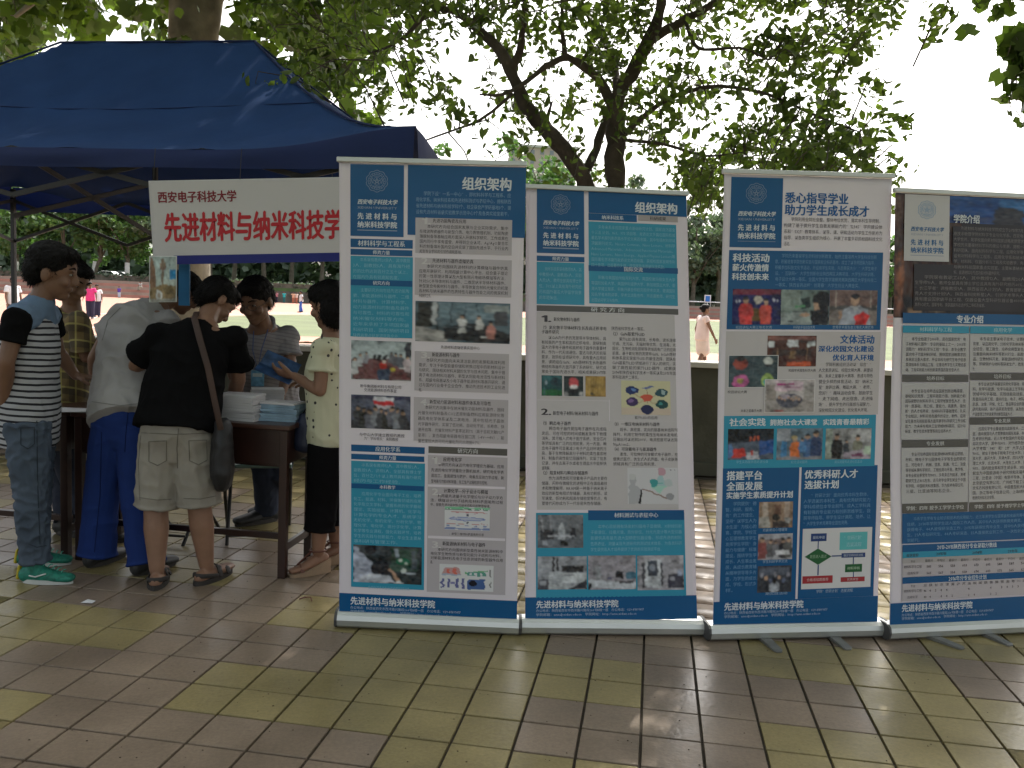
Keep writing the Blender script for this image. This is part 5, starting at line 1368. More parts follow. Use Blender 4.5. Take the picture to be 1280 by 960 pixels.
s3.picture(1036.6, 362.5, 1095.5, 406.5, (.2, .17, .16), [('r', 0, 0, 1, .45, (.17, .11, .10)), ('r', 0, .45, 1, .12, (.06, .06, .06)), ('r', .12, 0, .03, .5, (.3, .25, .22)), ('r', .85, 0, .03, .5, (.3, .25, .22)), ('p', [(.2, 1), (.3, .55), (.45, .45), (.62, .45), (.8, .55), (.88, 1)], (.3, .32, .38)), ('p', [(.42, .46), (.64, .46), (.53, .6)], (.5, .52, .56)), ('e', .53, .28, .1, .17, SK), ('e', .53, .17, .1, .08, BK), ('p', [(.52, .78), (.7, .6), (.85, .72), (.78, 1), (.55, 1)], (.6, .03, .03)), ('r', .2, .62, .06, .2, SK)])
for tx, a, b in (('校园讲坛大赛三等奖优秀', 920, 965), ('科研助手培训会优秀', 991, 1018), ('优秀学术报告会三等奖大赛优秀', 1040, 1092)): s3.text(tx, a, 407, b, 411.2, (.3, .42, .55), merge='caption_lettering')
s3.rect(908.5, 414, 1098, 518, GR2)
fr = (.62, .6, .6)
s3.picture(959.5, 419.5, 1019, 458, (.08, .03, .02), [('r', 0, .0, 1, .14, (.25, .1, .08)), ('r', .02, .18, .13, .2, (.55, .58, .6)), ('r', .4, .14, .22, .22, (.6, .62, .65)), ('r', .82, .16, .15, .2, (.55, .58, .6)), ('r', .1, .45, .8, .2, (.05, .03, .025)), ('r', .4, .85, .5, .15, (.45, .08, .03)), ('r', .2, .4, .02, .4, (.3, .18, .1)), ('r', .8, .4, .02, .4, (.3, .18, .1)), ('r', .45, .5, .12, .25, (.2, .12, .06))], lay=2)
s3.picture(912, 444.6, 970.7, 483.7, (.045, .07, .08), [('e', .24, .25, .15, .22, (.3, .06, .04)), ('e', .24, .08, .1, .09, (.02, .02, .02)), ('e', .24, .82, .17, .22, (.5, .12, .3)), ('e', .24, .8, .07, .1, (.4, .33, .1)), ('e', .8, .17, .09, .15, (.5, .52, .5)), ('e', .8, .3, .07, .04, BK), ('e', .8, .78, .13, .22, (.3, .42, .12)), ('e', .8, .85, .08, .1, (.05, .4, .4)), ('r', .49, 0, .01, 1, (.1, .12, .13))], lay=4, frame=fr)
s3.picture(956.4, 475, 1016, 514.6, (.42, .38, .38), [('r', 0, .62, 1, .38, (.32, .29, .28)), ('r', .02, .15, .2, .5, (.25, .22, .2)), ('r', .8, .15, .18, .5, (.3, .28, .27)), ('r', .2, .05, .55, .28, (.52, .4, .46)), ('r', .24, .1, .35, .07, (.4, .05, .2)), ('r', .35, .22, .35, .03, (.3, .1, .2)), ('e', .5, .62, .28, .2, (.08, .08, .11)), ('e', .4, .52, .1, .08, (.35, .3, .35)), ('e', .62, .55, .1, .08, (.3, .26, .25)), ('e', .5, .78, .2, .08, (.1, .1, .13)), ('r', .18, .94, .2, .04, (.4, .08, .08))] + [('e', .28 + .06 * i, .55 + .04 * (i % 3), .022, .04, SK) for i in range(8)], lay=5.5, frame=fr)
s3.text('校园学术报告科学大赛', 985, 461, 1019, 465, TXD, merge='caption_lettering'); s3.text('校园讲坛大赛', 910, 488, 934, 492, TXD, merge='caption_lettering'); s3.text('未来之星歌手大赛', 926, 511.5, 952, 515.5, TXD, merge='caption_lettering')
s3.text('文体活动', 1049.5, 418.7, 1093.5, 429.7, TB, True, res='hi', name='title_lettering'); s3.text('深化校园文化建设', 1022, 432, 1093, 440, TB, True, res='hi', name='title_lettering'); s3.text('优化育人环境', 1040, 443, 1092.7, 451, TB, True, res='hi', name='title_lettering')
s3.para(T3['c'], 1022.5, 1091.5, 455.6, 7.15, 5.2, (.07, .065, .07), .95)
s3.rect(905.5, 520, 1093.5, 582.5, TEAL)
s3.text('社会实践', 912, 523, 957, 533, TXW, True, res='hi', name='title_lettering'); s3.text('拥抱社会大课堂', 962, 524, 1021, 532, TXW, True, res='hi', name='title_lettering'); s3.text('实践青春最精彩', 1028, 523.7, 1087, 531.6, TXW, True, res='hi', name='title_lettering')
s3.picture(910.4, 536.4, 966, 574, (.015, .02, .03), [('p', [(.0, .45), (1, .4), (1, 1), (0, 1)], (.08, .1, .14)), ('p', [(.12, .65), (.35, .62), (.4, .9), (.1, .95)], (.5, .04, .03)), ('p', [(.68, .4), (1, .35), (1, .8), (.7, .85)], (.03, .08, .25)), ('p', [(.42, .75), (.65, .7), (.7, 1), (.4, 1)], (.45, .45, .5)), ('r', .5, .7, .05, .18, (.5, .05, .04)), ('r', .47, .25, .04, .15, (.5, .1, .05)), ('r', .55, .22, .04, .18, (.5, .1, .05)), ('r', .63, .24, .04, .15, (.5, .1, .05)), ('p', [(0, .5), (.1, .48), (.1, .9), (0, .95)], (.1, .2, .4))])
s3.picture(971, 535.7, 1027, 574, (.12, .17, .22), [('r', 0, 0, .3, .4, (.28, .3, .34)), ('person', .4, .25, .75, (.6, .16, .05), (.35, .32, .3)), ('person', .67, .15, .75, (.06, .13, .28), BK), ('person', .86, .05, .9, (.03, .05, .12), BK), ('person', .56, .3, .5, (.08, .2, .4), BK), ('r', .1, .4, .12, .5, (.06, .2, .4)), ('r', 0, .9, 1, .1, (.2, .2, .22)), ('e', .38, .28, .07, .06, (.5, .4, .2))])
s3.picture(1032, 535.7, 1088.5, 573.5, (.25, .25, .26), [('r', 0, 0, .15, 1, (.3, .34, .3)), ('r', .5, .05, .5, .4, (.36, .36, .37)), ('person', .25, .12, .85, (.02, .02, .025), BK), ('person', .7, .2, .7, (.2, .2, .16), BK), ('person', .45, .35, .5, (.05, .06, .08), BK), ('p', [(.4, .8), (.85, .7), (1, 1), (.4, 1)], (.35, .3, .36)), ('p', [(.55, .85), (.8, .8), (.85, .9), (.6, .95)], (.15, .05, .1)), ('r', .85, .6, .15, .25, (.4, .5, .4))])
for tx, a, b in (('学生实践服务团走进社会', 920, 960), ('纪念活动服务', 988, 1009), ('暑期实践服务走进社区活动', 1041, 1078)): s3.text(tx, a, 575.5, b, 579.5, LIT, merge='caption_lettering')
s3.rect(903.5, 585, 994, 750, DB)
s3.text('搭建平台', 908, 589, 953, 600.5, TXW, True, res='hi', name='title_lettering'); s3.text('全面发展', 907.7, 602.5, 953, 613.5, TXW, True, res='hi', name='title_lettering'); s3.text('实施学生素质提升计划', 907.3, 615, 991, 623.7, TXW, True, res='hi', name='title_lettering')
s3.para(T3['d'], 906.5, 945.5, 630, 7.2, 5.2, (.14, .30, .48), .35)
s3.picture(948.8, 627.5, 990, 659, (.25, .17, .12), [('r', .1, 0, .15, .6, (.4, .33, .28)), ('r', .45, .1, .2, .4, (.14, .08, .06)), ('r', .75, 0, .15, .7, (.38, .3, .25)), ('p', [(0, .6), (.3, .55), (.35, 1), (0, 1)], (.35, .33, .3)), ('e', .5, .6, .12, .15, (.03, .03, .03)), ('r', .4, .75, .5, .25, (.05, .04, .04)), ('e', .85, .7, .1, .12, (.3, .3, .3))], frame=None)
s3.picture(947.7, 667.6, 989.7, 698.7, (.33, .33, .36), [('r', 0, .2, 1, .5, (.2, .15, .15)), ('person', .12, .1, .85, (.22, .07, .07), BK), ('person', .35, .2, .7, (.1, .1, .11), BK), ('person', .5, .25, .6, (.14, .14, .16), BK), ('person', .72, .15, .8, (.03, .03, .04), BK), ('person', .88, .12, .8, (.1, .1, .1), BK), ('p', [(.5, .65), (.9, .62), (.95, .8), (.55, .85)], (.55, .55, .58))])
s3.picture(947, 707.7, 988.5, 739.4, (.04, .045, .06), [('r', .05, .05, .9, .3, (.08, .09, .12)), ('e', .5, .8, .17, .22, (.38, .4, .45)), ('e', .5, .58, .06, .1, BK)] + [('e', .12 + .13 * i, .35 + .1 * (i % 3), .05, .1, [(.2, .2, .24), SK, (.1, .12, .2)][i % 3]) for i in range(7)])
for y, tx in ((662.5, '班级建设心理辅导'), (702, '学生科研学术交流'), (742, '暑期实践活动')): s3.text(tx, 953, y - 2, 984, y + 2, (.3, .42, .55), merge='caption_lettering')
s3.rect(1001.7, 582.9, 1091.8, 745, DB)
s3.text('优秀科研人才', 1005, 587.6, 1073, 598.6, TXW, True, res='hi', name='title_lettering'); s3.text('选拔计划', 1005, 600.6, 1049, 611.3, TXW, True, res='hi', name='title_lettering')
s3.para(T3['e'], 1004, 1088.5, 619.5, 7.0, 5.2, (.14, .30, .48), .7)
s3.rect(1003.3, 661, 1088, 733.5, (.6, .59, .60), 1.5, 'flow_chart_ground')
NV = (.02, .05, .17); GN = (.015, .10, .035); RD = (.33, .03, .04)
s3.bar(1013.5, 667, 1033, 676.5, '报名申请', NV, (.4, .45, .55), fill=.4, lay=2)
s3.bar(1050, 665.5, 1084, 687, '', (.10, .42, .44), lay=2); s3.text('“优研计划”', 1055, 669.5, 1080, 675, (.3, .6, .65), True, lay=3, merge='chart_lettering'); s3.text('选拔流程', 1058, 678, 1077, 683.5, (.3, .6, .65), True, lay=3, merge='chart_lettering')
a = [s3.st(x, y) for x, y in ((1005.5, 696), (1022.3, 685.5), (1039.5, 695.5), (1022.3, 706))]
s3._poly(a, GN, 2, 'flow_chart_box'); s3.text('是否进入面试', 1012, 693.5, 1033, 698, (.3, .45, .3), lay=3, merge='chart_lettering')
s3.bar(1052, 691.6, 1081.7, 696.8, '确定导师科研训练', NV, (.35, .4, .5), fill=.7, lay=2, xs=.85); s3.bar(1056.5, 705.5, 1077.5, 715, '材料审核', GN, (.35, .5, .35), fill=.42, lay=2)
s3.bar(1002.8, 720.3, 1040.5, 729, '合格者结题推荐', RD, (.6, .4, .4), fill=.45, lay=2); s3.bar(1050.8, 721.6, 1080.8, 727, '优秀荣誉', RD, (.6, .4, .4), fill=.65, lay=2)
for q in ((1022, 676.5, 1023, 685.5), (1021.8, 706, 1023, 719), (1039.5, 694.3, 1052, 695.5), (1066.3, 696.8, 1067.3, 705.5), (1066.3, 715, 1067.3, 721.5)): s3.rect(*q, NV, 2, 'flow_chart_line')
s3.text('学院“优研计划”选拔流程', 1020, 737, 1066, 741.5, (.35, .45, .58), merge='caption_lettering')
footer(s3, 891.5, 905, 1004, 1034, 752.5, 753.5, 763.5, 766.5, 771)
s3.finish()

# ---- stand 4
A4 = gr(1112, 802); B4 = np.array([2.64, 4.17, 0.0])
s4 = stand_unit('rightmost roll-up stand, cut by the picture edge, with a dark photographic heading', A4, B4, 4.25, [(1119, 241), (1306.5, 249.5), (1299.5, 774.5), (1111.5, 785.5)],
                feet=[((1170, 800), (1204, 812)), ((1236, 796), (1264, 808))])
a = s4.st(1119, 397); DK = (.022, .017, .018)
s4._poly([(0, 0), (1, 0), (1, a[1]), (0, a[1])], DK, .8, 'heading_photo')
s4.picture(1186, 245, 1306, 283, (.012, .06, .22), [('r', 0, .0, 1, .12, (.02, .08, .26)), ('p', [(.5, .1), (.85, .05), (1, .1), (1, .5), (.6, .6)], (.03, .13, .34)), ('r', .46, .42, .32, .6, (.03, .03, .04)), ('r', .5, .36, .22, .1, (.03, .03, .04)), ('r', 0, .72, .45, .28, (.02, .04, .13)), ('r', .8, .6, .2, .4, (.03, .14, .32))], lay=1.2)
br = []
for i in range(15):
    y = .45 + i * .037
    br.append(('p', [(0.02, y + .05), (.10 + .05 * math.sin(i * .9), y + .03), (.17 - abs(i - 6) * .006, y - .03), (.17 - abs(i - 6) * .006, y - .018), (.1, y + .045), (.02, y + .062)], (.36 - .014 * i, .13 - .004 * i, .05)))
for i in range(14): br.append(('p', [(.01, .02 + i * .028), (.09, .0 + i * .028 + .03), (.09, .005 + i * .028 + .033), (.01, .026 + i * .028)], (.14, .08, .05)))
s4.picture(1118.5, 243, 1200, 397, (.05, .022, .014), br + [('r', .14, .84, .86, .16, (.018, .016, .018)), ('p', [(.2, .93), (.45, .9), (.4, 1), (.25, .98)], (.25, .16, .1)), ('p', [(.45, .95), (.7, .92), (.8, .96)], (.2, .14, .1))], lay=1.0)
s4.lift = 3.0
s4.rect(1142, 330, 1306, 391, (.025, .02, .022), 2.6, 'heading_photo')
s4.rect(1190, 283, 1306, 332, (.028, .024, .028), 2.6, 'heading_photo')
s4.lift = 5.0
logo(s4, 1130, 242.8, 1185, 327.5, inv=True, bg=(.50, .49, .50), fg=(.02, .12, .30))
s4.text('学院介绍', 1190.5, 268, 1223.5, 278.8, TXW, True, res='hi', lay=3, name='title_lettering')
s4.para(T4['a'], 1190.5, 1291, 285.3, 6.9, 5.0, (.22, .2, .2), .6, lay=3.5)
s4.para(T4['b'], 1142.5, 1291, 346, 6.9, 5.0, (.22, .2, .2), .6, lay=3.5)
s4.rect(1128, 391, 1293, 406.3, DB, 3); s4.text('专业介绍', 1194, 394, 1227.5, 404, TXW, True, res='hi', lay=4, name='title_lettering')
s4.bar(1128, 406.8, 1209.5, 416.3, '材料科学与工程', TEAL, (.4, .6, .66), fill=.6, lay=3); s4.bar(1211, 407.6, 1293, 417.3, '应用化学', TEAL, (.4, .6, .66), fill=.6, lay=3)
GB = (.44, .43, .435)
s4.rect(1128, 416.5, 1209.5, 468, GB); s4.para(T4['c1'], 1132, 1206, 423.5, 6.45, 4.8, TXD, .93)
s4.rect(1211, 417.5, 1292.5, 465.5, GB); s4.para(T4['c2'], 1214.5, 1290, 423.5, 6.3, 4.8, TXD, .05)
s4.bar(1128, 468.5, 1209, 477.3, '培养目标', DG, (.5, .5, .5)); s4.bar(1211, 466, 1292.5, 475, '培养目标', DG, (.5, .5, .5))
s4.rect(1127.6, 478.5, 1208.8, 548.5, GB); s4.para(T4['d1'], 1131.5, 1205.5, 488.8, 6.3, 4.8, TXD, .8)
s4.rect(1210.8, 476, 1292.3, 520.5, GB); s4.para(T4['d2'], 1214, 1290, 480, 6.3, 4.8, TXD, .7)
s4.bar(1127.4, 550, 1208.6, 559, '专业发展', DG, (.5, .5, .5)); s4.bar(1210.6, 521.7, 1292.3, 530.3, '专业发展', DG, (.5, .5, .5))
s4.rect(1127.2, 560, 1208.4, 628, GB); s4.para(T4['e1'], 1131.5, 1205.5, 568, 6.6, 4.8, TXD, .8)
s4.rect(1210.5, 531, 1292, 626.5, GB); s4.para(T4['e2'], 1214, 1290, 536, 6.15, 4.8, TXD, .4)
s4.bar(1127, 629.5, 1208.2, 640.3, '学制：四年 授予工学学士学位', DG, (.55, .55, .55), fill=.5, xs=.95); s4.bar(1210.4, 627.5, 1292, 638, '学制：四年 授予理学学士学位', DG, (.55, .55, .55), fill=.5, xs=.95)
s4.left = True
s4.rect(1127, 642, 1292, 679.5, DB); s4.para(T4['f'], 1132.5, 1289, 648.5, 6.7, 4.7, (.14, .30, .48), .12)
s4.rect(1127, 681, 1291.5, 690, DB); s4.text('2013-2015陕西省分专业录取分数线', 1170, 680.3, 1245, 686.8, TXW, True, name='table_title_lettering')
s4.rect(1127, 690, 1291.5, 697.5, TEAL); s4.rect(1127, 697.5, 1291.5, 704, (.36, .34, .34)); s4.rect(1127, 704, 1291.5, 721, GREY)
s4.rect(1127, 721.5, 1291.5, 729.5, DB); s4.text('2016年分专业招生计划', 1184.5, 719.8, 1232, 726, TXW, True, name='table_title_lettering')
s4.rect(1127, 729.5, 1291.5, 751, GREY)
tl = dict(merge='table_lettering')
s4.text('层次省份', 1132, 692, 1147, 696, TXD, True, **tl)
for i, t in enumerate(('2015年', '2014年', '2013年')): s4.text(t, 1169 + 45 * i, 689.7 - 1.6 * i, 1182 + 45 * i, 694.2 - 1.6 * i, TXD, True, **tl)
s4.text('专业', 1137, 699.8, 1143, 703, TXD, **tl); s4.text('材料科学与工程', 1128.5, 706.5, 1151, 710.5, TXD, **tl); s4.text('应用化学', 1133, 714.5, 1147, 718.3, TXD, **tl)
num = ['585', '556', '558', '603', '613', '605', '588', '581', '56', '565', '567', '554', '558', '614', '603', '575', '565', '57']
for i in range(9):
    x = 1157 + 14.8 * i; y = -(.62 * i)
    s4.text(('最高分', '平均分', '最低分')[i % 3], x - 2, 698.7 + y * .5, x + 8, 702.3 + y * .5, TXD, **tl)
    s4.text(num[i], x, 705.5 + y * .8, x + 6, 709.8 + y * .8, TXD, True, **tl); s4.text(num[9 + i], x, 713.8 + y * .8, x + 6, 718 + y * .8, TXD, True, **tl)
prov = '总陕甘京津冀沪苏浙皖闽赣鲁豫鄂湘粤川渝贵'
s4.text('专业', 1137, 730.6, 1143, 734, TXD, **tl); s4.text('材料科学与工程', 1128.5, 736.8, 1151, 740.8, TXD, **tl); s4.text('应用化学', 1133, 744.4, 1146, 748, TXD, **tl)
rr3 = random.Random(3)
for i in range(19):
    x = 1153 + 6.9 * i; y = -.32 * i
    s4.text(prov[i % len(prov)], x, 729.5 + y, x + 4.6, 733.3 + y, TXD, **tl)
    if rr3.random() < .55 or i == 0: s4.text('46' if i == 0 else rr3.choice('234'), x + .5, 736 + y, x + (4 if i == 0 else 2.6), 740 + y, TXD, True, **tl)
    if rr3.random() < .5 or i == 0: s4.text('40' if i == 0 else rr3.choice('234'), x + .5, 743.8 + y, x + (4 if i == 0 else 2.6), 747.6 + y, TXD, True, **tl)
footer(s4, 1111.5, 1126, 1214.5, 1241, 754, 755.5, 764.8, 768.5, 773)
s4.finish()

# ------------------------------------------------------------------ white sign hung from the canopy
sg = empty('hanging_sign', P(310, 275, 4.66), 'long white banner with red lettering and blue lower edge hung from the canopy front', 'sign')
sy = 4.68
L_ = P(187, 275, sy + .13); Rr = P(440, 270, sy - .12); Tm = P(310, 220, sy + .02)
sh = Sheet(sg, [(185.5, 226), (440, 221), (440, 326.5), (192, 331)], (L_, Rr, Tm), M_vinyl)
sh.panel('sheet', (.50, .485, .475))
RED = (.42, .018, .025)
s_ = sh
s_.text('西安电子科技大学', 197, 239.5, 296, 254, (.20, .02, .03), True, res='hi', name='university_lettering')
s_.text('先进材料与纳米科技学院', 205, 266, 450, 303, RED, True, heavy=1.25, res='hi', name='school_lettering')
a0 = s_.st(217, 319.5)
s_._poly([(a0[0], a0[1]), (1, a0[1]), (1, 1), (a0[0], 1)], (.012, .018, .16), 1, 'blue_edge')
# strings up to the canopy frame
for x in (192, 300, 415):
    q = P(x, 224, sy); MB().tube([q, q + [0, .02, .16]], .002, 5).build('string', M_frame, sg)
s_.finish()
# small picture poster hung below its left end
po = empty('hanging_poster', P(204, 350, 4.6), 'small poster with pale tower pictures hung under the left end of the white banner', 'poster')
ph = Sheet(po, [(186.5, 320), (221, 320), (221, 377.5), (186.5, 378)], (P(187, 350, 4.64), P(221, 350, 4.6), P(204, 322, 4.62)), M_vinyl)
ph.panel('sheet', (.56, .57, .55))
ph.picture(187.5, 321, 220, 377, (.40, .46, .42), [('r', 0, .0, 1, .5, (.36, .44, .42)), ('p', [(.04, .0), (.1, .02), (.2, .3), (.26, .9), (0, .95), (0, .2)], (.22, .13, .08)), ('r', .38, .14, .22, .1, (.25, .18, .12)), ('r', .44, .04, .1, .6, (.22, .17, .12)), ('r', .36, .22, .26, .05, (.2, .13, .1)), ('r', .76, .28, .24, .22, (.03, .22, .45)), ('p', [(0, .7), (.5, .62), (1, .66), (1, .92), (0, .95)], (.26, .19, .10)), ('e', .36, .86, .13, .12, (.55, .56, .55)), ('e', .36, .86, .06, .06, (.3, .25, .2)), ('e', .75, .75, .2, .1, (.16, .12, .06)), ('r', 0, .93, 1, .07, (.3, .3, .27))], name='printed_photo')
# blue strip board behind it
sb = empty('blue_board', P(228, 350, 4.95), 'narrow blue board hanging beside the small poster behind the blue lower edge', 'board')
q = P(226, 350, 4.9)
MB().box(q + [0.02, 0, 0], (.06, .012, .28)).build('panel', mat('board_blue', (.02, .16, .36), .6), sb)
# ================================================================== DESKS, STOOLS, PAPERS
M_desk = mat('desk_varnish', (.025, .010, .007), .35, var=.25, vscale=6, spec=.5)
M_desktop = mat('desk_top', (.045, .02, .014), .3, var=.2, vscale=5, spec=.5)
M_steel = mat('painted_steel', (.045, .043, .042), .35, metal=.4)
M_seat = mat('green_seat', (.10, .17, .14), .3, var=.1, spec=.6)
def desk(fl, fr, dep, H, label, group='school desks under the canopy'):
    """fl, fr: ground points of the front legs"""
    a = np.array(fl); b = np.array(fr); L = np.linalg.norm(b - a); ax = (b - a) / L; bk = np.array([-ax[1], ax[0], 0])
    root = empty('school_desk', (a + b) / 2 + bk * dep / 2, label, 'desk', group)
    fx = (ax, bk, np.array([0, 0, 1.]))
    mid = (a + b) / 2 + bk * dep / 2
    MB().box(mid + [0, 0, H - .0125], (L + .07, dep + .07, .025), fx).build('table_top', M_desktop, root, bevel=.004)
    MB().box(mid - bk * (dep / 2 + .002) + [0, 0, H - .12], (L - .042, .018, .185), fx).build('apron', M_desk, root, bevel=.002)
    MB().box(mid + bk * (dep / 2 + .002) + [0, 0, H - .12], (L - .042, .018, .185), fx).build('apron', M_desk, root, bevel=.002)
    MB().box(mid + [0, 0, H - .22], (L - .045, dep - .02, .012), fx).build('shelf', M_desk, root)
    for s_ in (0, 1):
        e = a if s_ == 0 else b
        MB().box(e + bk * dep / 2 + [0, 0, H - .12], (.018, dep - .045, .185), fx).build('side_panel', M_desk, root, bevel=.002)
        for t in (0, 1):
            MB().box(e + bk * dep * t + [0, 0, (H - .027) / 2], (.042, .042, H - .027), fx).build('leg', M_desk, root, bevel=.003)
        MB().box(e + bk * dep / 2 + [0, 0, .16], (.024, dep - .044, .04), fx).build('side_rail', M_desk, root, bevel=.002)
    MB().box(mid + bk * (dep * -.5 + .08) + [0, 0, .20], (L - .046, .028, .032), fx).build('foot_rail', M_desk, root, bevel=.002)
    return mid, ax, bk, H
D1 = desk(gr(101, 699), gr(353, 722), .36, .815, 'dark red wooden desk carrying the brochure stacks beside the woman in dotted top')
q = gr(83, 697); q2 = q - D1[1] * 1.12
D2_ = desk(q2, q, .36, .815, 'dark wooden desk at the left in front of the man in the striped vest')
def stool(c, ang, label, H=.45, w=.34):
    c = np.array(c); ax = np.array([math.cos(ang), math.sin(ang), 0]); ay = np.array([-math.sin(ang), math.cos(ang), 0])
    root = empty('folding_stool', c, label, 'stool')
    MB().box(c + [0, 0, H], (w, w * .85, .025), (ax, ay, (0, 0, 1))).build('seat', M_seat, root, bevel=.01)
    for s_ in (-1, 1):
        f = c + ax * s_ * w * .42
        MB().tube([f - ay * .22, f + ay * .04 + [0, 0, H * .55], f + ay * .15 + [0, 0, H - .02]], .011, 8).build('leg', M_steel, root, True)
        f = c + ax * s_ * w * .48
        MB().tube([f + ay * .22, f - ay * .04 + [0, 0, H * .55], f - ay * .15 + [0, 0, H - .02]], .011, 8).build('leg', M_steel, root, True)
    MB().tube([c - ay * .2 - ax * w * .42 + [0, 0, .05], c - ay * .2 + ax * w * .42 + [0, 0, .05]], .008, 8).build('crossbar', M_steel, root, True)
c = (gr(323, 695) + gr(285, 641)) / 2
stool(gr(322, 668), .25, 'folding stool with pale green seat under the brochure desk', .46, .40)
stool(gr(222, 668), -.1, 'dark folding stool behind the legs of the man in beige shorts', .46, .34)
stool(gr(75, 640), .5, 'folding stool behind the left desk, between jeans and blue trousers', .46, .34)

# papers
M_paper = mat('paper', (.55, .55, .56), .7, var=.06)
M_paperb = mat('brochure_cover', (.22, .33, .42), .4, var=.3, vscale=9)
def stack(px, py, w, d, n, h, label, m1=M_paper, seed=0, ang=0.0, toplook=M_paperb):
    r3 = random.Random(seed)
    mid, ax, bk, H = D1
    # place on the desk top
    g_ = gr(px, py, H); c0 = np.array([g_[0], g_[1], H])
    root = empty('paper_stack', c0, label, 'brochures', 'paper stacks on the desk')
    z = H + .0008
    for i in range(n):
        a = ang + r3.uniform(-.09, .09)
        x = ax * math.cos(a) + bk * math.sin(a); y = -ax * math.sin(a) + bk * math.cos(a)
        hh = h / n * r3.uniform(.8, 1.2)
        MB().box(c0 + ax * r3.uniform(-.008, .008) + bk * r3.uniform(-.008, .008) + np.array([0, 0, z + hh / 2 - H]), (w, d, hh - .0012), (x, y, (0, 0, 1))).build('brochure', toplook if i == n - 1 else m1, root)
        z += hh
    return z
stack(302, 524, .21, .15, 10, .14, 'tall stack of white brochures left of centre on the desk', seed=1, toplook=M_paper)
stack(354, 525, .20, .15, 8, .10, 'shorter stack of blue-edged brochures at the right end of the desk', m1=M_paperb, seed=2, toplook=M_paper)
stack(333, 513, .18, .13, 7, .14, 'middle stack of fanned pamphlets behind the blue-edged brochures', seed=3, ang=.5, toplook=M_paper)
mid2, axx, bkk, HH = D2_
c0 = gr(95, 514, HH)
sh_ = empty('loose_papers', (c0[0], c0[1], HH), 'loose pale papers on the desk beside the striped vest', 'papers')
for i in range(3):
    MB().box((c0[0] - .12 + i * .05, c0[1] + .04 - .03 * i, HH + .002 + .0022 * i), (.2, .14, .0015), (nrm([1, .2 * i, 0]), nrm([-.2 * i, 1, 0]), (0, 0, 1))).build('sheet', M_paper, sh_)
# litter on the tiles
rsg = np.random.RandomState(8); gV = []; gF = []
for i in range(420):
    y = rsg.uniform(2.6, 5.2); x = rsg.uniform(-.62, .62) * y; sz = rsg.uniform(.0012, .0045); c = np.array([x, y, .0012]); b = len(gV); a0_ = rsg.rand() * 6
    for k in range(4): gV.append(c + np.array([math.cos(a0_ + k * 1.57) * sz * rsg.uniform(.6, 1.4), math.sin(a0_ + k * 1.57) * sz, rsg.rand() * .001]))
    gV.append(c + [0, 0, sz * .7])
    for k in range(4): gF.append((b + k, b + (k + 1) % 4, b + 4))
o = mesh_obj('grit', gV, gF, mat('grit_brown', (.06, .045, .03), .9)); tag(o, kind='stuff')
g_ = gr(110, 753)
o = mesh_obj('paper_scrap', [g_ + np.array(v) for v in ((-.03, -.015, .002), (.03, -.02, .004), (.028, .02, .002), (-.012, .024, .007))], [(0, 1, 2, 3)], M_paper); tag(o, 'tiny white paper scrap on the tiles in front of the blue trousers', 'litter')
g_ = gr(382, 750)
o = MB().tube([g_ + [-.03, 0, .004], g_ + [-.01, .03, .004], g_ + [.02, .02, .008], g_ + [.035, -.02, .004]], .003, 6).build('string_scrap', mat('dark_red_string', (.1, .02, .02), .7)); tag(o, 'short curl of dark string lying on the tiles below the wedge sandals', 'litter')

# ================================================================== PEOPLE
def remesh(V, F, vox, name, m, parent, sm=2, fold=0.0, ffreq=18.0, seed=0, fdir=(0, 0, 1), grow=0.0):
    me = bpy.data.meshes.new('tmp'); me.from_pydata([tuple(map(float, v)) for v in V], [], [tuple(f) for f in F])
    o = bpy.data.objects.new('tmp', me); COL.objects.link(o)
    md = o.modifiers.new('r', 'REMESH'); md.mode = 'VOXEL'; md.voxel_size = vox; md.use_smooth_shade = True
    if sm:
        s_ = o.modifiers.new('s', 'SMOOTH'); s_.iterations = sm; s_.factor = .5
    dg = bpy.context.evaluated_depsgraph_get()
    m2 = bpy.data.meshes.new_from_object(o.evaluated_get(dg))
    bpy.data.objects.remove(o); bpy.data.meshes.remove(me)
    if fold:
        n = len(m2.vertices); co = np.zeros(n * 3); m2.vertices.foreach_get('co', co); co = co.reshape(-1, 3)
        nn = np.zeros(n * 3); m2.vertices.foreach_get('normal', nn); nn = nn.reshape(-1, 3)
        r = np.random.RandomState(seed); f = np.zeros(n)
        fd = np.asarray(fdir, float)
        for k in range(7):
            d = r.randn(3) * .75 + fd * r.choice([-1, 1]) * 1.1; d = d / np.linalg.norm(d) * ffreq * 2.6 * r.uniform(.6, 1.8)
            w = r.randn(3) * ffreq * .9
            f += np.sin(co @ d + 1.6 * np.sin(co @ w + r.rand() * 6) + r.rand() * 6) * r.uniform(.4, 1)
        f = np.abs(f / 4.0) ** 1.0 * -1 + .35
        co += nn * (f * fold * 1.6)[:, None]
        m2.vertices.foreach_set('co', co.ravel()); m2.update()
    m2.materials.clear(); m2.materials.append(m)
    m2.name = name
    m2.polygons.foreach_set('use_smooth', np.ones(len(m2.polygons), bool))
    q = bpy.data.objects.new(name, m2); COL.objects.link(q)
    if parent is not None:
        q.parent = parent; q.matrix_parent_inverse = parent.matrix_basis.inverted()
    return q
class Acc:
    def __init__(s): s.V = []; s.F = []
    def t(s, pts, rad, n=14, side=None, flat=False):
        V, F = tube(pts, rad, n, side, not flat); b = len(s.V); s.V += list(V); s.F += [tuple(b + i for i in f) for f in F]; return s
    def b(s, c, r, ax=None, n=16, m=12):
        V, F = ball(c, r, ax, n, m); b = len(s.V); s.V += list(V); s.F += [tuple(b + i for i in f) for f in F]; return s

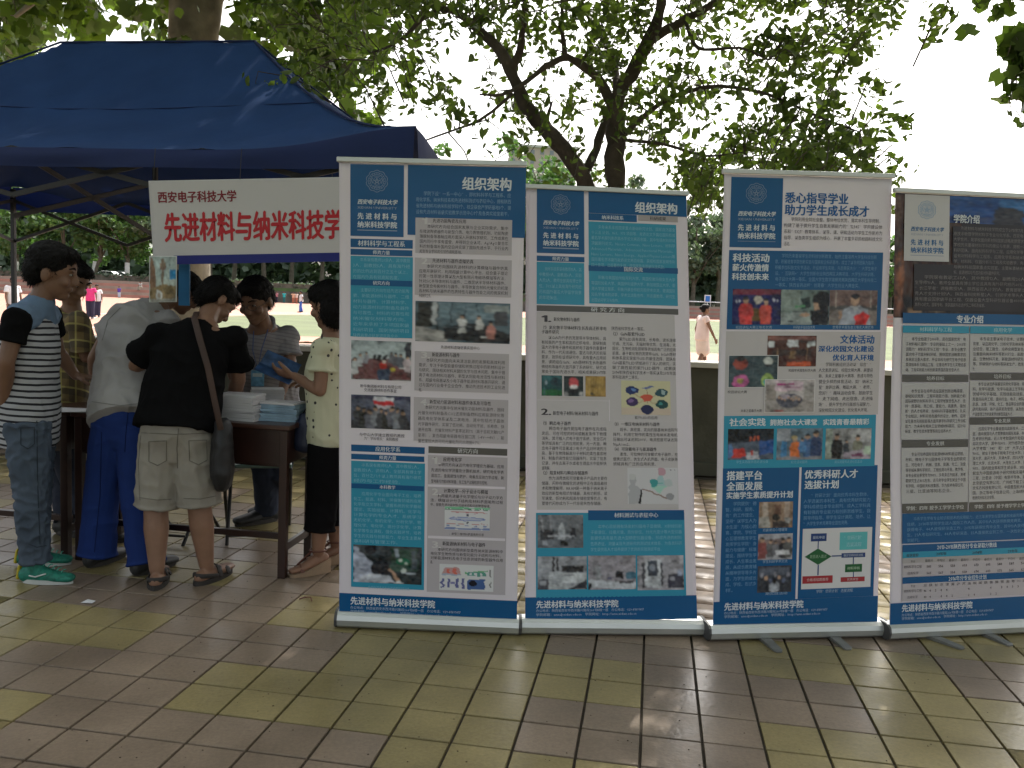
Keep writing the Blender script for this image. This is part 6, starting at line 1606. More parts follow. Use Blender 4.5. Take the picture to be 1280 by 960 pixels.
def skin_mat(name, col):
    m = mat(name, col, .5, var=.10, vscale=14, spec=.4, bump=.15, bscale=90, bdist=.002)
    m.node_tree.nodes['Principled BSDF'].inputs['Subsurface Weight'].default_value = .08
    m.node_tree.nodes['Principled BSDF'].inputs['Subsurface Radius'].default_value = (.01, .004, .002)
    return m
M_skin = skin_mat('skin_tan', (.17, .092, .058))
M_skin2 = skin_mat('skin_warm', (.22, .12, .075))
M_hair = mat('black_hair', (.004, .0035, .0035), .6, spec=.15, var=.4, vscale=60, bump=1.0, bscale=160, bdist=.006)
M_eye = mat('eye_white', (.25, .24, .22), .5, var=.02)
M_iris = mat('eye_dark', (.015, .01, .008), .15)
def lerp(a, b, t): return np.asarray(a) * (1 - t) + np.asarray(b) * t
def frame(fwd, upv=(0, 0, 1)):
    f = nrm(fwd); u = np.asarray(upv, float); u = nrm(u - f * (u @ f)); r = np.cross(f, u)
    return r, f, u      # right, forward, up
def hand(A, wrist, d, palm_n, s=1.0, curl=.5, thumb=1, det=True):
    """palm and five bent fingers. d: direction the fingers point, palm_n: normal out of the palm"""
    d = nrm(d); n = nrm(np.asarray(palm_n) - d * (np.asarray(palm_n) @ d)); w = np.cross(d, n)
    p0 = wrist; p1 = wrist + d * .085 * s
    A.t([p0, wrist + d * .04 * s, p1], [(.026 * s, .016 * s), (.038 * s, .015 * s), (.040 * s, .013 * s)], 12, side=w)
    for i, (off, ln) in enumerate(((-.030, .060), (-.010, .072), (.011, .067), (.030, .052))):
        b = p1 + w * off * s - d * .008 * s
        q1 = b + (d * math.cos(curl * .5) + n * math.sin(curl * .5)) * ln * .45 * s
        q2 = q1 + (d * math.cos(curl * 1.3) + n * math.sin(curl * 1.3)) * ln * .32 * s
        q3 = q2 + (d * math.cos(curl * 2.0) + n * math.sin(curl * 2.0)) * ln * .26 * s
        A.t([b, q1, q2, q3], [.0092 * s, .0088 * s, .0080 * s, .0068 * s], 8)
    b = wrist + d * .025 * s + w * thumb * .030 * s
    q1 = b + nrm(d * .65 + w * thumb * .75 + n * .25) * .038 * s
    q2 = q1 + nrm(d * .9 + w * thumb * .3 + n * .45) * .032 * s
    A.t([b, q1, q2], [.0135 * s, .0115 * s, .0088 * s], 8)
def head_geo(A, c, fwd, upv, s=1.0):
    r, f, u = frame(fwd, upv); ax = (r, f, u)
    A.b(c + u * .025 * s, (.074 * s, .093 * s, .088 * s), ax)                # skull
    A.b(c - u * .035 * s + f * .022 * s, (.060 * s, .068 * s, .075 * s), ax)  # face
    A.b(c - u * .085 * s + f * .055 * s, (.032 * s, .030 * s, .026 * s), ax)  # chin
    A.t([c + f * .083 * s + u * .018 * s, c + f * .100 * s - u * .022 * s], [.009 * s, .015 * s], 8)   # nose
    A.b(c + f * .098 * s - u * .028 * s, (.017 * s, .012 * s, .010 * s), ax)
    A.b(c + f * .083 * s - u * .052 * s, (.024 * s, .010 * s, .006 * s), ax)   # lips
    A.b(c + f * .082 * s - u * .061 * s, (.020 * s, .010 * s, .006 * s), ax)
    for q in (-1, 1):
        A.b(c + r * q * .076 * s - f * .008 * s - u * .008 * s, (.010 * s, .020 * s, .032 * s), ax)   # ear
        A.b(c + r * q * .040 * s + f * .062 * s - u * .025 * s, (.026 * s, .022 * s, .022 * s), ax)   # cheek
        A.b(c + r * q * .032 * s + f * .078 * s + u * .030 * s, (.024 * s, .010 * s, .007 * s), ax)   # brow ridge
def eyes(root_body, c, fwd, upv, s=1.0):
    r, f, u = frame(fwd, upv)
    for q in (-1, 1):
        p = c + r * q * .031 * s + f * .0775 * s + u * .010 * s
        V, F = ball(p, (.0115 * s, .0075 * s, .0050 * s), (r, f, u), 12, 8); e = mesh_obj('eye', V, F, M_eye, root_body, True)
        V, F = ball(p + f * .004 * s, (.0052 * s, .0055 * s, .0050 * s), (r, f, u), 10, 6); mesh_obj('iris', V, F, M_iris, root_body, True)
        V, F = tube([c + r * q * .014 * s + f * .089 * s + u * .034 * s, c + r * q * .035 * s + f * .087 * s + u * .041 * s, c + r * q * .055 * s + f * .072 * s + u * .034 * s], [.003 * s, .004 * s, .002 * s], 6)
        mesh_obj('eyebrow', V, F, M_hair, root_body, True)
def hair_geo(c, fwd, upv, s=1.0, style='short'):
    r, f, u = frame(fwd, upv); ax = (r, f, u); A = Acc()
    A.b(c + u * .048 * s - f * .014 * s, (.086 * s, .098 * s, .083 * s), ax)
    A.b(c + u * .005 * s - f * .052 * s, (.080 * s, .060 * s, .080 * s), ax)
    A.b(c + u * .085 * s + f * .030 * s, (.070 * s, .062 * s, .036 * s), ax)
    if style == 'bob':
        A.b(c - u * .02 * s - f * .035 * s, (.092 * s, .075 * s, .105 * s), ax)
        A.b(c + u * .06 * s + f * .045 * s, (.072 * s, .048 * s, .036 * s), ax)
    if style == 'bun':
        A.b(c + u * .03 * s - f * .115 * s, (.04 * s, .04 * s, .04 * s), ax)
    return A
def hem(A, c, d, r, w=.0055):
    rr_c = frame(nrm(d), [.3, .1, .2]); c = c - nrm(d) * .008
    A.t([c + (rr_c[0] * math.cos(t) + rr_c[2] * math.sin(t)) * (r + .0005) for t in np.linspace(0, 2 * math.pi, 21)], w, 6)
def person(label, J, cloth, skin=None, vox=.0065, hs=1.0, hair='short', det=True, name='person', bulk=1.0, group=None, shoes=True, curl=.5, ss=None, fs=None):
    """J: joints in metres; builds one continuous body, hair, garments and shoes as its parts"""
    skin = skin or M_skin
    g0 = (np.asarray(J['AL']) + np.asarray(J['AR'])) / 2; g0 = np.array([g0[0], g0[1], min(J['AL'][2], J['AR'][2]) - .08 * hs])
    root = empty(name, g0, label, 'person', group)
    J = {k: (np.asarray(v, float) if not isinstance(v, str) else v) for k, v in J.items()}
    sd_ = nrm(J['SR'] - J['SL']); hip_side = nrm(J.get('HR', J['pelvis'] + sd_ * .09) - J.get('HL', J['pelvis'] - sd_ * .09))
    HL = J.get('HL', J['pelvis'] - hip_side * .088 * bulk); HR = J.get('HR', J['pelvis'] + hip_side * .088 * bulk)
    B = bulk
    ms = (J['SL'] + J['SR']) / 2
    def torso(A, g):
        pts = [lerp(HL, HR, .5) - np.array([0, 0, .03]), J['pelvis'], lerp(J['pelvis'], J['chest'], .45), J['chest'], lerp(J['chest'], ms, .75), lerp(ms, J['neck'], .55)]
        sides = [hip_side, hip_side, nrm(hip_side + sd_), sd_, sd_, sd_]
        A.t(pts, [(.132 * B + g, .088 * B + g), (.142 * B + g, .098 * B + g), (.132 * B + g, .100 * B + g), (.158 * B + g, .112 * B + g), (.150 * B + g, .088 * B + g), (.085 * B + g, .062 * B + g)], 20, side=sides)
        for S, E in ((J['SL'], J['EL']), (J['SR'], J['ER'])):
            A.t([lerp(ms, S, .35), S, lerp(S, E, .2)], [.050 * B + g, .048 * B + g, .044 * B + g], 12)
    A = Acc()
    torso(A, 0)
    nk = nrm(J['head'] - J['neck'])
    A.t([J['neck'] - nk * .05, J['neck'] + nk * .02, lerp(J['neck'], J['head'], .8)], [.060 * B, .050 * B, .050], 12)
    head_geo(A, J['head'], J['face'], J.get('hup', (0, 0, 1)), hs)
    for sgn, S, E, Wr, k in ((-1, J['SL'], J['EL'], J['WL'], 'L'), (1, J['SR'], J['ER'], J['WR'], 'R')):
        A.t([S, lerp(S, E, .4), E], [.046 * B, .042 * B, .036 * B], 12)
        A.t([E, lerp(E, Wr, .3), Wr], [.036 * B, .037 * B, .0235 * B], 12)
        d = J.get('D' + k, Wr - E)
        pn = J.get('N' + k, np.array([0, 0, -1.]) if abs(nrm(d)[2]) < .8 else -sd_ * sgn)
        hand(A, Wr, d, pn, hs * .98, J.get('C' + k, np.array(curl)).item() if hasattr(J.get('C' + k, None), 'item') else curl, sgn)
    for H, K, An, k in ((HL, J['KL'], J['AL'], 'L'), (HR, J['KR'], J['AR'], 'R')):
        A.t([H - [0, 0, .02], lerp(H, K, .4), K, lerp(K, An, .35), An], [.074 * B, .072 * B, .054 * B, .056 * B, .034 * B], 14)
        t = nrm(J['T' + k] * np.array([1, 1, 0])); sd2 = np.cross(t, [0, 0, 1.]); hs_, hs = hs, (fs or ss or hs)
        fk = .78 if shoes else 1.0; f0 = An - np.array([0, 0, .045 * hs + (.012 * hs if shoes else 0)])
        dz = np.array([0, 0, J.get('drop', np.array(0.)).item()])
        A.t([f0 - t * .045 * hs, f0 + t * .03 * hs - dz * .4, f0 + t * .12 * hs - dz, f0 + t * .175 * hs - dz * 1.1], [(.030 * hs * fk, .034 * hs * fk), (.035 * hs * fk, .034 * hs * fk), (.042 * hs * fk, .022 * hs * fk), (.036 * hs * fk, .014 * hs * fk)], 12, side=sd2); hs = hs_
    body = remesh(A.V, A.F, vox, 'body', skin, root, 2)
    if det: eyes(body, J['head'], J['face'], J.get('hup', (0, 0, 1)), hs)
    Hh = hair_geo(J['head'], J['face'], J.get('hup', (0, 0, 1)), hs, hair)
    hr = remesh(Hh.V, Hh.F, vox * .95, 'hair', M_hair, root, 1, fold=.005 * (1 if det else 0), ffreq=40, seed=3)
    if det:
        n = len(hr.data.vertices); co = np.zeros(n * 3); hr.data.vertices.foreach_get('co', co); co = co.reshape(-1, 3)
        nn = np.zeros(n * 3); hr.data.vertices.foreach_get('normal', nn); nn = nn.reshape(-1, 3)
        rs_ = np.random.RandomState(17); k = rs_.randint(0, n, 2600); r_h, f_h, u_h = frame(J['face'], J.get('hup', (0, 0, 1)))
        b_ = co[k]; keep_ = ~(((b_ - J['head']) @ f_h > .03) & ((b_ - J['head']) @ u_h < .075)); k = k[keep_]; b_ = b_[keep_]; d_ = nn[k] * .12 - u_h * .5 + f_h * ((b_ - J['head']) @ f_h > .02)[:, None] * .3 + rs_.randn(len(k), 3) * .16
        d_ /= np.linalg.norm(d_, axis=1)[:, None]; L_ = rs_.uniform(.012, .028, len(k)) * hs; s_h = np.cross(d_, nn[k]); s_h /= np.linalg.norm(s_h, axis=1)[:, None] + 1e-9
        b_ = b_ - nn[k] * .003
        V = np.stack([b_ - s_h * .0016, b_ + s_h * .0016, b_ + d_ * (L_ * .6)[:, None] + nn[k] * .002 + s_h * .0009, b_ + d_ * L_[:, None]], 1).reshape(-1, 3)
        F = (np.arange(len(k)) * 4)[:, None] + np.array([0, 1, 2, 3])[None]
        tag(fast_mesh('hair_strands', V, F, M_hair, hr), kind='stuff')
    # garments
    for c in cloth:
        k = c['k']; g_ = c.get('g', .012); nm = c.get('name', k); A = Acc(); fo = c.get('fold', .006); fd = (0, 0, 1); ff = c.get('ff', 16)
        if k == 'shirt':
            drop = c.get('drop', .10)
            pts = [J['pelvis'] - (J['chest'] - J['pelvis']) / np.linalg.norm(J['chest'] - J['pelvis']) * drop, J['pelvis'], lerp(J['pelvis'], J['chest'], .45), J['chest'], lerp(J['chest'], ms, .75), lerp(ms, J['neck'], .55)]
            sides = [hip_side, hip_side, nrm(hip_side + sd_), sd_, sd_, sd_]
            lo = c.get('loose', .01)
            A.t(pts, [(.158 * B + g_ + lo, .114 * B + g_ + lo), (.160 * B + g_ + lo, .118 * B + g_ + lo), (.146 * B + g_ + lo, .108 * B + g_ + lo), (.160 * B + g_, .115 * B + g_), (.152 * B + g_, .090 * B + g_), (.080 * B + g_ * .5, .060 * B + g_ * .5)], 22, side=sides, flat=True)
            sl = c.get('sleeve', .6)
            for S, E in ((J['SL'], J['EL']), (J['SR'], J['ER'])):
                if sl > 0:
                    A.b(S - np.array([0, 0, .004]), (.050 * B + g_,) * 3)
                    A.t([lerp(ms, S, .35) - np.array([0, 0, .02]), S, lerp(S, E, sl * .5), lerp(S, E, sl)], [.052 * B + g_, .050 * B + g_, .050 * B + g_, .050 * B + g_ + c.get('flare', .006)], 14, flat=True)
                    if det: hem(A, lerp(S, E, sl), E - S, .050 * B + g_ + c.get('flare', .006))
                else:
                    A.t([lerp(ms, S, .3), lerp(ms, S, .85)], [.066 * B + g_, .06 * B + g_], 14)
            if c.get('collar'):
                rr_c = frame(nk, J['face']); cc = J['neck'] - nk * .030
                A.t([cc + rr_c[0] * math.cos(t) * .064 * B + rr_c[2] * math.sin(t) * .066 * B - nk * .022 * math.sin(t) for t in np.linspace(0, 2 * math.pi, 17)], .0125, 8)
        elif k == 'sleeve':
            for S, E in ((J['SL'], J['EL']), (J['SR'], J['ER'])):
                A = Acc(); sl = c.get('len', .6)
                A.t([lerp(ms, S, .78), S, lerp(S, E, sl * .5), lerp(S, E, sl)], [.052 * B + g_, .057 * B + g_, .050 * B + g_, .052 * B + g_], 14, flat=True)
                remesh(A.V, A.F, vox, nm, c['m'], root, 2, fold=fo, ffreq=ff, seed=c.get('seed', 5))
            continue
        elif k == 'yoke':
            A.t([lerp(ms, J['neck'], .0), lerp(ms, J['neck'], .7)], [(.135 * B + g_, .090 * B + g_), (.075 * B + g_, .062 * B + g_)], 16, side=sd_)
            for S in (J['SL'], J['SR']): A.t([lerp(ms, S, .2), lerp(ms, S, .85)], [.060 * B + g_ + .004, .056 * B + g_ + .004], 12)
            A.t([J['neck'] - nk * .06, J['neck'] - nk * .005], [.072 * B, .060 * B], 14, flat=True)
        elif k == 'trousers':
            ln = c.get('len', 1.0); rad = c.get('rad', (.098, .086, .072, .066, .066))
            up_ = J['pelvis'] + nrm(J['chest'] - J['pelvis']) * c.get('rise', .05)
            A.t([up_, lerp(HL, HR, .5), lerp(HL, HR, .5) - np.array([0, 0, .06])], [(.150 * B + g_, .106 * B + g_), (.158 * B + g_, .112 * B + g_), (.14 * B + g_, .095 * B + g_)], 20, side=hip_side)
            for H, K, An in ((HL, J['KL'], J['AL']), (HR, J['KR'], J['AR'])):
                pts = [H, lerp(H, K, .5), K]; rd = [rad[0] * B, rad[1] * B, rad[2] * B]
                if ln >= 1:
                    e = lerp(K, An, min(1.0, ln) + c.get('past', 0)); pts += [lerp(K, e, .5), e]; rd += [rad[3] * B, rad[4] * B]
                elif ln > .5:
                    e = lerp(K, An, (ln - .5) * 2); pts += [e]; rd += [rad[3] * B]
                else:
                    e = lerp(H, K, ln * 2); pts = [H, lerp(H, e, .5), e]; rd = [rad[0] * B, rad[1] * B, rad[2] * B]
                A.t(pts, [r_ + g_ for r_ in rd], 16, flat=True)
                hem(A, pts[-1], pts[-1] - pts[-2], rd[-1] + g_)
        elif k == 'skirt':
            e = lerp(lerp(J['KL'], J['KR'], .5), J['pelvis'], 1 - c.get('len', .8))
            A.t([J['pelvis'] + [0, 0, .08], J['pelvis'], e], [(.145 * B + g_, .11 * B + g_), (.17 * B + g_, .13 * B + g_), (.18 * B + g_, .14 * B + g_)], 18, side=hip_side)
        remesh(A.V, A.F, c.get('vox', vox), nm, c['m'], root, 2, fold=fo, ffreq=ff, seed=c.get('seed', 5))
    if shoes:
        mm, sole = (shoes if isinstance(shoes, tuple) else (mat('shoe_dark', (.03, .03, .03), .5), mat('sole_dark', (.05, .045, .04), .7)))
        for An, k in ((J['AL'], 'L'), (J['AR'], 'R')):
            t = nrm(J['T' + k] * np.array([1, 1, 0])); sd2 = np.cross(t, [0, 0, 1.]); z0 = An[2] - (.084 if det else .08 * hs); hs = ss or hs
            f0 = np.array([An[0], An[1], z0 + .030 * hs])
            A = Acc()
            A.t([f0 - t * .055 * hs + [0, 0, .012], f0 + t * .02 * hs + [0, 0, .016], f0 + t * .10 * hs + [0, 0, .004], f0 + t * .185 * hs], [(.038 * hs, .046 * hs), (.042 * hs, .050 * hs), (.048 * hs, .034 * hs), (.042 * hs, .022 * hs)], 14, side=sd2)
            A.t([f0 + [0, 0, .02], f0 + [0, 0, .070 * hs]], [.044 * hs, .042 * hs], 12)
            sh2 = remesh(A.V, A.F, vox, 'shoe', mm, root, 2)
            V = []; n = 20
            for zz in (z0 + .0005, z0 + .024 * hs):
                for i in range(n):
                    a = 2 * math.pi * i / n; ln_ = .135 * hs; wd = .046 * hs * (1 - .12 * math.cos(a))
                    V.append(np.array([An[0], An[1], zz]) + t * (.065 * hs + ln_ * math.cos(a)) + sd2 * wd * math.sin(a) * (1 if abs(math.cos(a)) > .3 else 1.0))
            F = [tuple(range(n - 1, -1, -1)), tuple(range(n, 2 * n))] + [(i, (i + 1) % n, n + (i + 1) % n, n + i) for i in range(n)]
            mesh_obj('sole', V, F, sole, sh2)
            if isinstance(shoes, tuple) and len(shoes) == 2 and det and mm.name.startswith('sneaker'):
                for i in range(5):
                    q = f0 + t * (.05 + .022 * i) + np.array([0, 0, .068 - .008 * i])
                    MB().tube([q - sd2 * .022, q + [0, 0, .006], q + sd2 * .022], .0028, 5).build('lace', MATS['lace'], sh2, True)
                q = f0 + t * .02 + np.array([0, 0, .018])
                for s_ in (-1, 1):
                    MB().tube([q + sd2 * s_ * .043 - t * .03, q + sd2 * s_ * .047 + t * .0 - [0, 0, .004], q + sd2 * s_ * .045 + t * .05 + [0, 0, .012]], .004, 5).build('side_flash', MATS['paint_flash'], sh2, True)
                A2_ = Acc().t([f0 - t * .084 + [0, 0, -.004], f0 - t * .076 + [0, 0, .055]], [(.026, .012), (.022, .010)], 10, side=sd2)
                remesh(A2_.V, A2_.F, .005, 'heel_panel', MATS['sneaker_yellow'], sh2, 2)
    return root

# fabrics
def stripe_mat(name, c1, c2, period, duty, axis=2, rough=.85, tilt=(0, 0, 1), soft=False, wave=0.0):
    N = NT(name); b = N.b; b.inputs['Roughness'].default_value = rough; b.inputs['Specular IOR Level'].default_value = .2
    tc = N.n('ShaderNodeTexCoord')
    dt = N.n('ShaderNodeVectorMath', operation='DOT_PRODUCT'); dt.inputs[1].default_value = tuple(np.asarray(tilt) / period)
    N.l(tc.outputs['Object'], dt.inputs[0])
    no = N.n('ShaderNodeTexNoise', Scale=5.0); N.l(tc.outputs['Object'], no.inputs['Vector'])
    ad = N.n('ShaderNodeMath', operation='MULTIPLY_ADD'); N.l(no.outputs[0], ad.inputs[0]); ad.inputs[1].default_value = wave; N.l(dt.outputs['Value'], ad.inputs[2])
    fr_ = N.n('ShaderNodeMath', operation='FRACT'); N.l(ad.outputs[0], fr_.inputs[0])
    gt = N.n('ShaderNodeMath', operation='LESS_THAN'); N.l(fr_.outputs[0], gt.inputs[0]); gt.inputs[1].default_value = duty
    mx = N.n('ShaderNodeMix', data_type='RGBA'); N.l(gt.outputs[0], mx.inputs[0]); mx.inputs[6].default_value = (*c1, 1); mx.inputs[7].default_value = (*c2, 1)
    N.l(mx.outputs[2], b.inputs['Base Color'])
    n2 = N.n('ShaderNodeTexNoise', Scale=40.0, Detail=3.0); N.l(tc.outputs['Object'], n2.inputs['Vector'])
    bp = N.n('ShaderNodeBump', Strength=.3, Distance=.004); N.l(n2.outputs[0], bp.inputs['Height']); N.l(bp.outputs[0], b.inputs['Normal'])
    MATS[name] = N.m; return N.m
def plaid_mat(name, base, cA, cB, p):
    N = NT(name); b = N.b; b.inputs['Roughness'].default_value = .9
    tc = N.n('ShaderNodeTexCoord'); out = None; prev = base
    col = None
    for i, (vec, c, duty) in enumerate((((0, .3, 1), cA, .4), ((1, .5, 0), cA, .4), ((0, .3, 1), cB, .12), ((1, .5, 0), cB, .12))):
        dt = N.n('ShaderNodeVectorMath', operation='DOT_PRODUCT'); dt.inputs[1].default_value = tuple(np.asarray(vec, float) / p); N.l(tc.outputs['Object'], dt.inputs[0])
        ad = N.n('ShaderNodeMath', operation='ADD'); N.l(dt.outputs['Value'], ad.inputs[0]); ad.inputs[1].default_value = .3 * i
        fr_ = N.n('ShaderNodeMath', operation='FRACT'); N.l(ad.outputs[0], fr_.inputs[0])
        gt = N.n('ShaderNodeMath', operation='LESS_THAN'); N.l(fr_.outputs[0], gt.inputs[0]); gt.inputs[1].default_value = duty
        ml = N.n('ShaderNodeMath', operation='MULTIPLY'); N.l(gt.outputs[0], ml.inputs[0]); ml.inputs[1].default_value = .6
        mx = N.n('ShaderNodeMix', data_type='RGBA'); N.l(ml.outputs[0], mx.inputs[0])
        if col is None: mx.inputs[6].default_value = (*base, 1)
        else: N.l(col, mx.inputs[6])
        mx.inputs[7].default_value = (*c, 1); col = mx.outputs[2]
    N.l(col, b.inputs['Base Color']); MATS[name] = N.m; return N.m
def dot_mat(name, base, dot, scale, r):
    N = NT(name); b = N.b; b.inputs['Roughness'].default_value = .85
    tc = N.n('ShaderNodeTexCoord'); v = N.n('ShaderNodeTexVoronoi', Scale=scale, Randomness=.45); N.l(tc.outputs['Object'], v.inputs['Vector'])
    gt = N.n('ShaderNodeMath', operation='LESS_THAN'); N.l(v.outputs['Distance'], gt.inputs[0]); gt.inputs[1].default_value = r
    mx = N.n('ShaderNodeMix', data_type='RGBA'); N.l(gt.outputs[0], mx.inputs[0]); mx.inputs[6].default_value = (*base, 1); mx.inputs[7].default_value = (*dot, 1)
    N.l(mx.outputs[2], b.inputs['Base Color'])
    n2 = N.n('ShaderNodeTexNoise', Scale=12.0, Detail=3.0); N.l(tc.outputs['Object'], n2.inputs['Vector'])
    bp = N.n('ShaderNodeBump', Strength=.4, Distance=.01); N.l(n2.outputs[0], bp.inputs['Height']); N.l(bp.outputs[0], b.inputs['Normal'])
    MATS[name] = N.m; return N.m
def cloth_mat(name, col, r=.9): return mat(name, col, r, var=.12, vscale=5, spec=.2, bump=.25, bscale=45, bdist=.004)
M_jeans = mat('grey_blue_jeans', (.065, .085, .115), .9, var=.22, vscale=7, spec=.2, bump=.5, bscale=30, bdist=.006)
M_vest = stripe_mat('striped_vest', (.34, .35, .37), (.02, .02, .025), .031, .36, tilt=(.06, .03, 1), wave=.6)
M_blk = mat('black_cloth', (.006, .006, .0065), .95, var=.12, vscale=5, spec=.05, bump=.25, bscale=45, bdist=.004)
M_bluec = cloth_mat('pale_blue_collar', (.12, .18, .27))
M_tee = cloth_mat('pale_grey_tee', (.31, .30, .295))
M_royal = cloth_mat('royal_blue_trousers', (.013, .033, .15))
M_short = cloth_mat('beige_shorts', (.25, .23, .195))
M_plaid = plaid_mat('plaid_shirt', (.17, .12, .05), (.05, .04, .03), (.40, .36, .12), .085)
M_pshirt = stripe_mat('grey_striped_shirt', (.25, .24, .25), (.19, .185, .20), .022, .3, tilt=(.1, .2, 1), wave=.3)
M_dots = dot_mat('cream_dotted_top', (.46, .46, .32), (.03, .03, .03), 24, .2)
M_sneak = mat('sneaker_green', (.015, .17, .12), .6, var=.35, vscale=50, bump=.5, bscale=130, bdist=.003)
mat('sneaker_yellow', (.45, .36, .03), .5); mat('lace', (.10, .45, .35), .6); mat('paint_flash', (.6, .62, .6), .4)
M_sole = mat('sole_white', (.5, .52, .5), .6)
Wp = lambda x, y, Y: P(x, y, Y)

# --- man in the striped vest (far left)
def foot(px, py): q = gr(px, py); return np.array([q[0], q[1], .085])
aR = foot(50, 728); aL = foot(28, 706)
Y1 = aR[1]
J1 = dict(pelvis=Wp(36, 512, Y1 + .12), chest=Wp(38, 430, Y1 + .10), neck=Wp(50, 376, Y1 + .08), head=Wp(65, 340, Y1 + .10), face=nrm([.93, .28, -.22]), hup=(.25, 0, 1),
          SR=Wp(22, 398, Y1 - .08), SL=Wp(60, 394, Y1 + .30), ER=Wp(8, 452, Y1 - .12), WR=Wp(6, 505, Y1 - .02), EL=Wp(72, 440, Y1 + .38), WL=Wp(95, 470, Y1 + .45),
          HR=Wp(34, 528, Y1 + .03), HL=Wp(40, 528, Y1 + .22), KR=Wp(38, 610, Y1), KL=Wp(45, 606, Y1 + .24), AR=aR + [-.02, 0, 0], AL=aL + [.06, 0, 0], TR=nrm([1, .02, 0]), TL=nrm([1, .25, 0]),
          DR=(.1, .1, -1), DL=(1, .2, -.1))
r1 = person('man in striped vest and grey-blue jeans with green and yellow sneakers at the left edge', J1,
       [dict(k='trousers', m=M_jeans, g=.006, rad=(.098, .088, .070, .064, .060), past=-.05, rise=.10, fold=.012, ff=24, name='jeans'),
        dict(k='shirt', m=M_vest, g=.010, sleeve=0, loose=.012, drop=.17, name='striped_vest'), dict(k='sleeve', m=M_blk, g=.010, len=.55), dict(k='yoke', m=M_bluec, g=.013, name='collar')],
       hs=1.18, ss=.93, shoes=(M_sneak, M_sole), bulk=1.05)
# --- person in plaid behind him
Y2 = 5.15
J2 = dict(pelvis=Wp(78, 525, Y2 + .1), chest=Wp(86, 440, Y2), neck=Wp(90, 385, Y2 - .06), head=Wp(88, 352, Y2 - .08), face=nrm([.85, -.3, -.45]), hup=(.3, 0, 1),
          SR=Wp(98, 402, Y2 - .16), SL=Wp(76, 398, Y2 + .16), ER=Wp(108, 446, Y2 - .1), WR=Wp(124, 426, Y2 - .06), EL=Wp(98, 450, Y2 + .2), WL=Wp(112, 482, Y2 + .2),
          KL=Wp(80, 590, Y2 + .2), KR=Wp(88, 590, Y2 + .05), AL=gr(84, 668) + [0, 0, .085], AR=gr(92, 672) + [.12, 0, .085], TL=(1, -.3, 0), TR=(1, -.3, 0), DR=(.9, 0, .1))
person('person in dark yellow plaid shirt bending behind the man in the striped vest', J2,
       [dict(k='trousers', m=cloth_mat('dark_trousers', (.03, .035, .05)), g=.006), dict(k='shirt', m=M_plaid, g=.014, sleeve=.8, loose=.02, collar=True, name='plaid_shirt')], hs=1.08)
# --- person in pale tee and blue trousers
aL = foot(122, 706); aR = foot(182, 716)
Y3 = 4.62
J3 = dict(pelvis=Wp(158, 505, Y3 + .02), chest=Wp(166, 418, Y3 + .28), neck=Wp(205, 378, Y3 + .42), head=Wp(229, 366, Y3 + .50), face=nrm([.55, .6, -.6]), hup=(.4, .3, .8),
          SL=Wp(150, 392, Y3 + .26), SR=Wp(212, 400, Y3 + .30), EL=Wp(118, 448, Y3 + .30), WL=Wp(120, 485, Y3 + .40), ER=Wp(222, 450, Y3 + .42), WR=Wp(232, 490, Y3 + .5),
          HL=Wp(142, 530, Y3), HR=Wp(172, 530, Y3 - .02), KL=Wp(128, 612, Y3 + .03), KR=Wp(172, 612, Y3 - .02), AL=aL, AR=aR, TL=(.35, 1, 0), TR=(.5, 1, 0), DL=(.2, .3, -1), DR=(.3, .5, -.6))
r3 = person('person bending over the desk in pale grey T-shirt and flared royal blue trousers', J3,
       [dict(k='trousers', m=M_royal, g=.008, rad=(.100, .092, .080, .080, .088), past=.10, fold=.006, ff=12, name='blue_trousers'),
        dict(k='shirt', m=M_tee, g=.014, sleeve=.45, loose=.018, drop=.10, flare=.015, fold=.012, ff=13, name='tee_shirt')], bulk=1.03, shoes=(mat('shoe_dark', (.03, .03, .03), .5), mat('sole_dark', (.05, .045, .04), .7)))
# --- man in black tee and beige shorts
aL = foot(196, 732) ; aR = foot(258, 727)
Y4 = 4.42
J4 = dict(pelvis=Wp(222, 530, Y4 + .02), chest=Wp(236, 448, Y4 + .12), neck=Wp(258, 400, Y4 + .26), head=Wp(269, 377, Y4 + .37), face=nrm([.5, .5, -.75]), hup=(.35, .6, .8),
          SL=Wp(198, 420, Y4 + .10), SR=Wp(292, 423, Y4 + .20), EL=Wp(170, 457, Y4 + .20), WL=Wp(192, 472, Y4 + .40), ER=Wp(298, 474, Y4 + .32), WR=Wp(288, 505, Y4 + .50),
          HL=Wp(203, 545, Y4), HR=Wp(241, 545, Y4), KL=Wp(195, 634, Y4 - .02), KR=Wp(249, 630, Y4 + .01), AL=aL, AR=aR, TL=nrm([-.25, 1, 0]), TR=nrm([.35, 1, 0]), DL=(.8, .6, -.2), DR=(.0, .6, -.6))
M_sandal = mat('sandal_black', (.03, .026, .024), .7, bump=.3)
r4 = person('man seen from behind in loose black T-shirt, beige shorts and black sandals', J4,
       [dict(k='trousers', m=M_short, g=.010, len=.5, rad=(.092, .088, .090), fold=.009, ff=14, name='shorts'),
        dict(k='shirt', m=M_blk, g=.016, sleeve=.66, loose=.024, drop=.03, flare=.02, fold=.010, ff=11, name='black_tee_shirt')], skin=M_skin2, bulk=1.10, hs=1.08, shoes=False)
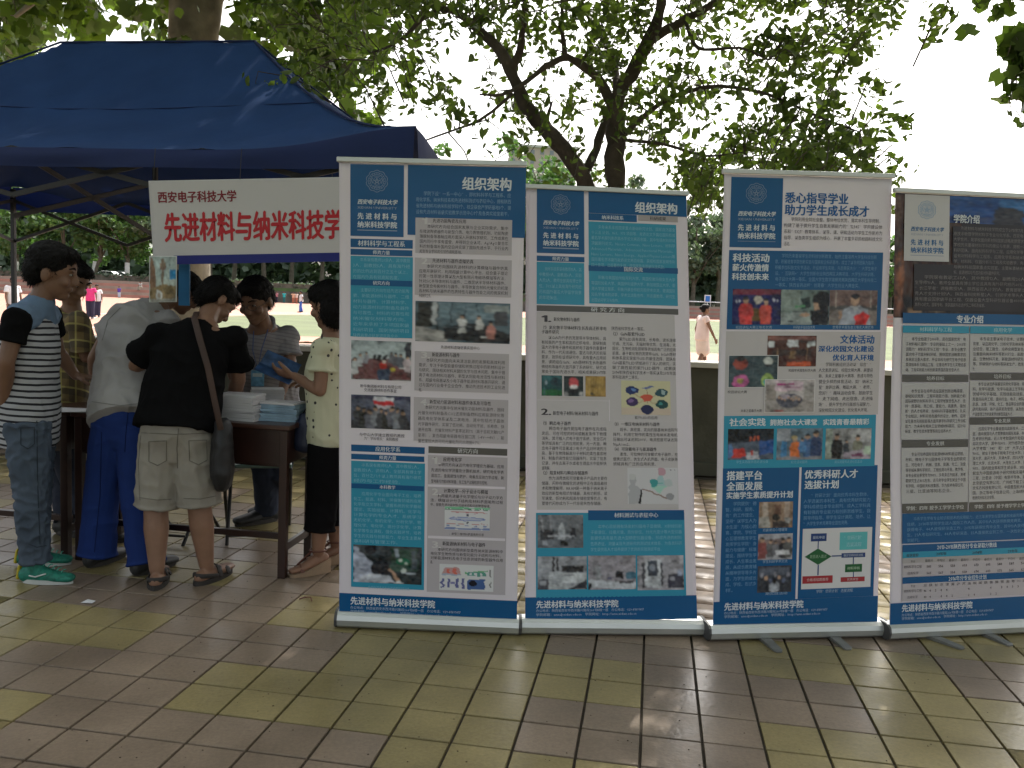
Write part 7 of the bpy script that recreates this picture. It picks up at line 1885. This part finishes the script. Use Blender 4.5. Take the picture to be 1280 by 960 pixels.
for An, T_ in ((aL, nrm([-.25, 1, 0])), (aR, nrm([.35, 1, 0]))):
    sd2 = np.cross(T_, [0, 0, 1.]); f0 = np.array([An[0], An[1], 0])
    V = []; n = 20
    for zz in (.001, .024):
        for i in range(n):
            a = 2 * math.pi * i / n
            V.append(f0 + T_ * (.055 + .145 * math.cos(a)) + sd2 * .052 * math.sin(a) + np.array([0, 0, zz]))
    so = mesh_obj('sandal', V, [tuple(range(n - 1, -1, -1)), tuple(range(n, 2 * n))] + [(i, (i + 1) % n, n + (i + 1) % n, n + i) for i in range(n)], M_sandal, r4)
    for u, hgt, hw in ((.12, .062, .052), (.055, .085, .05)):
        MB().tube([f0 + T_ * u + sd2 * hw + [0, 0, .02], f0 + T_ * u + sd2 * hw * .7 + [0, 0, hgt * .8], f0 + T_ * u + [0, 0, hgt], f0 + T_ * u - sd2 * hw * .7 + [0, 0, hgt * .8], f0 + T_ * u - sd2 * hw + [0, 0, .02]], [(.004, .018)] * 5, 8, side=sd2).build('strap', M_sandal, so, True)
    MB().tube([f0 + T_ * .03 + sd2 * .05 + [0, 0, .03], f0 - T_ * .065 + sd2 * .03 + [0, 0, .05], f0 - T_ * .075 + [0, 0, .052], f0 - T_ * .065 - sd2 * .03 + [0, 0, .05], f0 + T_ * .03 - sd2 * .05 + [0, 0, .03]], [(.012, .004)] * 5, 8, side=[0, 0, 1.]).build('heel_strap', M_sandal, so, True)
# seams and pockets stitched on the garments
from mathutils.bvhtree import BVHTree
def stitch(root, part, paths, m, r=.0022, lift=.0012, name='seam'):
    ob = [c for c in root.children if c.name.split('.')[0] == part][0]
    me = ob.data; bv = BVHTree.FromPolygons([v.co[:] for v in me.vertices], [p.vertices[:] for p in me.polygons])
    for pts in paths:
        W = []
        for a, b in zip(pts[:-1], pts[1:]):
            for t in np.linspace(0, 1, 9)[:-1]: W.append(lerp(a, b, t))
        W.append(np.asarray(pts[-1], float)); Q = []
        for w_ in W:
            d = nrm(w_ - CAMP); hit = bv.ray_cast(Vector(CAMP), Vector(d))
            if hit[0] is not None: Q.append(np.array(hit[0]) - d * lift)
        if len(Q) > 3: MB().tube(Q, r, 5).build(name, m, ob, True)
M_seam1 = cloth_mat('beige_stitching', (.15, .14, .115)); M_seam2 = cloth_mat('denim_stitching', (.03, .038, .05)); M_seam3 = cloth_mat('tee_stitching', (.20, .195, .19)); M_seam4 = cloth_mat('blue_stitching', (.006, .014, .07))
yy = Y4
stitch(r4, 'shorts', [[Wp(223, 536, yy), Wp(221, 560, yy), Wp(222, 585, yy)], [Wp(186, 552, yy), Wp(186, 577, yy), Wp(197, 582, yy), Wp(208, 576, yy), Wp(208, 551, yy), Wp(186, 552, yy)],
   [Wp(236, 551, yy), Wp(237, 576, yy), Wp(248, 581, yy), Wp(259, 575, yy), Wp(258, 550, yy), Wp(236, 551, yy)], [Wp(177, 541, yy), Wp(222, 543, yy), Wp(268, 541, yy)], [Wp(174, 622, yy), Wp(196, 625, yy), Wp(214, 624, yy)], [Wp(230, 623, yy), Wp(250, 624, yy), Wp(270, 620, yy)], [Wp(176, 545, yy), Wp(173, 580, yy), Wp(175, 625, yy)]], M_seam1)
stitch(r1, 'jeans', [[Wp(46, 522, Y1), Wp(47, 600, Y1), Wp(50, 680, Y1)], [Wp(26, 535, Y1), Wp(26, 556, Y1), Wp(35, 561, Y1), Wp(43, 555, Y1), Wp(43, 534, Y1), Wp(26, 535, Y1)], [Wp(36, 680, Y1), Wp(46, 684, Y1), Wp(58, 682, Y1)]], M_seam2)
stitch(r3, 'blue_trousers', [[Wp(160, 515, Y3), Wp(157, 545, Y3), Wp(156, 565, Y3)], [Wp(127, 540, Y3), Wp(125, 620, Y3), Wp(118, 690, Y3)], [Wp(184, 545, Y3), Wp(186, 620, Y3), Wp(190, 690, Y3)]], M_seam4)
stitch(r3, 'tee_shirt', [[Wp(115, 502, Y3), Wp(150, 507, Y3), Wp(178, 504, Y3)], [Wp(150, 385, Y3), Wp(135, 400, Y3), Wp(128, 425, Y3)]], M_seam3)
# crossbody bag
M_strap = mat('brown_strap', (.045, .022, .014), .6, var=.2)
M_bag = mat('black_bag', (.012, .012, .013), .55, var=.2, bump=.3, bscale=20)
bgc = Wp(278, 565, Y4 - .02)
bag = empty('shoulder_bag', bgc - [0, 0, .16], 'black shoulder bag on a brown strap hanging across the back of the man in black', 'bag')
A = Acc().t([bgc + [0, 0, .13], bgc + [0, 0, .05], bgc - [0, 0, .1], bgc - [0, 0, .15]], [(.045, .09), (.055, .12), (.06, .13), (.05, .11)], 16, side=np.array([1, .3, 0]))
remesh(A.V, A.F, .008, 'pouch', M_bag, bag, 2, fold=.006)
st_ = [Wp(276, 537, Y4 - .11), Wp(268, 500, Y4 - .10), Wp(260, 460, Y4 - .075), Wp(250, 425, Y4 - .03), Wp(243, 398, Y4 + .08), Wp(246, 390, Y4 + .2)]
MB().tube(st_, [(.016, .003)] * 6, 8, side=[1., 0, 0]).build('strap', M_strap, bag, True)
MB().tube([bgc + [0, -.06, .1], bgc + [.01, -.062, .07]], .006, 6).build('buckle', M_pole, bag, True)

# --- staff member with glasses behind the desk
Y5 = 5.30
J5 = dict(pelvis=Wp(336, 520, Y5 + .25), chest=Wp(330, 446, Y5 + .08), neck=Wp(327, 402, Y5 - .05), head=Wp(320, 376, Y5 - .14), face=nrm([-.22, -.85, -.42]), hup=(-.08, -.25, 1),
          SR=Wp(300, 423, Y5 - .02), SL=Wp(360, 421, Y5 + .03), ER=Wp(290, 460, Y5 - .1), WR=Wp(300, 492, Y5 - .15), EL=Wp(362, 458, Y5), WL=Wp(352, 492, Y5 - .12),
          KL=Wp(348, 590, Y5 + .22), KR=Wp(332, 590, Y5 + .2), AL=gr(347, 640) + [0, 0, .085], AR=gr(333, 652) + [0, .0, .085], TL=(-.6, -.8, 0), TR=(-.7, -.7, 0), DL=(-.2, -.5, -.7), DR=(.2, -.4, -.7))
r5 = person('man with glasses in grey striped shirt and lanyard badge leaning on the brochure desk', J5,
       [dict(k='trousers', m=cloth_mat('dark_jeans', (.03, .038, .06)), g=.006), dict(k='shirt', m=M_pshirt, g=.018, sleeve=.62, loose=.024, collar=True, flare=.004, fold=.010, ff=14, name='striped_shirt')], hs=1.12, bulk=1.05)
c = J5['head']; r_, f_, u_ = frame(J5['face'], J5['hup']); s_ = 1.12
gm = MB()
gl = None
M_gf = mat('glasses_frame', (.02, .02, .02), .3)
for q in (-1, 1):
    cc = c + r_ * q * .033 * s_ + f_ * .100 * s_ + u_ * .008 * s_
    gm.tube([cc + r_ * math.cos(t) * .026 * s_ + u_ * math.sin(t) * .017 * s_ for t in np.linspace(0, 2 * math.pi, 15)], .0017, 5)
    gm.tube([cc + r_ * q * .026 * s_, c + r_ * q * .078 * s_ + f_ * .06 * s_ + u_ * .01 * s_, c + r_ * q * .080 * s_ - f_ * .01 * s_ + u_ * .005 * s_], .0017, 5)
gm.tube([c - r_ * .008 * s_ + f_ * .103 * s_ + u_ * .012 * s_, c + r_ * .008 * s_ + f_ * .103 * s_ + u_ * .012 * s_], .0017, 5)
gm.build('glasses', M_gf, r5)
bd_ = Wp(322, 473, Y5 - .14)
bdg = empty('name_badge', bd_, 'pale blue name badge on a lanyard on the chest of the man with glasses', 'badge')
MB().box(bd_, (.075, .006, .095), (nrm([1, .1, 0]), nrm([-.1, 1, 0]), (0, 0, 1))).build('card', mat('badge_blue', (.12, .28, .42), .3, var=.3, vscale=40), bdg, bevel=.002)
MB().box(bd_ + [0, -.004, .02], (.055, .003, .02), (nrm([1, .1, 0]), nrm([-.1, 1, 0]), (0, 0, 1))).build('card_print', mat('badge_print', (.45, .5, .52), .4), bdg)
MB().tube([J5['neck'] + [-.05, .02, .01], lerp(J5['neck'], bd_, .5) + [-.02, -.07, 0], bd_ + [0, 0, .05], lerp(J5['neck'], bd_, .5) + [.03, -.07, 0], J5['neck'] + [.05, .02, .01]], .003, 5).build('lanyard', mat('lanyard', (.05, .08, .2), .7), bdg, True)

# --- woman in dotted top
aL = foot(390, 716); aR = foot(412, 704); Y6 = aL[1] + .05
J6 = dict(drop=.045, pelvis=Wp(418, 540, Y6 + .05), chest=Wp(412, 462, Y6 + .05), neck=Wp(414, 412, Y6 + .06), head=Wp(411, 382, Y6 + .05), face=nrm([-.85, .45, -.2]), hup=(-.15, 0, 1),
          SL=Wp(404, 436, Y6 - .1), SR=Wp(426, 434, Y6 + .22), EL=Wp(400, 488, Y6 - .12), WL=Wp(368, 470, Y6 + .0), ER=Wp(420, 490, Y6 + .25), WR=Wp(392, 478, Y6 + .30),
          HL=Wp(410, 555, Y6 - .04), HR=Wp(424, 555, Y6 + .14), KL=Wp(403, 625, Y6 - .03), KR=Wp(418, 620, Y6 + .15), AL=aL + [.03, 0, .035], AR=aR + [.03, .0, .035], TL=nrm([-.8, -.55, 0]), TR=nrm([-.8, -.3, 0]), DL=(-1, .2, .15), DR=(-1, .1, 0), NL=(.1, .6, .8))
r6 = person('short-haired woman in cream top with black dots, black capri trousers and wedge sandals', J6,
       [dict(k='trousers', m=M_blk, g=.010, len=.80, rad=(.100, .092, .078, .076), fold=.004, name='capri_trousers'),
        dict(k='shirt', m=M_dots, g=.016, sleeve=.55, loose=.018, drop=.06, flare=.008, fold=.008, ff=12, name='dotted_top')], skin=M_skin2, hair='bob', shoes=False, fs=.86, hs=1.06, bulk=.96)
M_wedge = mat('wedge_sole', (.28, .20, .13), .8, var=.2)
M_stp = mat('sandal_strap', (.12, .045, .03), .5)
for An, T_ in ((J6['AL'], J6['TL']), (J6['AR'], J6['TR'])):
    T_ = nrm(T_); sd2 = np.cross(T_, [0, 0, 1.]); f0 = np.array([An[0], An[1], 0])
    V = []
    for u, z, w_ in ((-.065, .080, .028), (-.02, .066, .032), (.07, .030, .042), (.145, .018, .036), (.16, .014, .02)):
        for s_ in (-1, 1): V += [f0 + T_ * u + sd2 * w_ * s_ + np.array([0, 0, .001]), f0 + T_ * u + sd2 * w_ * s_ + np.array([0, 0, z])]
    F = []
    for i in range(4):
        j = i * 4; F += [(j, j + 4, j + 5, j + 1), (j + 2, j + 3, j + 7, j + 6), (j + 1, j + 5, j + 7, j + 3), (j, j + 2, j + 6, j + 4)]
    F += [(0, 1, 3, 2), (16, 18, 19, 17)]
    so = mesh_obj('wedge_sandal', V, F, M_wedge, r6)
    MB().tube([f0 + T_ * .10 + sd2 * .042 + [0, 0, .03], f0 + T_ * .10 + [0, 0, .070], f0 + T_ * .10 - sd2 * .042 + [0, 0, .03]], [(.004, .012)] * 3, 8, side=sd2).build('strap', M_stp, so, True)
    MB().tube([f0 + T_ * .10 + sd2 * .036 + [0, 0, .05], f0 + T_ * .04 + sd2 * .036 + [0, 0, .10], f0 + sd2 * .036 + [0, 0, .125]], [(.003, .006)] * 3, 8, side=sd2).build('strap', M_stp, so, True)
    ring = [f0 + (T_ * math.cos(t) * .046 + sd2 * math.sin(t) * .042) + np.array([0, 0, .128]) for t in np.linspace(0, 2 * math.pi, 13)]
    MB().tube(ring, .004, 6).build('ankle_strap', M_stp, so, True)
# leaflet in her hand
lp = Wp(347, 461, Y6 + .06)
lf2 = empty('leaflet', lp, 'dark blue leaflet held open in the hand of the woman in the dotted top', 'leaflet')
x = nrm([1, .1, -.42]); y = nrm([.05, .8, .5]); y = nrm(y - x * (x @ y))
for i, tl_ in enumerate((-1, 1)):
    z = np.cross(x, y)
    MB().box(lp + y * .05 * tl_ + z * .004 * (i == 0), (.20, .10, .0016), (x, nrm(y + z * .25 * tl_), np.cross(x, nrm(y + z * .25 * tl_)))).build('page', mat('leaflet_blue', (.03, .07, .16), .35, var=.5, vscale=25), lf2)
# dark handbag at her side
hb = Wp(384, 538, Y6 - .02)
hbr = empty('handbag', hb - [0, 0, .09], 'small dark blue handbag at the hip of the woman in the dotted top', 'bag')
A = Acc().t([hb + [0, 0, .07], hb, hb - [0, 0, .08]], [(.05, .03), (.07, .04), (.075, .045)], 14, side=np.array([1., .2, 0]))
remesh(A.V, A.F, .007, 'pouch', mat('navy_bag', (.012, .018, .04), .5), hbr, 2, fold=.004)
MB().tube([hb + [-.03, 0, .08], lerp(hb, J6['SL'], .5) + [.02, -.04, 0], J6['SL'] + [.0, -.03, .075]], .004, 6).build('strap', M_bag, hbr, True)
# ================================================================== FAR PEOPLE
def far_person(label, px, py_feet, Y, H, face_deg, top, bottom, skirt=False, walk=.0, hair='short', sit=False, z=None, arms=.0, vox=None, hidden_feet=None, group='people on the sports ground', sleeve=.6):
    b = at(px, 380, Y); b[2] = 0 if z is None else z
    k = H / 1.72; a = math.radians(face_deg); f = np.array([math.cos(a), math.sin(a), 0]); r = np.array([math.sin(a), -math.cos(a), 0]); u = np.array([0, 0, 1.])
    def q(R_c, F_c, Z_c): return b + (r * R_c + f * F_c + u * Z_c) * k
    w = walk
    J = dict(pelvis=q(0, 0, .93), chest=q(0, .01, 1.2), neck=q(0, .02, 1.42), head=q(0, .05, 1.57), face=f, SL=q(-.18, 0, 1.36), SR=q(.18, 0, 1.36),
             EL=q(-.24 - arms * .2, .02 - w * .5, 1.1 + arms * .22), ER=q(.24 + arms * .2, .04 + w * .4, 1.1 + arms * .22), WL=q(-.24 - arms * .45, .08 - w * .6, .88 + arms * .45), WR=q(.24 + arms * .45, .1 + w * .8, .88 + arms * .45),
             KL=q(-.09, .04 + w * .5, .5), KR=q(.09, .04 - w * .3, .5), AL=q(-.09, w, .085), AR=q(.09, -w * .9, .085 + abs(w) * .1), TL=f, TR=f)
    if sit:
        J.update(pelvis=q(0, 0, .45), chest=q(0, .06, .72), neck=q(0, .1, .94), head=q(0, .14, 1.08), SL=q(-.18, .08, .88), SR=q(.18, .08, .88), EL=q(-.2, .2, .66), ER=q(.2, .2, .66), WL=q(-.1, .4, .6), WR=q(.1, .4, .6),
                 KL=q(-.1, .45, .48), KR=q(.1, .45, .48), AL=q(-.1, .45, .085), AR=q(.1, .45, .085))
    v = vox or max(.014, Y / 1102 * .35)
    cl = [dict(k='shirt', m=top, g=.02, sleeve=sleeve, loose=.02, fold=0, vox=v, name='top')]
    cl.append(dict(k='skirt', m=bottom, g=.015, fold=0, vox=v) if skirt else dict(k='trousers', m=bottom, g=.015, fold=0, vox=v))
    return person(label, J, cl, hs=k * 1.05, vox=v, det=False, hair=hair, group=group)
C_ = lambda n, c: mat('cloth_' + n, c, .9, var=.06)
far_person('girl in pale pink walking past behind the wall, seen between the middle stands', 880, 466, 20.5, 1.66, 12, C_('pale_pink', (.62, .50, .46)), C_('cream', (.60, .50, .44)), skirt=True, walk=.16, hair='bun', sleeve=.35)
far_person('woman in bright pink top and black trousers standing on the running track', 113, 395, 39, 1.64, -80, C_('hot_pink', (.70, .05, .22)), C_('navy_far', (.03, .03, .06)), arms=.1)
far_person('person in white top just behind the woman in bright pink', 121, 393, 41.5, 1.55, -60, C_('white_far', (.65, .65, .66)), C_('navy_far', (.03, .03, .06)))
far_person('child in purple top and pale trousers near the pink steps', 149, 370, 112, 1.45, -90, C_('purple', (.10, .06, .35)), C_('pale_blue', (.40, .50, .62)))
far_person('person in grey seated on the pink terraced steps near the child in purple', 176, 368, 117, 1.75, -100, C_('grey_far', (.35, .37, .36)), C_('khaki', (.25, .25, .2)), sit=True, z=1.0)
far_person('person in white standing at the far left beside the thin tent post', 16, 380, 27, 1.66, -30, C_('white_far', (.65, .65, .66)), C_('navy_far', (.03, .03, .06)))
far_person('person in grey behind the head of the man in black on the far track', 294, 379, 128, 1.7, -90, C_('grey_far', (.35, .37, .36)), C_('grey_far', (.35, .37, .36)), arms=.3)
far_person('person in pinkish top just right of the head of the man with glasses', 346, 379, 128, 1.7, -120, C_('dusty_pink', (.40, .18, .22)), C_('navy_far', (.03, .03, .06)))
far_person('person in turquoise top in the row on the far track', 355, 379, 128, 1.72, -90, C_('turquoise', (.03, .38, .40)), C_('dark_teal', (.02, .12, .13)), arms=.35)
far_person('person in orange holding both arms out in the far row', 366.5, 379, 128, 1.7, -90, C_('peach', (.62, .38, .26)), C_('rust', (.35, .13, .08)), arms=.7)
far_person('person in cream top beside the one in orange on the far track', 370.5, 379, 129, 1.7, -60, C_('cream', (.60, .50, .44)), C_('rust', (.35, .13, .08)), arms=.3)
far_person('man in white shirt and blue trousers walking in the middle of the far track', 376.5, 390, 70, 1.72, -150, C_('white_far', (.65, .65, .66)), C_('royal_far', (.04, .12, .45)), walk=.12, arms=.1)
far_person('person in light blue top at the right of the row on the far track', 390.5, 379, 128, 1.72, -90, C_('sky_top', (.15, .38, .60)), C_('sky_low', (.12, .30, .50)))
far_person('person in white top and black trousers nearest the head of the woman in dots', 397, 386, 90, 1.72, -70, C_('white_far', (.65, .65, .66)), C_('black_far', (.02, .02, .02)))
far_person('person standing beyond the green field, right of the third stand', 1108, 392, 150, 1.72, -90, C_('grey_far', (.35, .37, .36)), C_('navy_far', (.03, .03, .06)))
